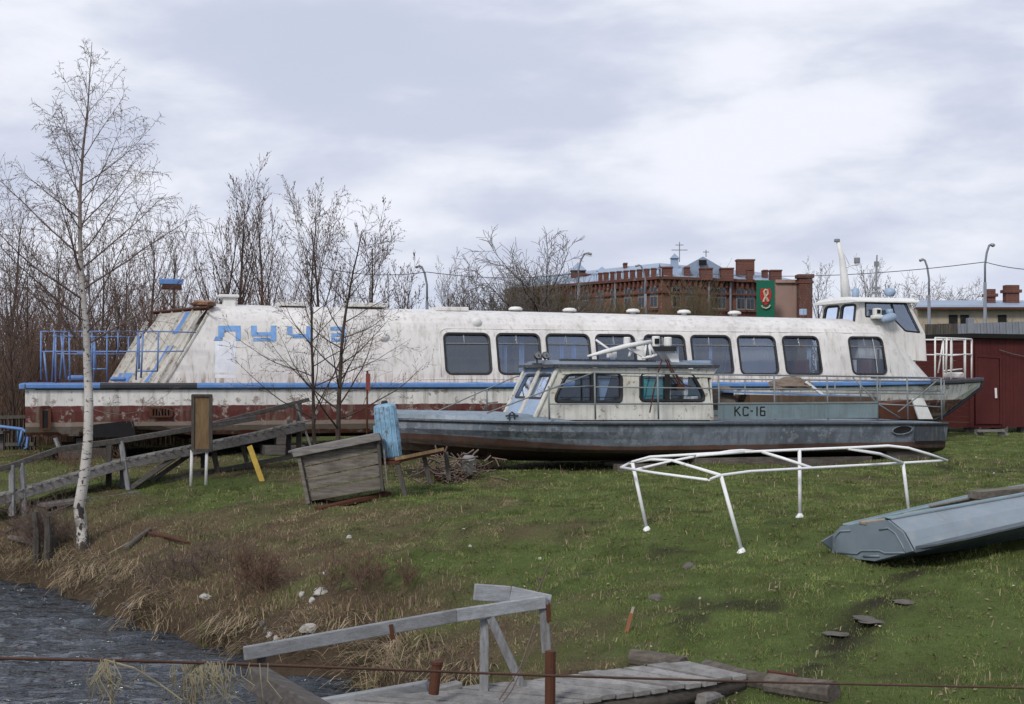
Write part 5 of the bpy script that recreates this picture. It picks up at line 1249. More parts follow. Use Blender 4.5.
m = MB(); m.bar(c0+Mr @ Vector((-ro*.2,-ro,.0)), c0+Mr @ Vector((ro*.75,-ro*.9,-.0)), .03, .04); m.build('foot_strip', M_['rust'], tk)
# ---- scrap heap by the launch bow: branches, a drum, rusty bits
random.seed(12); bp = hit(455, 482); m = MB()
for k in range(170):
    a = Vector((bp.x+random.gauss(0,.33), bp.y+random.gauss(.1,.15), bp.z+random.uniform(.02,.52)*(1-abs(random.gauss(0,.3))))); d = Vector((random.gauss(0,1), random.gauss(0,.6), random.gauss(0,.5))).normalized()
    L_ = random.uniform(.1,.4); m.tube([a, a+d*L_*.5+Vector((0,0,random.uniform(-.03,.03))), a+d*L_], random.uniform(.006,.018), 4, r=random.random())
M_['brush'] = plain('dry_brush', (.17,.13,.11), .9, .1, .6, 4)
o = m.build('brush_heap', M_['brush'], None, origin=bp); tag(o, 'tangled heap of cut branches and roots under the launch bow', 'brush heap', kind='stuff')
dr = P(469, 465, bp.y+.05); m = MB(); m.lathe(dr, [(.10,-.16),(.12,-.14),(.12,.13),(.10,.15)], 14, Matrix.Rotation(.3, 3, 'X')); solo(m, 'small_drum', M_['alu'], 'small dented grey drum sitting in the brush heap', 'drum')
m = MB(); q0 = hit(466, 480); m.lathe(q0+Vector((0,0,.12)), [(.03,-.06),(.12,-.05),(.13,0),(.12,.05),(.03,.06)], 14, Matrix.Rotation(1.4, 3, 'X')); solo(m, 'old_pulley', M_['rust'], 'rusty round wheel leaning at the foot of the brush heap', 'wheel')
m = MB(); a = hit(428, 482); m.bar(P(423,472,a.y), P(475,470,a.y), .06, .05); m.box(P(450,476,a.y+.1), (.55,.15,.14)); solo(m, 'rusty_bar', M_['rust'], 'rusty bar lying across the front of the brush heap', 'bar')

# ---- white tubular frame standing on the turf
fa_, fb_, fc_, fd_ = hit(647,530), hit(742,552), hit(800,517), hit(909,512)
wf_ = thing('tube_frame', 'white welded tube frame like a roof skeleton, standing on four legs on the grass', 'frame', fb_)
Ya, Yb_, Yc_, Yd_ = fa_.y, fb_.y, fc_.y, fd_.y
Yn = lambda px: Yb_+(Yd_-Yb_)*(px-721)/(903-721)      # near rail depth
Yf = lambda px: Yc_+(.0)*(px-799)+.0025*(px-799)       # far rail depth
n_ = lambda px, py: P(px, py, Yn(px)); f_ = lambda px, py: P(px, py, Yf(px))
xL = P(621,467.5,(Ya+.0))
rr_ = .018
def tub(name, pts, r_=rr_): m = MB(); m.tube(pts, r_, 8); return m.build(name, M_['white_frame'], wf_, smooth=True)
xR = P(947,460.5,(Yn(947)+Yf(947))/2)
tub('near_rail', [xL, P(655,473,(Ya+Yb_)/2+.2), n_(707.5,480), n_(720,475.5), n_(750,471.5), n_(812,468), n_(903,463), xR])
tub('far_rail', [xL, P(632,462,Ya+.3), P(650,457,Yf(650)), f_(720,453), f_(799,449.7), f_(856,447.5), f_(888,445.8), f_(908,448), f_(930,454.5), xR])
tub('inner_rail', [P(632,470.5,Ya+.02), P(672,461,Ya+.4), P(700,455.5,Yf(700)-.1), f_(745,452)], .017)
tub('cross_bar', [P(634,462,Ya+.2), P(650,459.5,Ya+.4), P(672,460.5,Ya+.4), n_(720,475)], .02)
tub('cross_bar', [f_(762,452), P(785,459,(Yc_+Yn(790))/2), n_(812,468)], .02)
tub('cross_bar', [f_(848,448.5), P(880,454,(Yc_+Yn(880))/2), n_(903,463)], .02)
tub('arched_bar', [f_(715,453.5), f_(730,451), f_(742,450.2), f_(756,451.2)], .015)
for (top_, ft_, nm) in ((P(632.5,463,Ya),fa_,0),(n_(721,476),fb_,0),(f_(799.5,450),fc_,0),(n_(903,463),fd_,0)):
    m = MB(); b0 = Vector(ft_)+Vector((0,0,.0)); m.tube([top_, b0], .023, 8); lg = m.build('leg', M_['white_frame'], wf_, smooth=True)
    m = MB(); m.lathe(b0+Vector((0,0,-.05)), [(.07,0),(.08,.02),(.05,.06),(.022,.10)], 8); m.build('foot', M_['white_frame'], lg)

M_['board_pale'] = wood('pale_worn_board', (.36,.30,.23), (.22,.17,.12))
# ---- aluminium boat at the right edge
tb0 = hit(877, 561); Yq = tb0.y-.32
def at_q(px, py, s_=0): return P(px, py, Yq+s_)
rb_ = thing('rowing_boat', 'small grey-blue metal boat with flat transom, lying on the grass at the right edge', 'boat', tb0)
dirx = Vector((.915, .40, 0)).normalized(); acr = Vector((-.40, .915, 0)).normalized()
# transom outline: near side = towards right, far side = left
O = at_q(877, 561, 0)
def tq(px, py):                                        # pixel on the transom plane (through O, spanned by acr and z)
    t = (px-CX)/F; # X = t*Y ; X = O.x+acr.x*k ; Y = O.y+acr.y*k
    k = (t*O.y-O.x)/(acr.x-t*acr.y); Y = O.y+acr.y*k; return k, CZ-(py-HY)/F*Y
sec = [tq(*p) for p in ((890.5,520),(905.5,532.5),(915.5,551),(877,561),(834,556),(834,536),(843,526))]
TQ = lambda k, z, s_=0., w_=1.: O+acr*(k*w_)+dirx*s_+Vector((0,0,z-O.z))
kn = {'g':sec[0], 'm':sec[1], 'c':sec[2], 'b':sec[3], 'c2':sec[4], 'm2':sec[5], 'g2':sec[6]}
def slope_for(i, px, py):                              # how fast line i rises, from where it leaves the picture
    p0 = O+acr*sec[i][0]; t = (px-CX)/F; s_ = (t*p0.y-p0.x)/(dirx.x-t*dirx.y); Y = p0.y+dirx.y*s_
    return (CZ-(py-HY)/F*Y-sec[i][1])/s_
SL = [slope_for(i, 1024, y) for i, y in enumerate((496, 508, 526, 541, 517, 497, 484))]
def bsec(s_):
    L_ = 4.4; t = s_/L_; w_ = 1-max(0,(t-.45)/.55)**2.2*.995; kc = (sec[0][0]+sec[6][0])/2; out = []
    for i, (k, z) in enumerate(sec):
        s1 = min(s_, 2.2); lift = SL[i]*s1+(SL[i]*.5+.02)*max(0, s_-2.2)
        out.append(O+acr*(kc+(k-kc)*w_)+dirx*s_+Vector((0,0,z-O.z+lift)))
    return out
ss = [0,.25,.6,1.0,1.5,2.0,2.5,3.0,3.5,4.0,4.39]
M_['alu_boat'] = paint('dull_blue_grey_alloy', (.165,.205,.24), dirt=(.12,.13,.14), rustamt=.0, dirtamt=.4, streak=.1, rough=.42, sc=1.5, spec=.5)
M_['alu_light'] = paint('worn_pale_alloy', (.21,.255,.30), dirt=(.26,.28,.25), rustamt=.1, dirtamt=.9, streak=.1, rough=.4, sc=1.5, spec=.5)
M_['alu_teal'] = paint('green_blue_inner_paint', (.15,.25,.28), dirt=(.10,.13,.13), rustamt=.2, dirtamt=.5, sc=2)
S_ = [bsec(s_) for s_ in ss]
m = MB(); m.grid([[r_[0], r_[1], r_[2]] for r_ in S_]); m.grid([[r_[6], r_[5], r_[4]] for r_ in S_]); m.build('side_panel', M_['alu_light'], rb_, solid=.012)
m = MB(); m.grid([[r_[2], r_[3], r_[4]] for r_ in S_]); m.build('bottom', M_['alu_boat'], rb_, solid=.012)
m = MB(); m.poly([v-dirx*.012 for v in S_[0]], -dirx*.02); tr_ = m.build('transom', M_['alu_boat'], rb_, bevel=.004)
m = MB()
for f_1 in (.33, .72): m.tube([r_[0].lerp(r_[1], f_1*2) if f_1 < .5 else r_[1].lerp(r_[2], f_1*2-1) for r_ in S_[:9]], .008, 5)
for s_i in (2, 4, 6): m.tube([S_[s_i][0], S_[s_i][1], S_[s_i][2]], .009, 5)
m.build('side_seam', M_['alu_light'], rb_, smooth=True)
# pressed relief on the transom
def tp(fx, fy):                                       # fraction across (0 = far/left, 1 = near/right) and up
    return TQ(*tq(fx, fy))-dirx*.036
m = MB()
m.tube([tp(838,552), tp(836.5,545), tp(838,536), tp(843,531), tp(853,530.5)], .011, 6); m.tube([tp(882,529.5), tp(891,528), tp(898,533), tp(905,545), tp(908,552.5)], .011, 6)
m.tube([tp(838,552.5), tp(860,553.5), tp(864,550.5), tp(882,550.5), tp(888,553), tp(908,552.5)], .012, 6); m.tube([tp(866,556), tp(882,556)], .014, 6)
m.build('pressed_rib', M_['alu_boat'], tr_, smooth=True)
M_['strake'] = paint('dark_strake_alloy', (.085,.105,.125), dirt=(.06,.07,.08), rustamt=.1, dirtamt=.5, sc=2)
# chine spray strakes (wedge flanges)
for i_, sg_ in ((2, -1), (4, 1)):
    rows = []
    for s_, r_ in zip(ss, S_):
        o_ = acr*(.09*sg_*min(1, s_*2.2+(.0 if i_ == 2 else 1.0)))
        b0 = r_[i_]; rows.append([b0+Vector((0,0,.05))-acr*sg_*.0, b0+o_+Vector((0,0,.035)), b0+o_+Vector((0,0,.02)), b0+Vector((0,0,-.015))])
    m = MB(); m.grid(rows); m.build('spray_strake', M_['ks_trim'] if False else M_['strake'], rb_, solid=.006)
a = tp(834,536); m = MB(); m.poly([S_[0][5]+Vector((0,0,.02)), S_[0][4]+Vector((0,0,.06)), at_q(822,541.5,.5)], -dirx*.02); m.build('corner_fin', M_['alu_boat'], rb_)
# gunwales / side decks
for i_, j_, nm in ((0, -1, 'side_deck'), (6, 1, 'side_deck')):
    rows = [[r_[i_]+acr*(-.03*(-j_))*-1*0+Vector((0,0,.012)), r_[i_]-acr*j_*(-.17 if i_ == 0 else .17)*(-1 if i_ == 0 else -1)*(-1)+Vector((0,0,.012))] for r_ in S_[:9]]
    m = MB(); rows = [[r_[i_]+Vector((0,0,.012)), r_[i_]+acr*(.10 if i_ == 0 else -.12)+Vector((0,0,.02)), r_[i_]+acr*(.10 if i_ == 0 else -.12)+Vector((0,0,-.10))] for r_ in S_[:9]]
    m.grid(rows); m.build(nm, M_['alu_teal'], rb_, solid=.008)
    m = MB(); m.tube([r_[i_]+Vector((0,0,.012)) for r_ in S_[:10]], .017, 6); m.build('gunwale', M_['alu_boat'], rb_, smooth=True)
# floor and debris boards inside
m = MB(); rows = [[r_[1].lerp(r_[5], .04)+Vector((0,0,-.03)), r_[1].lerp(r_[5], .96)+Vector((0,0,-.03))] for r_ in S_[:9]]; m.grid(rows); m.build('floor_board', M_['wood_ply'], rb_)
def yb(px, off): t = (px-CX)/F; s_ = (t*O.y-O.x)/(dirx.x-t*dirx.y); return O.y+dirx.y*s_+off
for (x0, y0, x1, y1, w1, h1, off, mt, lb) in ((862,523,891,519.5,.12,.03,.25,'board_pale','short pale board lying just inside the transom of the small grey boat'),
    (890,520.5,978,501,.05,.025,.35,'wood_ply','long thin brown lath lying inside the small grey boat'),(930,506,1012,490,.05,.02,.6,'wood','grey lath lying along the far side inside the small grey boat'),
    (974,495,1040,489,.22,.09,.45,'crate','brown wooden box end lying inside the small grey boat near the picture edge'),(905,514,960,505,.07,.02,.5,'board_pale','split pale stick lying inside the small grey boat')):
    m = MB(); m.bar(P(x0, y0, yb(x0, off)), P(x1, y1, yb(x1, off)), w1, h1); solo(m, 'loose_board', M_[mt], lb, 'board', bevel=.004)
# ---- foreground footbridge
fb = thing('footbridge', 'rickety grey plank jetty with a rough railing at the bottom of the bank', 'footbridge', P(600, 690, 12))
D0, D1, D2, D3 = P(688,660,12.8), P(748,674,12.15), P(567,702,11.35), P(430,690.5,11.75)
fdir = ((D3-D0)+(D2-D1))/2; nb = 12
M_['deckx'] = M_['wood_deck']
m = MB()
for k in range(22):
    t0, t1 = k/11+.005, (k+1)/11-.011; j = random.uniform(-.02,.02); jz = random.uniform(-.008,.008)
    a, b, c, d = D0+(D3-D0)*t0, D1+(D2-D1)*t0, D1+(D2-D1)*t1, D0+(D3-D0)*t1
    e_ = (b-a).normalized()*j; dz = Vector((0,0,jz+.0)); m.poly([a-e_+dz, b+e_+dz, c+e_*1.5+dz, d-e_+dz], (0,0,-.045), r=random.random())
m.build('deck_planks', M_['deckx'], fb, bevel=.006)
for (a, b, v) in ((D0, D3, .1), (D1, D2, -.08)):
    e_ = (D1-D0).normalized()*v; m = MB(); m.tube([a+e_+Vector((0,0,-.12)), a+(b-a)*1.0+e_+Vector((0,0,-.13)), a+(b-a)*2+e_+Vector((0,0,-.16))], [.07,.08,.085], 10); m.build('bearer_log', M_['log'], fb, smooth=True)
m = MB(); e0 = P(360,699,11.9); m.bar(P(300,708,12.1), P(428,686.5,11.95), .10, .10); m.build('edge_beam', M_['wood_rail'], fb, bevel=.01)
plank('side_board', [P(436,690,11.8), P(460,684,11.9)], .12, .05, M_['wood_deck'], fb)
YR = lambda px: 10.7+1.2*(px-244)/300
r_ = lambda px, py, dy=0: P(px, py, YR(px)+dy)
plank('handrail', [r_(244,653.5), r_(456,615.5), r_(545,602)], .045, .105, M_['wood_rail'], fb)
plank('back_board', [r_(474,592,.25), r_(510,594.5,.2), r_(550,603,.1)], .035, .14, M_['wood_rail'], fb)
post('upright', r_(484,704,.12), r_(484.5,618,.08), .075, M_['woodz'], fb)
post('upright', r_(546.5,652,.05), r_(543,598,.04), .08, M_['woodz'], fb)
post('brace', r_(527,697,.05), r_(488,612,.02), .07, M_['woodz'], fb)
m = MB(); m.bar(r_(548,604,.0), r_(549,621,0), .04, .07, up=(0,1,0)); m.build('iron_bracket', M_['rust'], fb)
m = MB(); m.bar(r_(391,624,-.03), r_(393,639,-.03), .03, .045, up=(0,1,0)); m.build('iron_clamp', M_['rust'], fb)
post('beam', P(256,678,10.4), P(330,722,9.7), .17, M_['wood_dk'], fb, bevel=.012)
post('upright', r_(262,706,.1), r_(262,650,.05), .07, M_['wood_dkz'], fb)
m = MB(); a = P(550,708,11.3); m.tube([a, P(550.5,651,11.3)], .042, 12); pi_ = solo(m, 'rusty_pipe', M_['rust'], 'upright rusty pipe standing at the railing end of the jetty', 'pipe', smooth=False)
m = MB(); m.tube([P(433.5,694,11.3), P(437,663,11.3)], .042, 12); m.lathe(P(437,663,11.3), [(.05,-.01),(.05,.012)], 12); solo(m, 'rusty_pipe', M_['rust'], 'short rusty pipe stub poking up through the jetty planks', 'pipe')
m = MB(); m.tube([P(533,604,12), P(541,583,12), P(546,570,12), P(555,557,12)], [.008,.007,.006,.004], 5); m.tube([P(541,583,12), P(536,574,12)], .005, 5)
solo(m, 'dead_switch', M_['twig'], 'bare dead switch forking up above the end of the jetty railing', 'twig')
m = MB(); m.tube([P(556,650,11.6), P(551,632,11.6), P(558,622,11.6)], .007, 5); m.tube([P(499,700,11.2), P(520,668,11.3), P(535,625,11.5)], .006, 5); m.tube([P(503,702,11.1), P(512,690,11.2), P(536,640,11.5)], .005, 5)
solo(m, 'dead_switch', M_['twig'], 'dark dead stems leaning against the jetty railing beside the rusty pipe', 'twig')
# ---- logs by the jetty end
def log(pts, rad, label, mat='log', broken=False):
    m = MB(); n = len(pts); rds = [rad*random.uniform(.9,1.08) for _ in pts]; m.tube(pts, rds, 12); return solo(m, 'log', M_[mat], label, 'log', smooth=False, bevel=.01)
random.seed(3)
def hg(px, py, up): p = hit(px, py); return p+Vector((0,0,up))
log([hg(630,664,.06), hg(655,667,.06), hg(684,671,.05)], .085, 'short squared grey log behind the left side of the jetty end')
log([hg(706,676,.06), hg(738,684,.06), hg(772,691,.06)], .09, 'cracked old log lying just off the end of the jetty')
log([hg(768,692,.07), hg(800,697,.07), hg(834,702,.07)], .10, 'thick dark log farthest right beyond the jetty end')
log([P(700,701,11.9), P(718,695,12.1), P(745,690,12.5)], .06, 'small round log end poking out below the jetty planks', 'wood')
a = hit(780,690); m = MB(); m.bar(P(768,672,a.y), P(797,676,a.y), .08, .03); solo(m, 'splintered_board', M_['rust'], 'rusty brown splintered slab on top of the dark log', 'board')
a = hit(660,667); m = MB(); m.bar(P(660,655,a.y), P(686,659,a.y), .10, .03); solo(m, 'splintered_board', M_['orange'], 'orange-brown splintered board behind the jetty planks', 'board')
M_['pale_stake'] = plain('pale_splintered_wood', (.42,.36,.30), .8, .2, .4, 20)
a = hit(626, 633); m = MB(); m.bar(P(625.5,636,a.y), P(631.5,613,a.y), .035, .018, up=(0,1,0)); s__ = thing('marker_stake', 'short splintered orange-brown stake with a pale tip stuck in the grass', 'stake', a); m.build('shaft', M_['orange'], s__)
m = MB(); m.bar(P(631.2,614.5,a.y), P(633.2,607,a.y), .025, .016, up=(0,1,0)); m.build('tip', M_['pale_stake'], s__)
# ---- cable across the foreground
M_['cable'] = paint('rusty_cable', (.085,.042,.028), dirt=(.06,.03,.02), rustamt=.4, sc=6, rough=.8)
cp = [(-260,657,4.4),(-60,658,4.7),(0,658.3,4.8),(120,660.5,5.1),(240,664,5.4),(400,670,5.9),(550,675.7,6.4),(780,682.5,7.2),(1024,688,8.2),(1200,692,9.0)]
m = MB(); m.tube([P(*c) for c in cp], .0058, 8); solo(m, 'steel_cable', M_['cable'], 'rusty steel cable stretched low across the whole foreground', 'cable', smooth=True)
def weeds(cx, top_, n, wpx, h, Y, label, seed):
    random.seed(seed); m = MB()
    for k in range(n):
        x = cx+random.gauss(0, wpx*.35); L_ = h*random.uniform(.35,1.1); b = random.gauss(0,14); y0 = top_+random.uniform(-3,3)
        x = x if k % 3 else cx+random.gauss(0, wpx*.8); b *= .55; pts = [P(x, y0, Y-.02), P(x+b*.3+random.gauss(0,3), y0+L_*.35, Y-.03), P(x+b*.8+random.gauss(0,5), y0+L_*.7, Y-.02), P(x+b+random.gauss(0,7), y0+L_, Y)]
        m.tube(pts, [.002,.0024,.002,.001], 3, cap=False, r=random.random())
    return solo(m, 'snagged_weeds', M_['weed'], label, 'weeds')
M_['weed'] = plain('bleached_weeds', (.28,.25,.17), .9, .1, .5, 4)
weeds(107, 662, 26, 12, 48, 5.06, 'thin wisp of dead reeds hanging from the cable over the water', 5)
weeds(205, 664, 90, 38, 50, 5.32, 'thick tangle of dead reeds hanging from the cable left of the jetty', 6)
m = MB(); m.tube([P(104,660,5.05), P(134,668,5.05), P(160,684,5.1), P(182,700,5.1)], [.005,.004,.003,.002], 5); m.tube([P(109,662,5.05), P(111,706,5.05)], .004, 5); solo(m, 'reed_stalk', M_['weed'], 'single long dead reed stalk caught on the cable', 'reed')
# ---- stones on the bank
def stone(px, py, w_, h, label, mat='stone', group=None, seed=1):
    p = hit(px, py); mb = blob((0,0,0), (w_/2, w_*.4, h), seed, amp=.30, n=8, m_=12); o = mb.build('stone', M_[mat], None); o.location = (p.x, p.y, gz(p.x, p.y)+h*.12); o.rotation_euler = (.08,0,random.uniform(0,3)); tag(o, label, 'stone', group)
stone(321,594,.22,.06,'larger white stone on the slope, upper one of the two biggest',seed=3)
stone(309,631,.20,.07,'white stone just above the waterline',seed=4)
stone(326,575,.09,.05,'small white stone above the larger ones',seed=5)
stone(349,538,.09,.04,'tiny pale stone high on the slope',seed=6)
stone(206,599,.20,.05,'flat pale stone in the straw at the left bank',seed=7)
for i, (px, py) in enumerate([(266,631),(270,637),(262,628),(276,641),(283,634),(302,597),(290,640),(312,602)]): stone(px, py, .08, .05, 'small pale pebble at the water edge', group='small pebbles by the waterline', seed=10+i, mat='stone' if i % 2 else 'stone_dk')
for i, (px, py, w_) in enumerate([(868,621,.36),(838,636,.28),(906,603,.26)]): stone(px, py, w_, .022, 'flat dark stone sunk in the worn path on the grass', 'stone_dk', 'flat stones of the worn path', 30+i)
for i, (px, py, w_) in enumerate([(690,568,.18),(655,600,.15)]): stone(px, py, w_, .05, 'grey stone half sunk in the turf', 'stone_dk', 'grey stones in the turf', 40+i)
for i, (px, py) in enumerate([(976,458),(994,474),(818,477),(470,547),(540,560),(700,600)]): stone(px, py, .05, .025, 'tiny white fleck of litter on the grass', 'stone', 'white flecks of litter', 60+i)
# ---- stumps and driftwood left
for i, (px, py, h, lb) in enumerate([(36,562,50,'dark rotten post stump nearest the left edge of the bank'),(47,560,44,'dark rotten post stump right beside the birch'),(52,556,30,'shortest dark post stump between the rotten post and the birch')]):
    a = hit(px, py); m = MB(); m.tube([a-Vector((0,0,.1)), P(px+1, py-h*.5, a.y), P(px+random.uniform(-2,2), py-h, a.y)], [.07,.06,.05], 8); m.tube([P(px, py-h*.6, a.y), P(px-4, py-h*1.05, a.y)], [.03,.015], 5); solo(m, 'post_stump', M_['wood_dkz'], lb, 'post')
for i, (x0, y0, x1, y1, r_0, lb, mt) in enumerate([(125,552,150,532,.05,'grey driftwood branch leaning on the bank right of the birch','log'),(150,536,188,546,.035,'rusty bent strip lying on the slope above the driftwood','rust'),(60,585,130,545,.015,'thin pale stick lying across the straw by the water','weed'),(10,540,44,550,.05,'rotten log among the straw at the left edge','log'),(100,598,135,612,.05,'wet black branch at the waterline','wood_dk'),(5,535,90,500,.02,'thin bare pole lying on the bank left of the birch','log')]):
    a, b = hit(x0, y0), hit(x1, y1); m = MB(); mid = (a+b)/2+Vector((0,0,.06)); m.tube([a+Vector((0,0,.04)), mid, b+Vector((0,0,.05))], [r_0, r_0*.9, r_0*.6], 8); solo(m, 'driftwood' if mt != 'rust' else 'rusty_strip', M_[mt], lb, 'branch')
# twiggy bushes on the bank
P_SHR = dict(levels=3, seg=[6,4,3], trop=[.04,.06,.05], wob=[.14,.18,.2], taper=[.85,.8,.5], rmin=.0028, n=[9,5,0], f0=[.1,.15,0],
    ang=[(20,55),(20,45),(0,0)], len=[(.4,.8),(.3,.6),(1,1)], shape=[lambda t: 1.2-.6*t, one, one], rr=[.6,.6,.6], bud=0)
def shrub(px, py, h, n, label, mc, seed, spread=.25, cat='shrub', group=None):
    p = hit(px, py); random.seed(seed); S = {k: [] for k in range(6)}; buds = []
    for k in range(n): grow(p+Vector((random.gauss(0,spread), random.gauss(0,spread*.6), -.03)), Vector((random.gauss(0,.35), random.gauss(0,.3), 1)).normalized(), h*random.uniform(.6,1.1), .006, 0, P_SHR, S, buds)
    V, Fa = branches_mesh(S[0]+S[1]+S[2], 3); V = V-np.array(tuple(p)); o = arr_obj('twiggy_shrub', V, Fa, mc); o.location = p; tag(o, label, cat, group)
shrub(45, 552, .75, 26, 'tangled brown shrub around the dark post stumps', M_['twig'], 5)
shrub(262, 592, .55, 17, 'reddish dead weeds standing in front of the two white stones', M_['twig_red'], 6, .2)
shrub(370, 592, .42, 18, 'low reddish dead weeds on the slope behind the jetty rail', M_['twig_red'], 7, .35)
shrub(210, 570, .36, 10, 'low grey twigs and brambles on the slope above the water', M_['twig'], 8, .4)
shrub(170, 585, .36, 14, 'matted brambles just above the straw bank', M_['twig'], 9, .5)
shrub(485, 470, .45, 10, 'a few dead stalks under the launch bow', M_['twig_red'], 10, .15)
shrub(90, 470, .4, 14, 'brown dead weeds behind the gangway left of the board', M_['twig_red'], 11, .6)

# ================================================================== BACKGROUND STRUCTURES
# ---- red shed
SD = 41.5; c0 = P(970, 340, SD); c0.z = 0
sh = thing('red_shed', 'dark red wooden shed with flat black roof and one door behind the bows', 'shed', (c0.x, c0.y, 0))
dF = Vector((.90,.436,0)).normalized(); dS = Vector((-.50,.866,0)).normalized()
hz_ = CZ+38/F*SD; LF, LS = 7.0, 5.0
def wall(name, d, L_, n, mat, out, z0=.18):
    m = MB(); w_ = L_/n
    for k in range(n):
        m.bar(c0+d*(k*w_+.004)+Vector((0,0,(hz_+z0)/2)), c0+d*((k+1)*w_-.004)+Vector((0,0,(hz_+z0)/2)), .05+.008*(k % 2), hz_-z0, r=random.random())
    return m.build(name, mat, sh)
wall('front_wall', dF, LF, 46, M_['shed'], None); 
m = MB(); n = 16
for k in range(n): z = .18+(hz_-.18)*(k+.5)/n; m.bar(c0+Vector((0,0,z)), c0+dS*LS+Vector((0,0,z)), .05+.015*(k % 2), (hz_-.18)/n-.01, r=random.random())
m.build('side_wall', M_['shed'], sh)
m = MB(); pts = [c0-dF*.15-dS*.18, c0+dF*(LF+.2)-dS*.18, c0+dF*(LF+.2)+dS*(LS+.2), c0-dF*.15+dS*(LS+.2)]; m.poly([p+Vector((0,0,hz_)) for p in pts], (0,0,.13)); m.build('roof', M_['black'], sh)
m = MB(); m.bar(c0-dS*.05+Vector((0,0,.2)), c0-dS*.05+Vector((0,0,hz_)), .12, .12, up=(0,1,0)); m.build('corner_trim', M_['shed'], sh)
def shp(px, py, o=0):                                # point of the front wall at a pixel
    t = (px-CX)/F; k = (t*c0.y-c0.x)/(dF.x-t*dF.y); Y = c0.y+dF.y*k; p = c0+dF*k; p.z = CZ-(py-HY)/F*Y; nrm = Vector((dF.y,-dF.x,0)); return p+nrm*o
a, b = shp(976,424,.05), shp(997,358,.05); m = MB(); m.poly([shp(975.5,424,.045), shp(998,424,.045), shp(997,358,.045), shp(975,356,.045)], (.012,-.03,0)); do = m.build('door', M_['shed'], sh, bevel=.006)
m = MB()
for (p_, q_) in (((974.5,424),(974,355)),((999,424),(998.5,357)),((974,355.5),(999,357.5))): m.bar(shp(*p_,.07), shp(*q_,.07), .05, .07, up=(0,1,0) if p_[0] != 974 or q_[0] < 990 else (0,0,1))
m.build('door_frame', M_['shed'], do)
m = MB(); m.bar(shp(993,388,.1), shp(993.5,398,.1), .06, .05, up=(0,1,0)); m.build('handle', M_['white_metal'], do)
m = MB(); m.tube([shp(997,350,.1), shp(1010,354,.1), shp(1024,357,.1), shp(1040,360,.1)], .012, 4); m.build('cord', M_['alu'], sh)
for k in range(7): m = MB(); m.box(c0+dF*(k*1.05+.3)+dS*.2+Vector((0,0,.10)), (.4,.35,.2)); m.build('foundation_block', M_['stone_dk'], sh)
m = MB(); a, b = hit(990,446), hit(1014,444); YT = 39.8
m.bar(P(977,431,YT), P(986,444,YT), .2, .06, up=(0,1,0)); m.bar(P(1000,431,YT), P(1008,441,YT), .2, .06, up=(0,1,0)); m.bar(P(976,431,YT), P(1003,430.5,YT), .3, .06); m.bar(P(984,438,YT), P(1004,437,YT), .12, .05); solo(m, 'door_step', M_['wood'], 'small wooden trestle step below the red shed door', 'step')
# ---- grey tin-roofed store and fences behind the shed
M_['tin'] = plain('corrugated_tin', (.19,.205,.24), .6, .4, .3, 3)
m = MB(); n = 40
for k in range(n): m.bar(P(958+k*3.2, 331.5-k*.12, 52), P(960.9+k*3.2, 331.3-k*.12, 52), .05+.03*(k % 2), .55, r=random.random())
solo(m, 'tin_fence', M_['tin'], 'grey corrugated tin fence rising just above the red shed roof', 'fence')
m = MB(); n = 46
for k in range(n): m.bar(P(925+k*2.6, 338-.02*k, 57), P(927.3+k*2.6, 338-.02*k, 57), .05, 1.1+.05*random.random(), r=random.random())
solo(m, 'board_fence', M_['wood_dkz'], 'dark weathered board fence in front of the long low building', 'fence')
m = MB(); m.bar(P(970,338,50), P(970,318,50), .22, .22, up=(0,1,0)); solo(m, 'concrete_post', M_['tin'], 'square grey concrete post above the left end of the shed roof', 'post')
# ---- long low building at the right
M_['plaster'] = paint('stained_plaster', (.36,.31,.24), dirt=(.2,.17,.13), rustamt=.0, dirtamt=.5, streak=.5, sc=.3)
M_['roofblue'] = plain('blue_grey_sheet_roof', (.26,.33,.44), .5, .5, .25, .8)
def brick(name, c1, c2):
    n = N(name, .9, .15); b = n.nt.nodes.new('ShaderNodeTexBrick'); v = n.nt.nodes.new('ShaderNodeCombineXYZ')
    n.L(n.math('ADD', n.xyz(0), n.math('MULTIPLY', n.xyz(1), .7)), v.inputs[0]); n.L(n.xyz(2), v.inputs[1]); n.L(v.outputs[0], b.inputs['Vector'])
    b.inputs['Color1'].default_value = (*c1, 1); b.inputs['Color2'].default_value = (*c2, 1); b.inputs['Mortar'].default_value = (.16,.13,.11,1); b.inputs['Scale'].default_value = 2.2; b.inputs['Mortar Size'].default_value = .012
    big = n.noise(.5, 6, .65); return n.out(n.mix(n.rng(big, .35, .75, 0, .55), b.outputs[0], (.06,.03,.025)))
M_['brick'] = brick('red_brick', (.19,.08,.058), (.145,.065,.05)); M_['brick_dk'] = brick('dark_red_brick', (.14,.052,.04), (.11,.045,.036))
YB = 72
lb_ = thing('long_low_building', 'long low plastered building with blue-grey sheet roof at the right edge', 'building', (P(980,0,YB).x, YB+3, 0))
a, b = P(916,350,YB), P(1080,350,YB); m = MB(); m.box(((a.x+b.x)/2, YB+4, (CZ+67/F*YB)/2), (b.x-a.x, 8, CZ+67/F*YB)); m.build('wall', M_['plaster'], lb_)
a, b = P(914,309,YB), P(1082,307,YB); zt_ = CZ+68/F*YB; m = MB(); m.poly([(a.x,YB-.4,zt_),(b.x,YB-.4,zt_),(b.x,YB+4.2,zt_+.5),(a.x+1.5,YB+4.2,zt_+.5)], (0,.05,.12)); m.build('roof', M_['roofblue'], lb_)
m = MB(); m.bar((a.x,YB-.45,zt_-.04),(b.x,YB-.45,zt_-.04), .1,.12); m.build('fascia', M_['rust'], lb_)
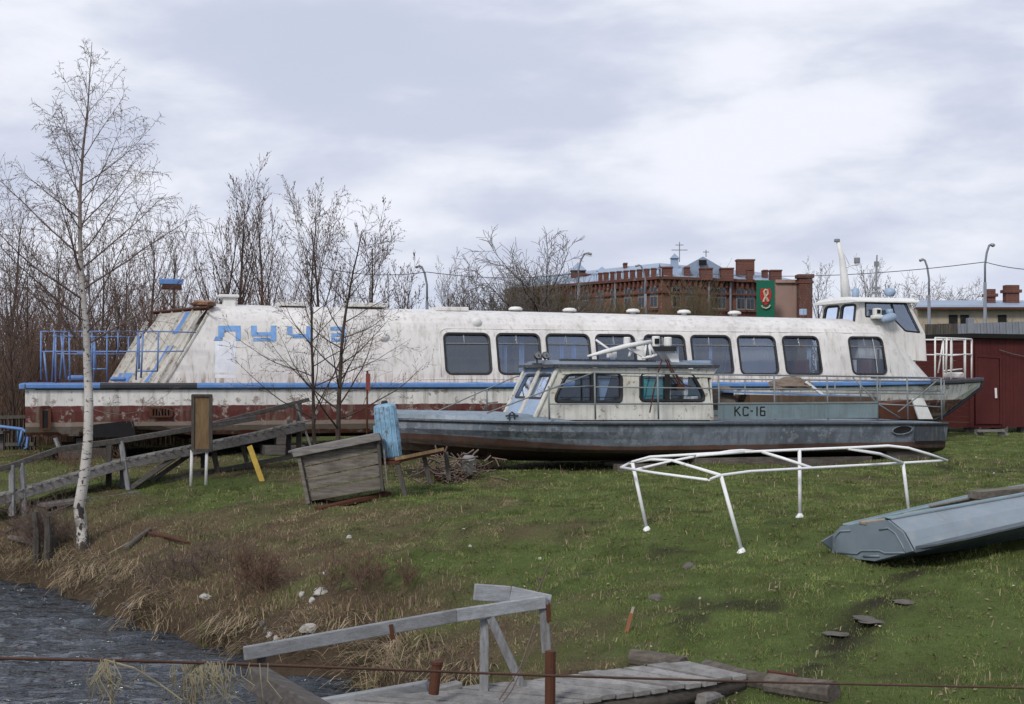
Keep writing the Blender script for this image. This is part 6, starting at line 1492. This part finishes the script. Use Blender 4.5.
for px in (953, 964.5, 1002): 
    m = MB(); p = P(px, 321, YB); m.box((p.x, YB-.03, p.z), (.42,.08,.62)); m.build('window', M_['dark'], lb_)
for px, t_ in ((990,295),(1011,291)):
    m = MB(); p0, p1 = P(px, 307, YB+2), P(px, t_, YB+2); m.box(((p0+p1)/2), (.42 if px < 1000 else .7,.5,(p1.z-p0.z)+.6)); m.box(p1+Vector((0,0,-.02)), (.62 if px < 1000 else .9,.7,.16)); m.build('chimney', M_['brick_dk'], lb_)
# ---- brick building
BB0 = P(662,376,90); BB0.z = 0
LW = P(508,376,103); LW.z = 0; RW = P(800,376,95.5); RW.z = 0
H0 = CZ+99/F*90
bk = thing('brick_building', 'old two-storey red brick building with pale metal roof, dormer, parapet blocks and chimneys', 'building', BB0)
def wing(A_, B_, out):
    d = (B_-A_); L_ = d.length; d.normalize(); nrm = Vector((d.y,-d.x,0)); nrm = nrm if nrm.y < 0 else -nrm
    return d, L_, nrm
dl, Ll, nl = wing(BB0, LW, 0); dr_, Lr, nr = wing(BB0, RW, 0)
back_ = Vector((3,14,0))
for d, L_, nr_ in ((dl,Ll,nl),(dr_,Lr,nr)):
    m = MB(); m.bar(BB0+Vector((0,0,H0/2))-nr_*.4, BB0+d*L_+Vector((0,0,H0/2))-nr_*.4, .8, H0); m.build('wall', M_['brick'], bk)
    m = MB(); m.bar(BB0+Vector((0,0,H0-.05))+nr_*.12, BB0+d*L_+Vector((0,0,H0-.05))+nr_*.12, .35, .16); m.bar(BB0+Vector((0,0,H0-.95))+nr_*.06, BB0+d*L_+Vector((0,0,H0-.95))+nr_*.06, .2, .12)
    k = .3
    while k < L_: m.bar(BB0+d*k+Vector((0,0,H0-.35))+nr_*.1, BB0+d*(k+.16)+Vector((0,0,H0-.35))+nr_*.1, .2, .42); k += .42
    m.build('cornice', M_['brick_dk'], bk)
def bpx(px, d, nr_, o=0):
    t = (px-CX)/F; k = (t*BB0.y-BB0.x)/(d.x-t*d.y); return BB0+d*k+nr_*o
M_['winf'] = plain('old_window_frame', (.24,.23,.22), .7, .3, .3)
M_['winp'] = glass('dark_far_glass', (.05,.06,.07), .07, .05, .3, (.06,.065,.07))
for d, nr_, pxs in ((dl, nl, [520,533,546,559,572,586,600,614,628,642,654]), (dr_, nr, [676,690,713.5,721.5,740.5,750,772,786])):
    for px in pxs:
        zc_ = CZ+78.5/F*92; hw, hh = .36, .75; p = bpx(px, d, nr_, .02); m = MB(); n = 5
        o_ = [(-hw,-hh),(hw,-hh),(hw,hh*.7)]+[(hw*math.cos(a), hh*.7+hw*.5*math.sin(a)) for a in [math.pi*k/n for k in range(1, n)]]+[(-hw,hh*.7)]
        m.poly([p+d*x+Vector((0,0,zc_+z)) for x, z in o_], -nr_*.01+Vector((0,0,0))); wn = m.build('window', M_['winf'], bk)
        m = MB()
        for x0, x1 in ((-hw*.8,-hw*.08),(hw*.08,hw*.8)):
            for z0, z1 in ((-hh*.85,-.02),(.06,hh*.75)): m.poly([p+nr_*.03+d*x+Vector((0,0,zc_+z)) for x, z in ((x0,z0),(x1,z0),(x1,z1),(x0,z1))])
        m.build('pane', M_['winp'], wn)
        m = MB(); m.bar(p+nr_*.08-d*(hw+.1)+Vector((0,0,zc_-hh-.08)), p+nr_*.08+d*(hw+.1)+Vector((0,0,zc_-hh-.08)), .16,.1); m.build('sill', M_['brick_dk'], wn)
# roof: two slopes meeting at a hip
zr_ = H0+.05; R0 = BB0+Vector((.4,5.5,CZ+114/F*95.5)); R0.z = CZ+113/F*95.5
RL = LW+Vector((2.0,5.5,0)); RL.z = CZ+100/F*108; RR = RW+Vector((-1.5,6,0)); RR.z = CZ+104/F*101
m = MB(); m.poly([BB0+Vector((0,0,zr_))+nl*.2, LW+Vector((0,0,zr_))+nl*.2, RL, R0]); m.poly([BB0+Vector((0,0,zr_))+nr*.2, R0, RR, RW+Vector((0,0,zr_))+nr*.2])
m.poly([R0, RL, RL+Vector((2,6,-1.6)), R0+Vector((1,7,-1.8))]); m.poly([R0, RR, RR+Vector((-1,6,-1.6)), R0+Vector((1,7,-1.8))]); m.build('roof', M_['roofblue'], bk)
# gabled dormer
a, b, c_ = P(682,268,92), P(723,268,92.8), P(703,256.5,92.4); m = MB(); bk_ = Vector((.6,4.5,0)); m.poly([a,b,c_]); m.poly([a,c_,c_+bk_,a+bk_]); m.poly([b,c_,c_+bk_,b+bk_])
m.poly([a+Vector((0,0,-1)), b+Vector((0,0,-1)), b, a]); dm = m.build('dormer', M_['roofblue'], bk)
m = MB(); m.box(P(703,262.5,92.1)+Vector((0,.1,0)), (.5,.06,.36)); m.build('dormer_window', M_['dark'], dm)
# parapet blocks along the left wing with pale railing between
px = 597
m2 = MB(); m2.bar(bpx(592,dl,nl,.0)+Vector((0,0,H0+.55)), bpx(660,dl,nl,.0)+Vector((0,0,H0+.55)), .12,.10)
for px in np.arange(594, 662, 2.4): p = bpx(px,dl,nl,0)+Vector((0,0,H0)); m2.bar(p, p+Vector((0,0,.55)), .06,.06, up=(0,1,0))
m2.build('parapet_railing', M_['roofblue'], bk)
for px in (601,606.5,613,619.5,626.5,633,640,647,654):
    m = MB(); p = bpx(px,dl,nl,.05)+Vector((0,0,H0+.28)); m.box(p, (.26,.5,.55)); m.box(p+Vector((0,0,.28)), (.32,.56,.08)); m.build('parapet_block', M_['brick_dk'], bk)
for (x0, x1, yt, yb, Y) in ((659,673,268,277,90.3),(684.5,690,268,275,91.5),(700,713,269,277,91.2),(720.5,734,269,278,92),(736.5,755,260.5,272,95),(747,753,270,279,93),(770,782,271,279,94),(583,592,275,287,100),(623.5,627.5,264,273,98),(763,768,271,278,96)):
    m = MB(); p0, p1 = P(x0, yt, Y), P(x1, yb, Y); w_ = p1.x-p0.x; m.box(((p0.x+p1.x)/2, Y+.3, (p0.z+p1.z)/2-.1), (w_*.92,.8,p0.z-p1.z+.2)); m.box(((p0.x+p1.x)/2, Y+.3, p0.z+.03), (w_,.9,.10)); m.build('chimney', M_['brick_dk'], bk)
for (x0, x1, yt, yb, Y) in ((670,679,257,264,95),(596,608,270,275,101)):
    m = MB(); p0, p1 = P(x0, yt, Y), P(x1, yb, Y); cx_ = (p0.x+p1.x)/2; m.box((cx_, Y, (p0.z+p1.z)/2-.4), ((p1.x-p0.x)*.8,.5,p0.z-p1.z+.6)); w_ = (p1.x-p0.x)/2
    m.add([(cx_-w_,Y-.4,p0.z-.1),(cx_+w_,Y-.4,p0.z-.1),(cx_+w_,Y+.4,p0.z-.1),(cx_-w_,Y+.4,p0.z-.1),(cx_,Y,p0.z+.25)], [(0,1,4),(1,2,4),(2,3,4),(3,0,4),(0,1,2,3)]); m.build('roof_ventilator', M_['roofblue'], bk)
# corner turret at the far left end
Yt_ = 101; p0, p1 = P(571,290,Yt_), P(585,271,Yt_); cx_ = (p0.x+p1.x)/2; m = MB(); m.box((cx_, Yt_, p1.z/2), (p1.x-p0.x, 1.2, p1.z)); tu = m.build('turret', M_['brick_dk'], bk)
w_ = (p1.x-p0.x)/2+.08; m = MB(); ap = P(578,262,Yt_).z; m.add([(cx_-w_,Yt_-.8,p1.z),(cx_+w_,Yt_-.8,p1.z),(cx_+w_,Yt_+.8,p1.z),(cx_-w_,Yt_+.8,p1.z),(cx_,Yt_,ap)], [(0,1,4),(1,2,4),(2,3,4),(3,0,4),(0,1,2,3)]); m.build('turret_roof', M_['roofblue'], tu)
for px in (707.5, 729, 761, 647, 617):                # drainpipes
    d, nr_ = (dr_, nr) if px > 662 else (dl, nl); p = bpx(px, d, nr_, .15); m = MB(); m.tube([p, p+Vector((0,0,H0))], .08, 6); m.build('drainpipe', M_['tin'], bk)
for (px, yt, yb, Y) in ((679.5,242,262,95.5),(706,250,257,93)):
    m = MB(); m.tube([P(px,yb,Y), P(px,yt,Y)], .03, 4)
    for dy, L_ in ((3,4),(8,8)) if px < 700 else ((2,3),): m.tube([P(px-L_,yt+dy,Y), P(px+L_,yt+dy,Y)], .025, 4)
    m.build('aerial', M_['tin'], bk)
# green banner with shield
Yn_ = 88; bn = thing('green_banner', 'tall green banner with a red shield emblem hanging at the corner of the brick building', 'banner', P(766,340,Yn_))
M_['green'] = plain('green_cloth', (.012,.12,.075), .8, .2, .2, .5); M_['red'] = plain('red_emblem', (.42,.03,.025), .7, .2, .2, 1); M_['pale'] = plain('pale_emblem', (.5,.42,.33), .8, .2, .2, 1)
m = MB(); m.poly([P(756.5,280,Yn_), P(774.5,280.5,Yn_), P(774.5,340,Yn_), P(756.5,340,Yn_)], (0,.05,0)); m.build('cloth', M_['green'], bn)
m = MB(); sp = [(761,288.5),(770,288.5),(771.3,292),(770.8,299),(769,303),(765.7,305.5),(762.4,303),(760.6,299),(760.2,292)]; m.poly([P(a_, b_, Yn_-.06) for a_, b_ in sp], (0,.03,0)); em = m.build('shield_emblem', M_['red'], bn)
m = MB(); e_ = lambda x, y: P(x, y, Yn_-.1)
m.tube([e_(763.5,302), e_(765,298), e_(768,294), e_(767.5,290.5), e_(765.5,289.8), e_(764,291.5), e_(765,295), e_(768.3,301.5)], .07, 4); m.build('ribbon_figure', M_['pale'], em)
m = MB(); m.tube([e_(761.5,305.5), e_(763,307.5), e_(766,308.6), e_(769,307.3), e_(770.5,305)], .05, 4); m.build('motto_strip', M_['pale'], em)
# pinkish hoarding and brick pier right of the banner
m = MB(); m.box((P(786.5,0,90).x, 90, P(0,310,90).z), (23/F*90, .3, 58/F*90)); m.box((P(786.5,0,90).x, 89.8, P(0,281.5,90).z), (23.5/F*90, .3, .2)); M_['pink'] = paint('faded_pink_hoarding', (.30,.20,.17), dirt=(.2,.15,.13), rustamt=.1, dirtamt=.5, sc=.4); solo(m, 'faded_hoarding', M_['pink'], 'faded pinkish wall panel just right of the green banner', 'hoarding')
m = MB(); p = P(804.5,305,89); m.box((p.x, 89, P(0,276,89).z/2), (13/F*89,.9,P(0,276,89).z)); m.box((p.x, 89, P(0,276.5,89).z), (16/F*89,1.1,.22)); m.box((p.x, 89, P(0,282.5,89).z), (15/F*89,1.0,.14)); solo(m, 'brick_pier', M_['brick_dk'], 'square dark brick pier with a stepped cap, right of the pinkish panel', 'pier')
# ---- lamp posts
def lamp(px, ytop, Y, arm, label, h0=.09):
    b_ = P(px, 376, Y); b_.z = 0; t = thing('street_lamp', label, 'lamp post', b_, 0, 'street lamps along the road behind the boats'); tp_ = CZ-(ytop-HY)/F*Y
    m = MB(); m.tube([b_, b_+Vector((0,0,tp_-1.6)), ], [h0, h0*.75], 8); m.build('pole', M_['tin'], t, smooth=True)
    m = MB(); z = tp_-1.6; m.tube([b_+Vector((0,0,z-.1)), b_+Vector((.0,0,z+.7)), b_+Vector((arm*.25,0,z+1.2)), b_+Vector((arm*.6,0,z+1.5)), b_+Vector((arm,0,z+1.55))], .045, 6); m.build('arm', M_['tin'], t, smooth=True)
    m = MB(); m.bar(b_+Vector((arm*.85,0,z+1.55)), b_+Vector((arm*1.35,0,z+1.48)), .22, .12); m.build('lamp_head', M_['alu'], t, bevel=.03)
lamp(427, 264.5, 62, -.38, 'street lamp standing alone left of the slim skyline trees')
lamp(578.5, 252, 72, .5, 'street lamp in front of the brick turret')
lamp(645.5, 264, 76, -.40, 'street lamp in front of the brick parapet blocks')
lamp(929, 258, 62, -.30, 'street lamp just right of the wheelhouse')
lamp(985, 243, 58, .28, 'tallest street lamp above the red shed')
# power lines
M_['wire'] = plain('power_wire', (.08,.08,.09), .6, .3)
def wire(a, b, sag, label):
    m = MB(); n = 12; m.tube([a.lerp(b, k/n)+Vector((0,0,-sag*4*(k/n)*(1-k/n))) for k in range(n+1)], .016, 4, cap=False); solo(m, 'power_line', M_['wire'], label, 'wire')
wire(P(700,273,78), P(985,262,58), .35, 'power line running from the brick building to the tallest lamp')
wire(P(985,262,58), P(1090,265,52), .25, 'power line running right from the tallest lamp out of the picture')
wire(P(427,272,62), P(578.5,273,72), .25, 'power line between the two left street lamps')
wire(P(427,272,62), P(300,262,60), .3, 'power line running left from the leftmost street lamp')
# ---- left fence and blue trestle
m = MB()
for k in range(18):
    x = -28+k*3.7; m.bar(P(x, 458, 33.8), P(x+random.uniform(-.6,.6), 414+random.uniform(-2,3), 33.8), .02, .085, up=(0,1,0), r=random.random())
m.bar(P(-30,418,33.75), P(34,416.5,33.75), .04,.08); m.bar(P(-30,445,33.75), P(34,444,33.75), .04,.08)
solo(m, 'plank_fence', M_['wood_dkz'], 'grey upright plank fence at the left edge behind the stern', 'fence')
m = MB(); t_ = lambda x, y, Y=31.5: P(x, y, Y); m.tube([t_(-30,424), t_(0,426.5), t_(22,429), t_(28,433), t_(27,447), t_(25,449)], .035, 8); m.tube([t_(22,430), t_(19,446)], .03, 8); m.tube([t_(18,429), t_(18.5,447,32)], .025, 8); m.tube([t_(27,432), t_(22,448,32)], .025, 8)
solo(m, 'blue_pipe_trestle', M_['blue'], 'bent blue pipe trestle lying in front of the left fence', 'trestle', smooth=True)
m = MB(); m.bar(P(-20,434,30.5), P(7,432,30.5), .5,.06); m.bar(P(2,434,30.5), P(2,450,30.5), .08,.08, up=(0,1,0)); solo(m, 'low_bench', M_['wood_dk'], 'low dark plank bench at the very left edge', 'bench')
for i, (x0, y0, x1, y1) in enumerate(((55,438,61,452),(300,452,350,446))):
    m = MB(); m.bar(P(x0,y0,29.5), P(x1,y1,29.5), .05,.12, up=(0,1,0)); solo(m, 'leaning_board', M_['woodz'], ('short board leaning under the stern of the long boat','pale plank lying under the hull behind the saplings')[i], 'board')
SKYK=1.03; SUNK=2.4; CLOUD_LOC=(4.1,2.6,0)
# ================================================================== SKY, LIGHT, CAMERA
w = bpy.data.worlds.new('World'); scene.world = w; w.use_nodes = True; nt = w.node_tree
for n_ in list(nt.nodes): nt.nodes.remove(n_)
def nd(t): return nt.nodes.new(t)
outw = nd('ShaderNodeOutputWorld'); bg = nd('ShaderNodeBackground'); nt.links.new(bg.outputs[0], outw.inputs[0])
SUN_E, SUN_R = math.radians(38), math.radians(205)
sky = nd('ShaderNodeTexSky'); sky.sky_type = 'NISHITA'; sky.sun_disc = False; sky.sun_elevation = SUN_E; sky.sun_rotation = SUN_R
tc = nd('ShaderNodeTexCoord'); sep = nd('ShaderNodeSeparateXYZ'); nt.links.new(tc.outputs['Generated'], sep.inputs[0])
def mth(op, a, b=0):
    n = nd('ShaderNodeMath'); n.operation = op
    for i, x in enumerate((a, b)):
        if isinstance(x, (int, float)): n.inputs[i].default_value = x
        else: nt.links.new(x, n.inputs[i])
    return n.outputs[0]
def mpr(v, a, b, c, d):
    n = nd('ShaderNodeMapRange'); n.interpolation_type = 'SMOOTHSTEP'; nt.links.new(v, n.inputs[0])
    for i, x in enumerate((a, b, c, d)): n.inputs[i+1].default_value = x
    return n.outputs[0]
def mixw(f, a, b):
    n = nd('ShaderNodeMix'); n.data_type = 'RGBA'
    for i, x in zip((0, 6, 7), (f, a, b)):
        if isinstance(x, (int, float)): n.inputs[i].default_value = x
        elif isinstance(x, tuple): n.inputs[i].default_value = (*x, 1)
        else: nt.links.new(x, n.inputs[i])
    return n.outputs[2]
zc = mth('MAXIMUM', sep.outputs[2], 0.0); den = mth('ADD', zc, .30)
comb = nd('ShaderNodeVectorMath'); comb.operation = 'MULTIPLY'; nt.links.new(tc.outputs['Generated'], comb.inputs[0]); comb.inputs[1].default_value = (1, 1, 3.0)
def cloud(scale, detail, rough, dist, loc):
    mp = nd('ShaderNodeMapping'); nt.links.new(comb.outputs[0], mp.inputs[0]); mp.inputs['Location'].default_value = loc; mp.inputs['Scale'].default_value = (1, 1.15, 1)
    n = nd('ShaderNodeTexNoise'); nt.links.new(mp.outputs[0], n.inputs['Vector']); n.inputs['Scale'].default_value = scale; n.inputs['Detail'].default_value = detail
    n.inputs['Roughness'].default_value = rough; n.inputs['Distortion'].default_value = dist; return n.outputs['Fac']
c1 = cloud(4.4, 8, .50, .2, CLOUD_LOC); c2 = cloud(9, 7, .55, .3, (1.7, 4.1, 0)); 
shade = mth('ADD', mth('MULTIPLY', c1, .72), mth('MULTIPLY', c2, .28))
ccol = mixw(mpr(shade, .40, .61, 0, 1), (.585,.63,.77), (.865,.89,.975))
skyc = nd('ShaderNodeMix'); skyc.data_type = 'RGBA'; skyc.blend_type = 'MULTIPLY'; skyc.inputs[0].default_value = 1; nt.links.new(sky.outputs[0], skyc.inputs[6]); skyc.inputs[7].default_value = (.085,.085,.085,1)
gapf = mpr(c1, .28, .40, .7, 1.0)
lowc = mixw(mpr(zc, 0, .10, 0, 1), (.66,.745,.90), (.67,.71,.83))
gapc = mixw(.35, lowc, skyc.outputs[2])
allc = mixw(gapf, gapc, ccol)
allc = mixw(mpr(zc, .0, .13, .6, 0), allc, lowc)
nt.links.new(allc, bg.inputs[0]); bg.inputs[1].default_value = 1.0*SKYK
sun = bpy.data.lights.new('sun', 'SUN'); sun.energy = SUNK; sun.angle = math.radians(12); sun.color = (1, .95, .88)
so = bpy.data.objects.new('sun', sun); COL.objects.link(so)
az = SUN_R; dirv = Vector((math.sin(az)*math.cos(SUN_E), math.cos(az)*math.cos(SUN_E), math.sin(SUN_E)))
so.rotation_euler = dirv.to_track_quat('Z', 'Y').to_euler()
cam = bpy.data.cameras.new('camera'); co = bpy.data.objects.new('camera', cam); COL.objects.link(co)
cam.lens = 50; cam.sensor_width = 36; cam.shift_y = 24/1024; cam.clip_end = 4000; cam.clip_start = .1
co.location = (0, 0, CZ); co.rotation_euler = (math.radians(90), 0, 0); scene.camera = co
scene.view_settings.view_transform = 'Standard'; scene.view_settings.look = 'None'; scene.view_settings.exposure = 0
scene.cycles.max_bounces = 8; scene.cycles.transparent_max_bounces = 16
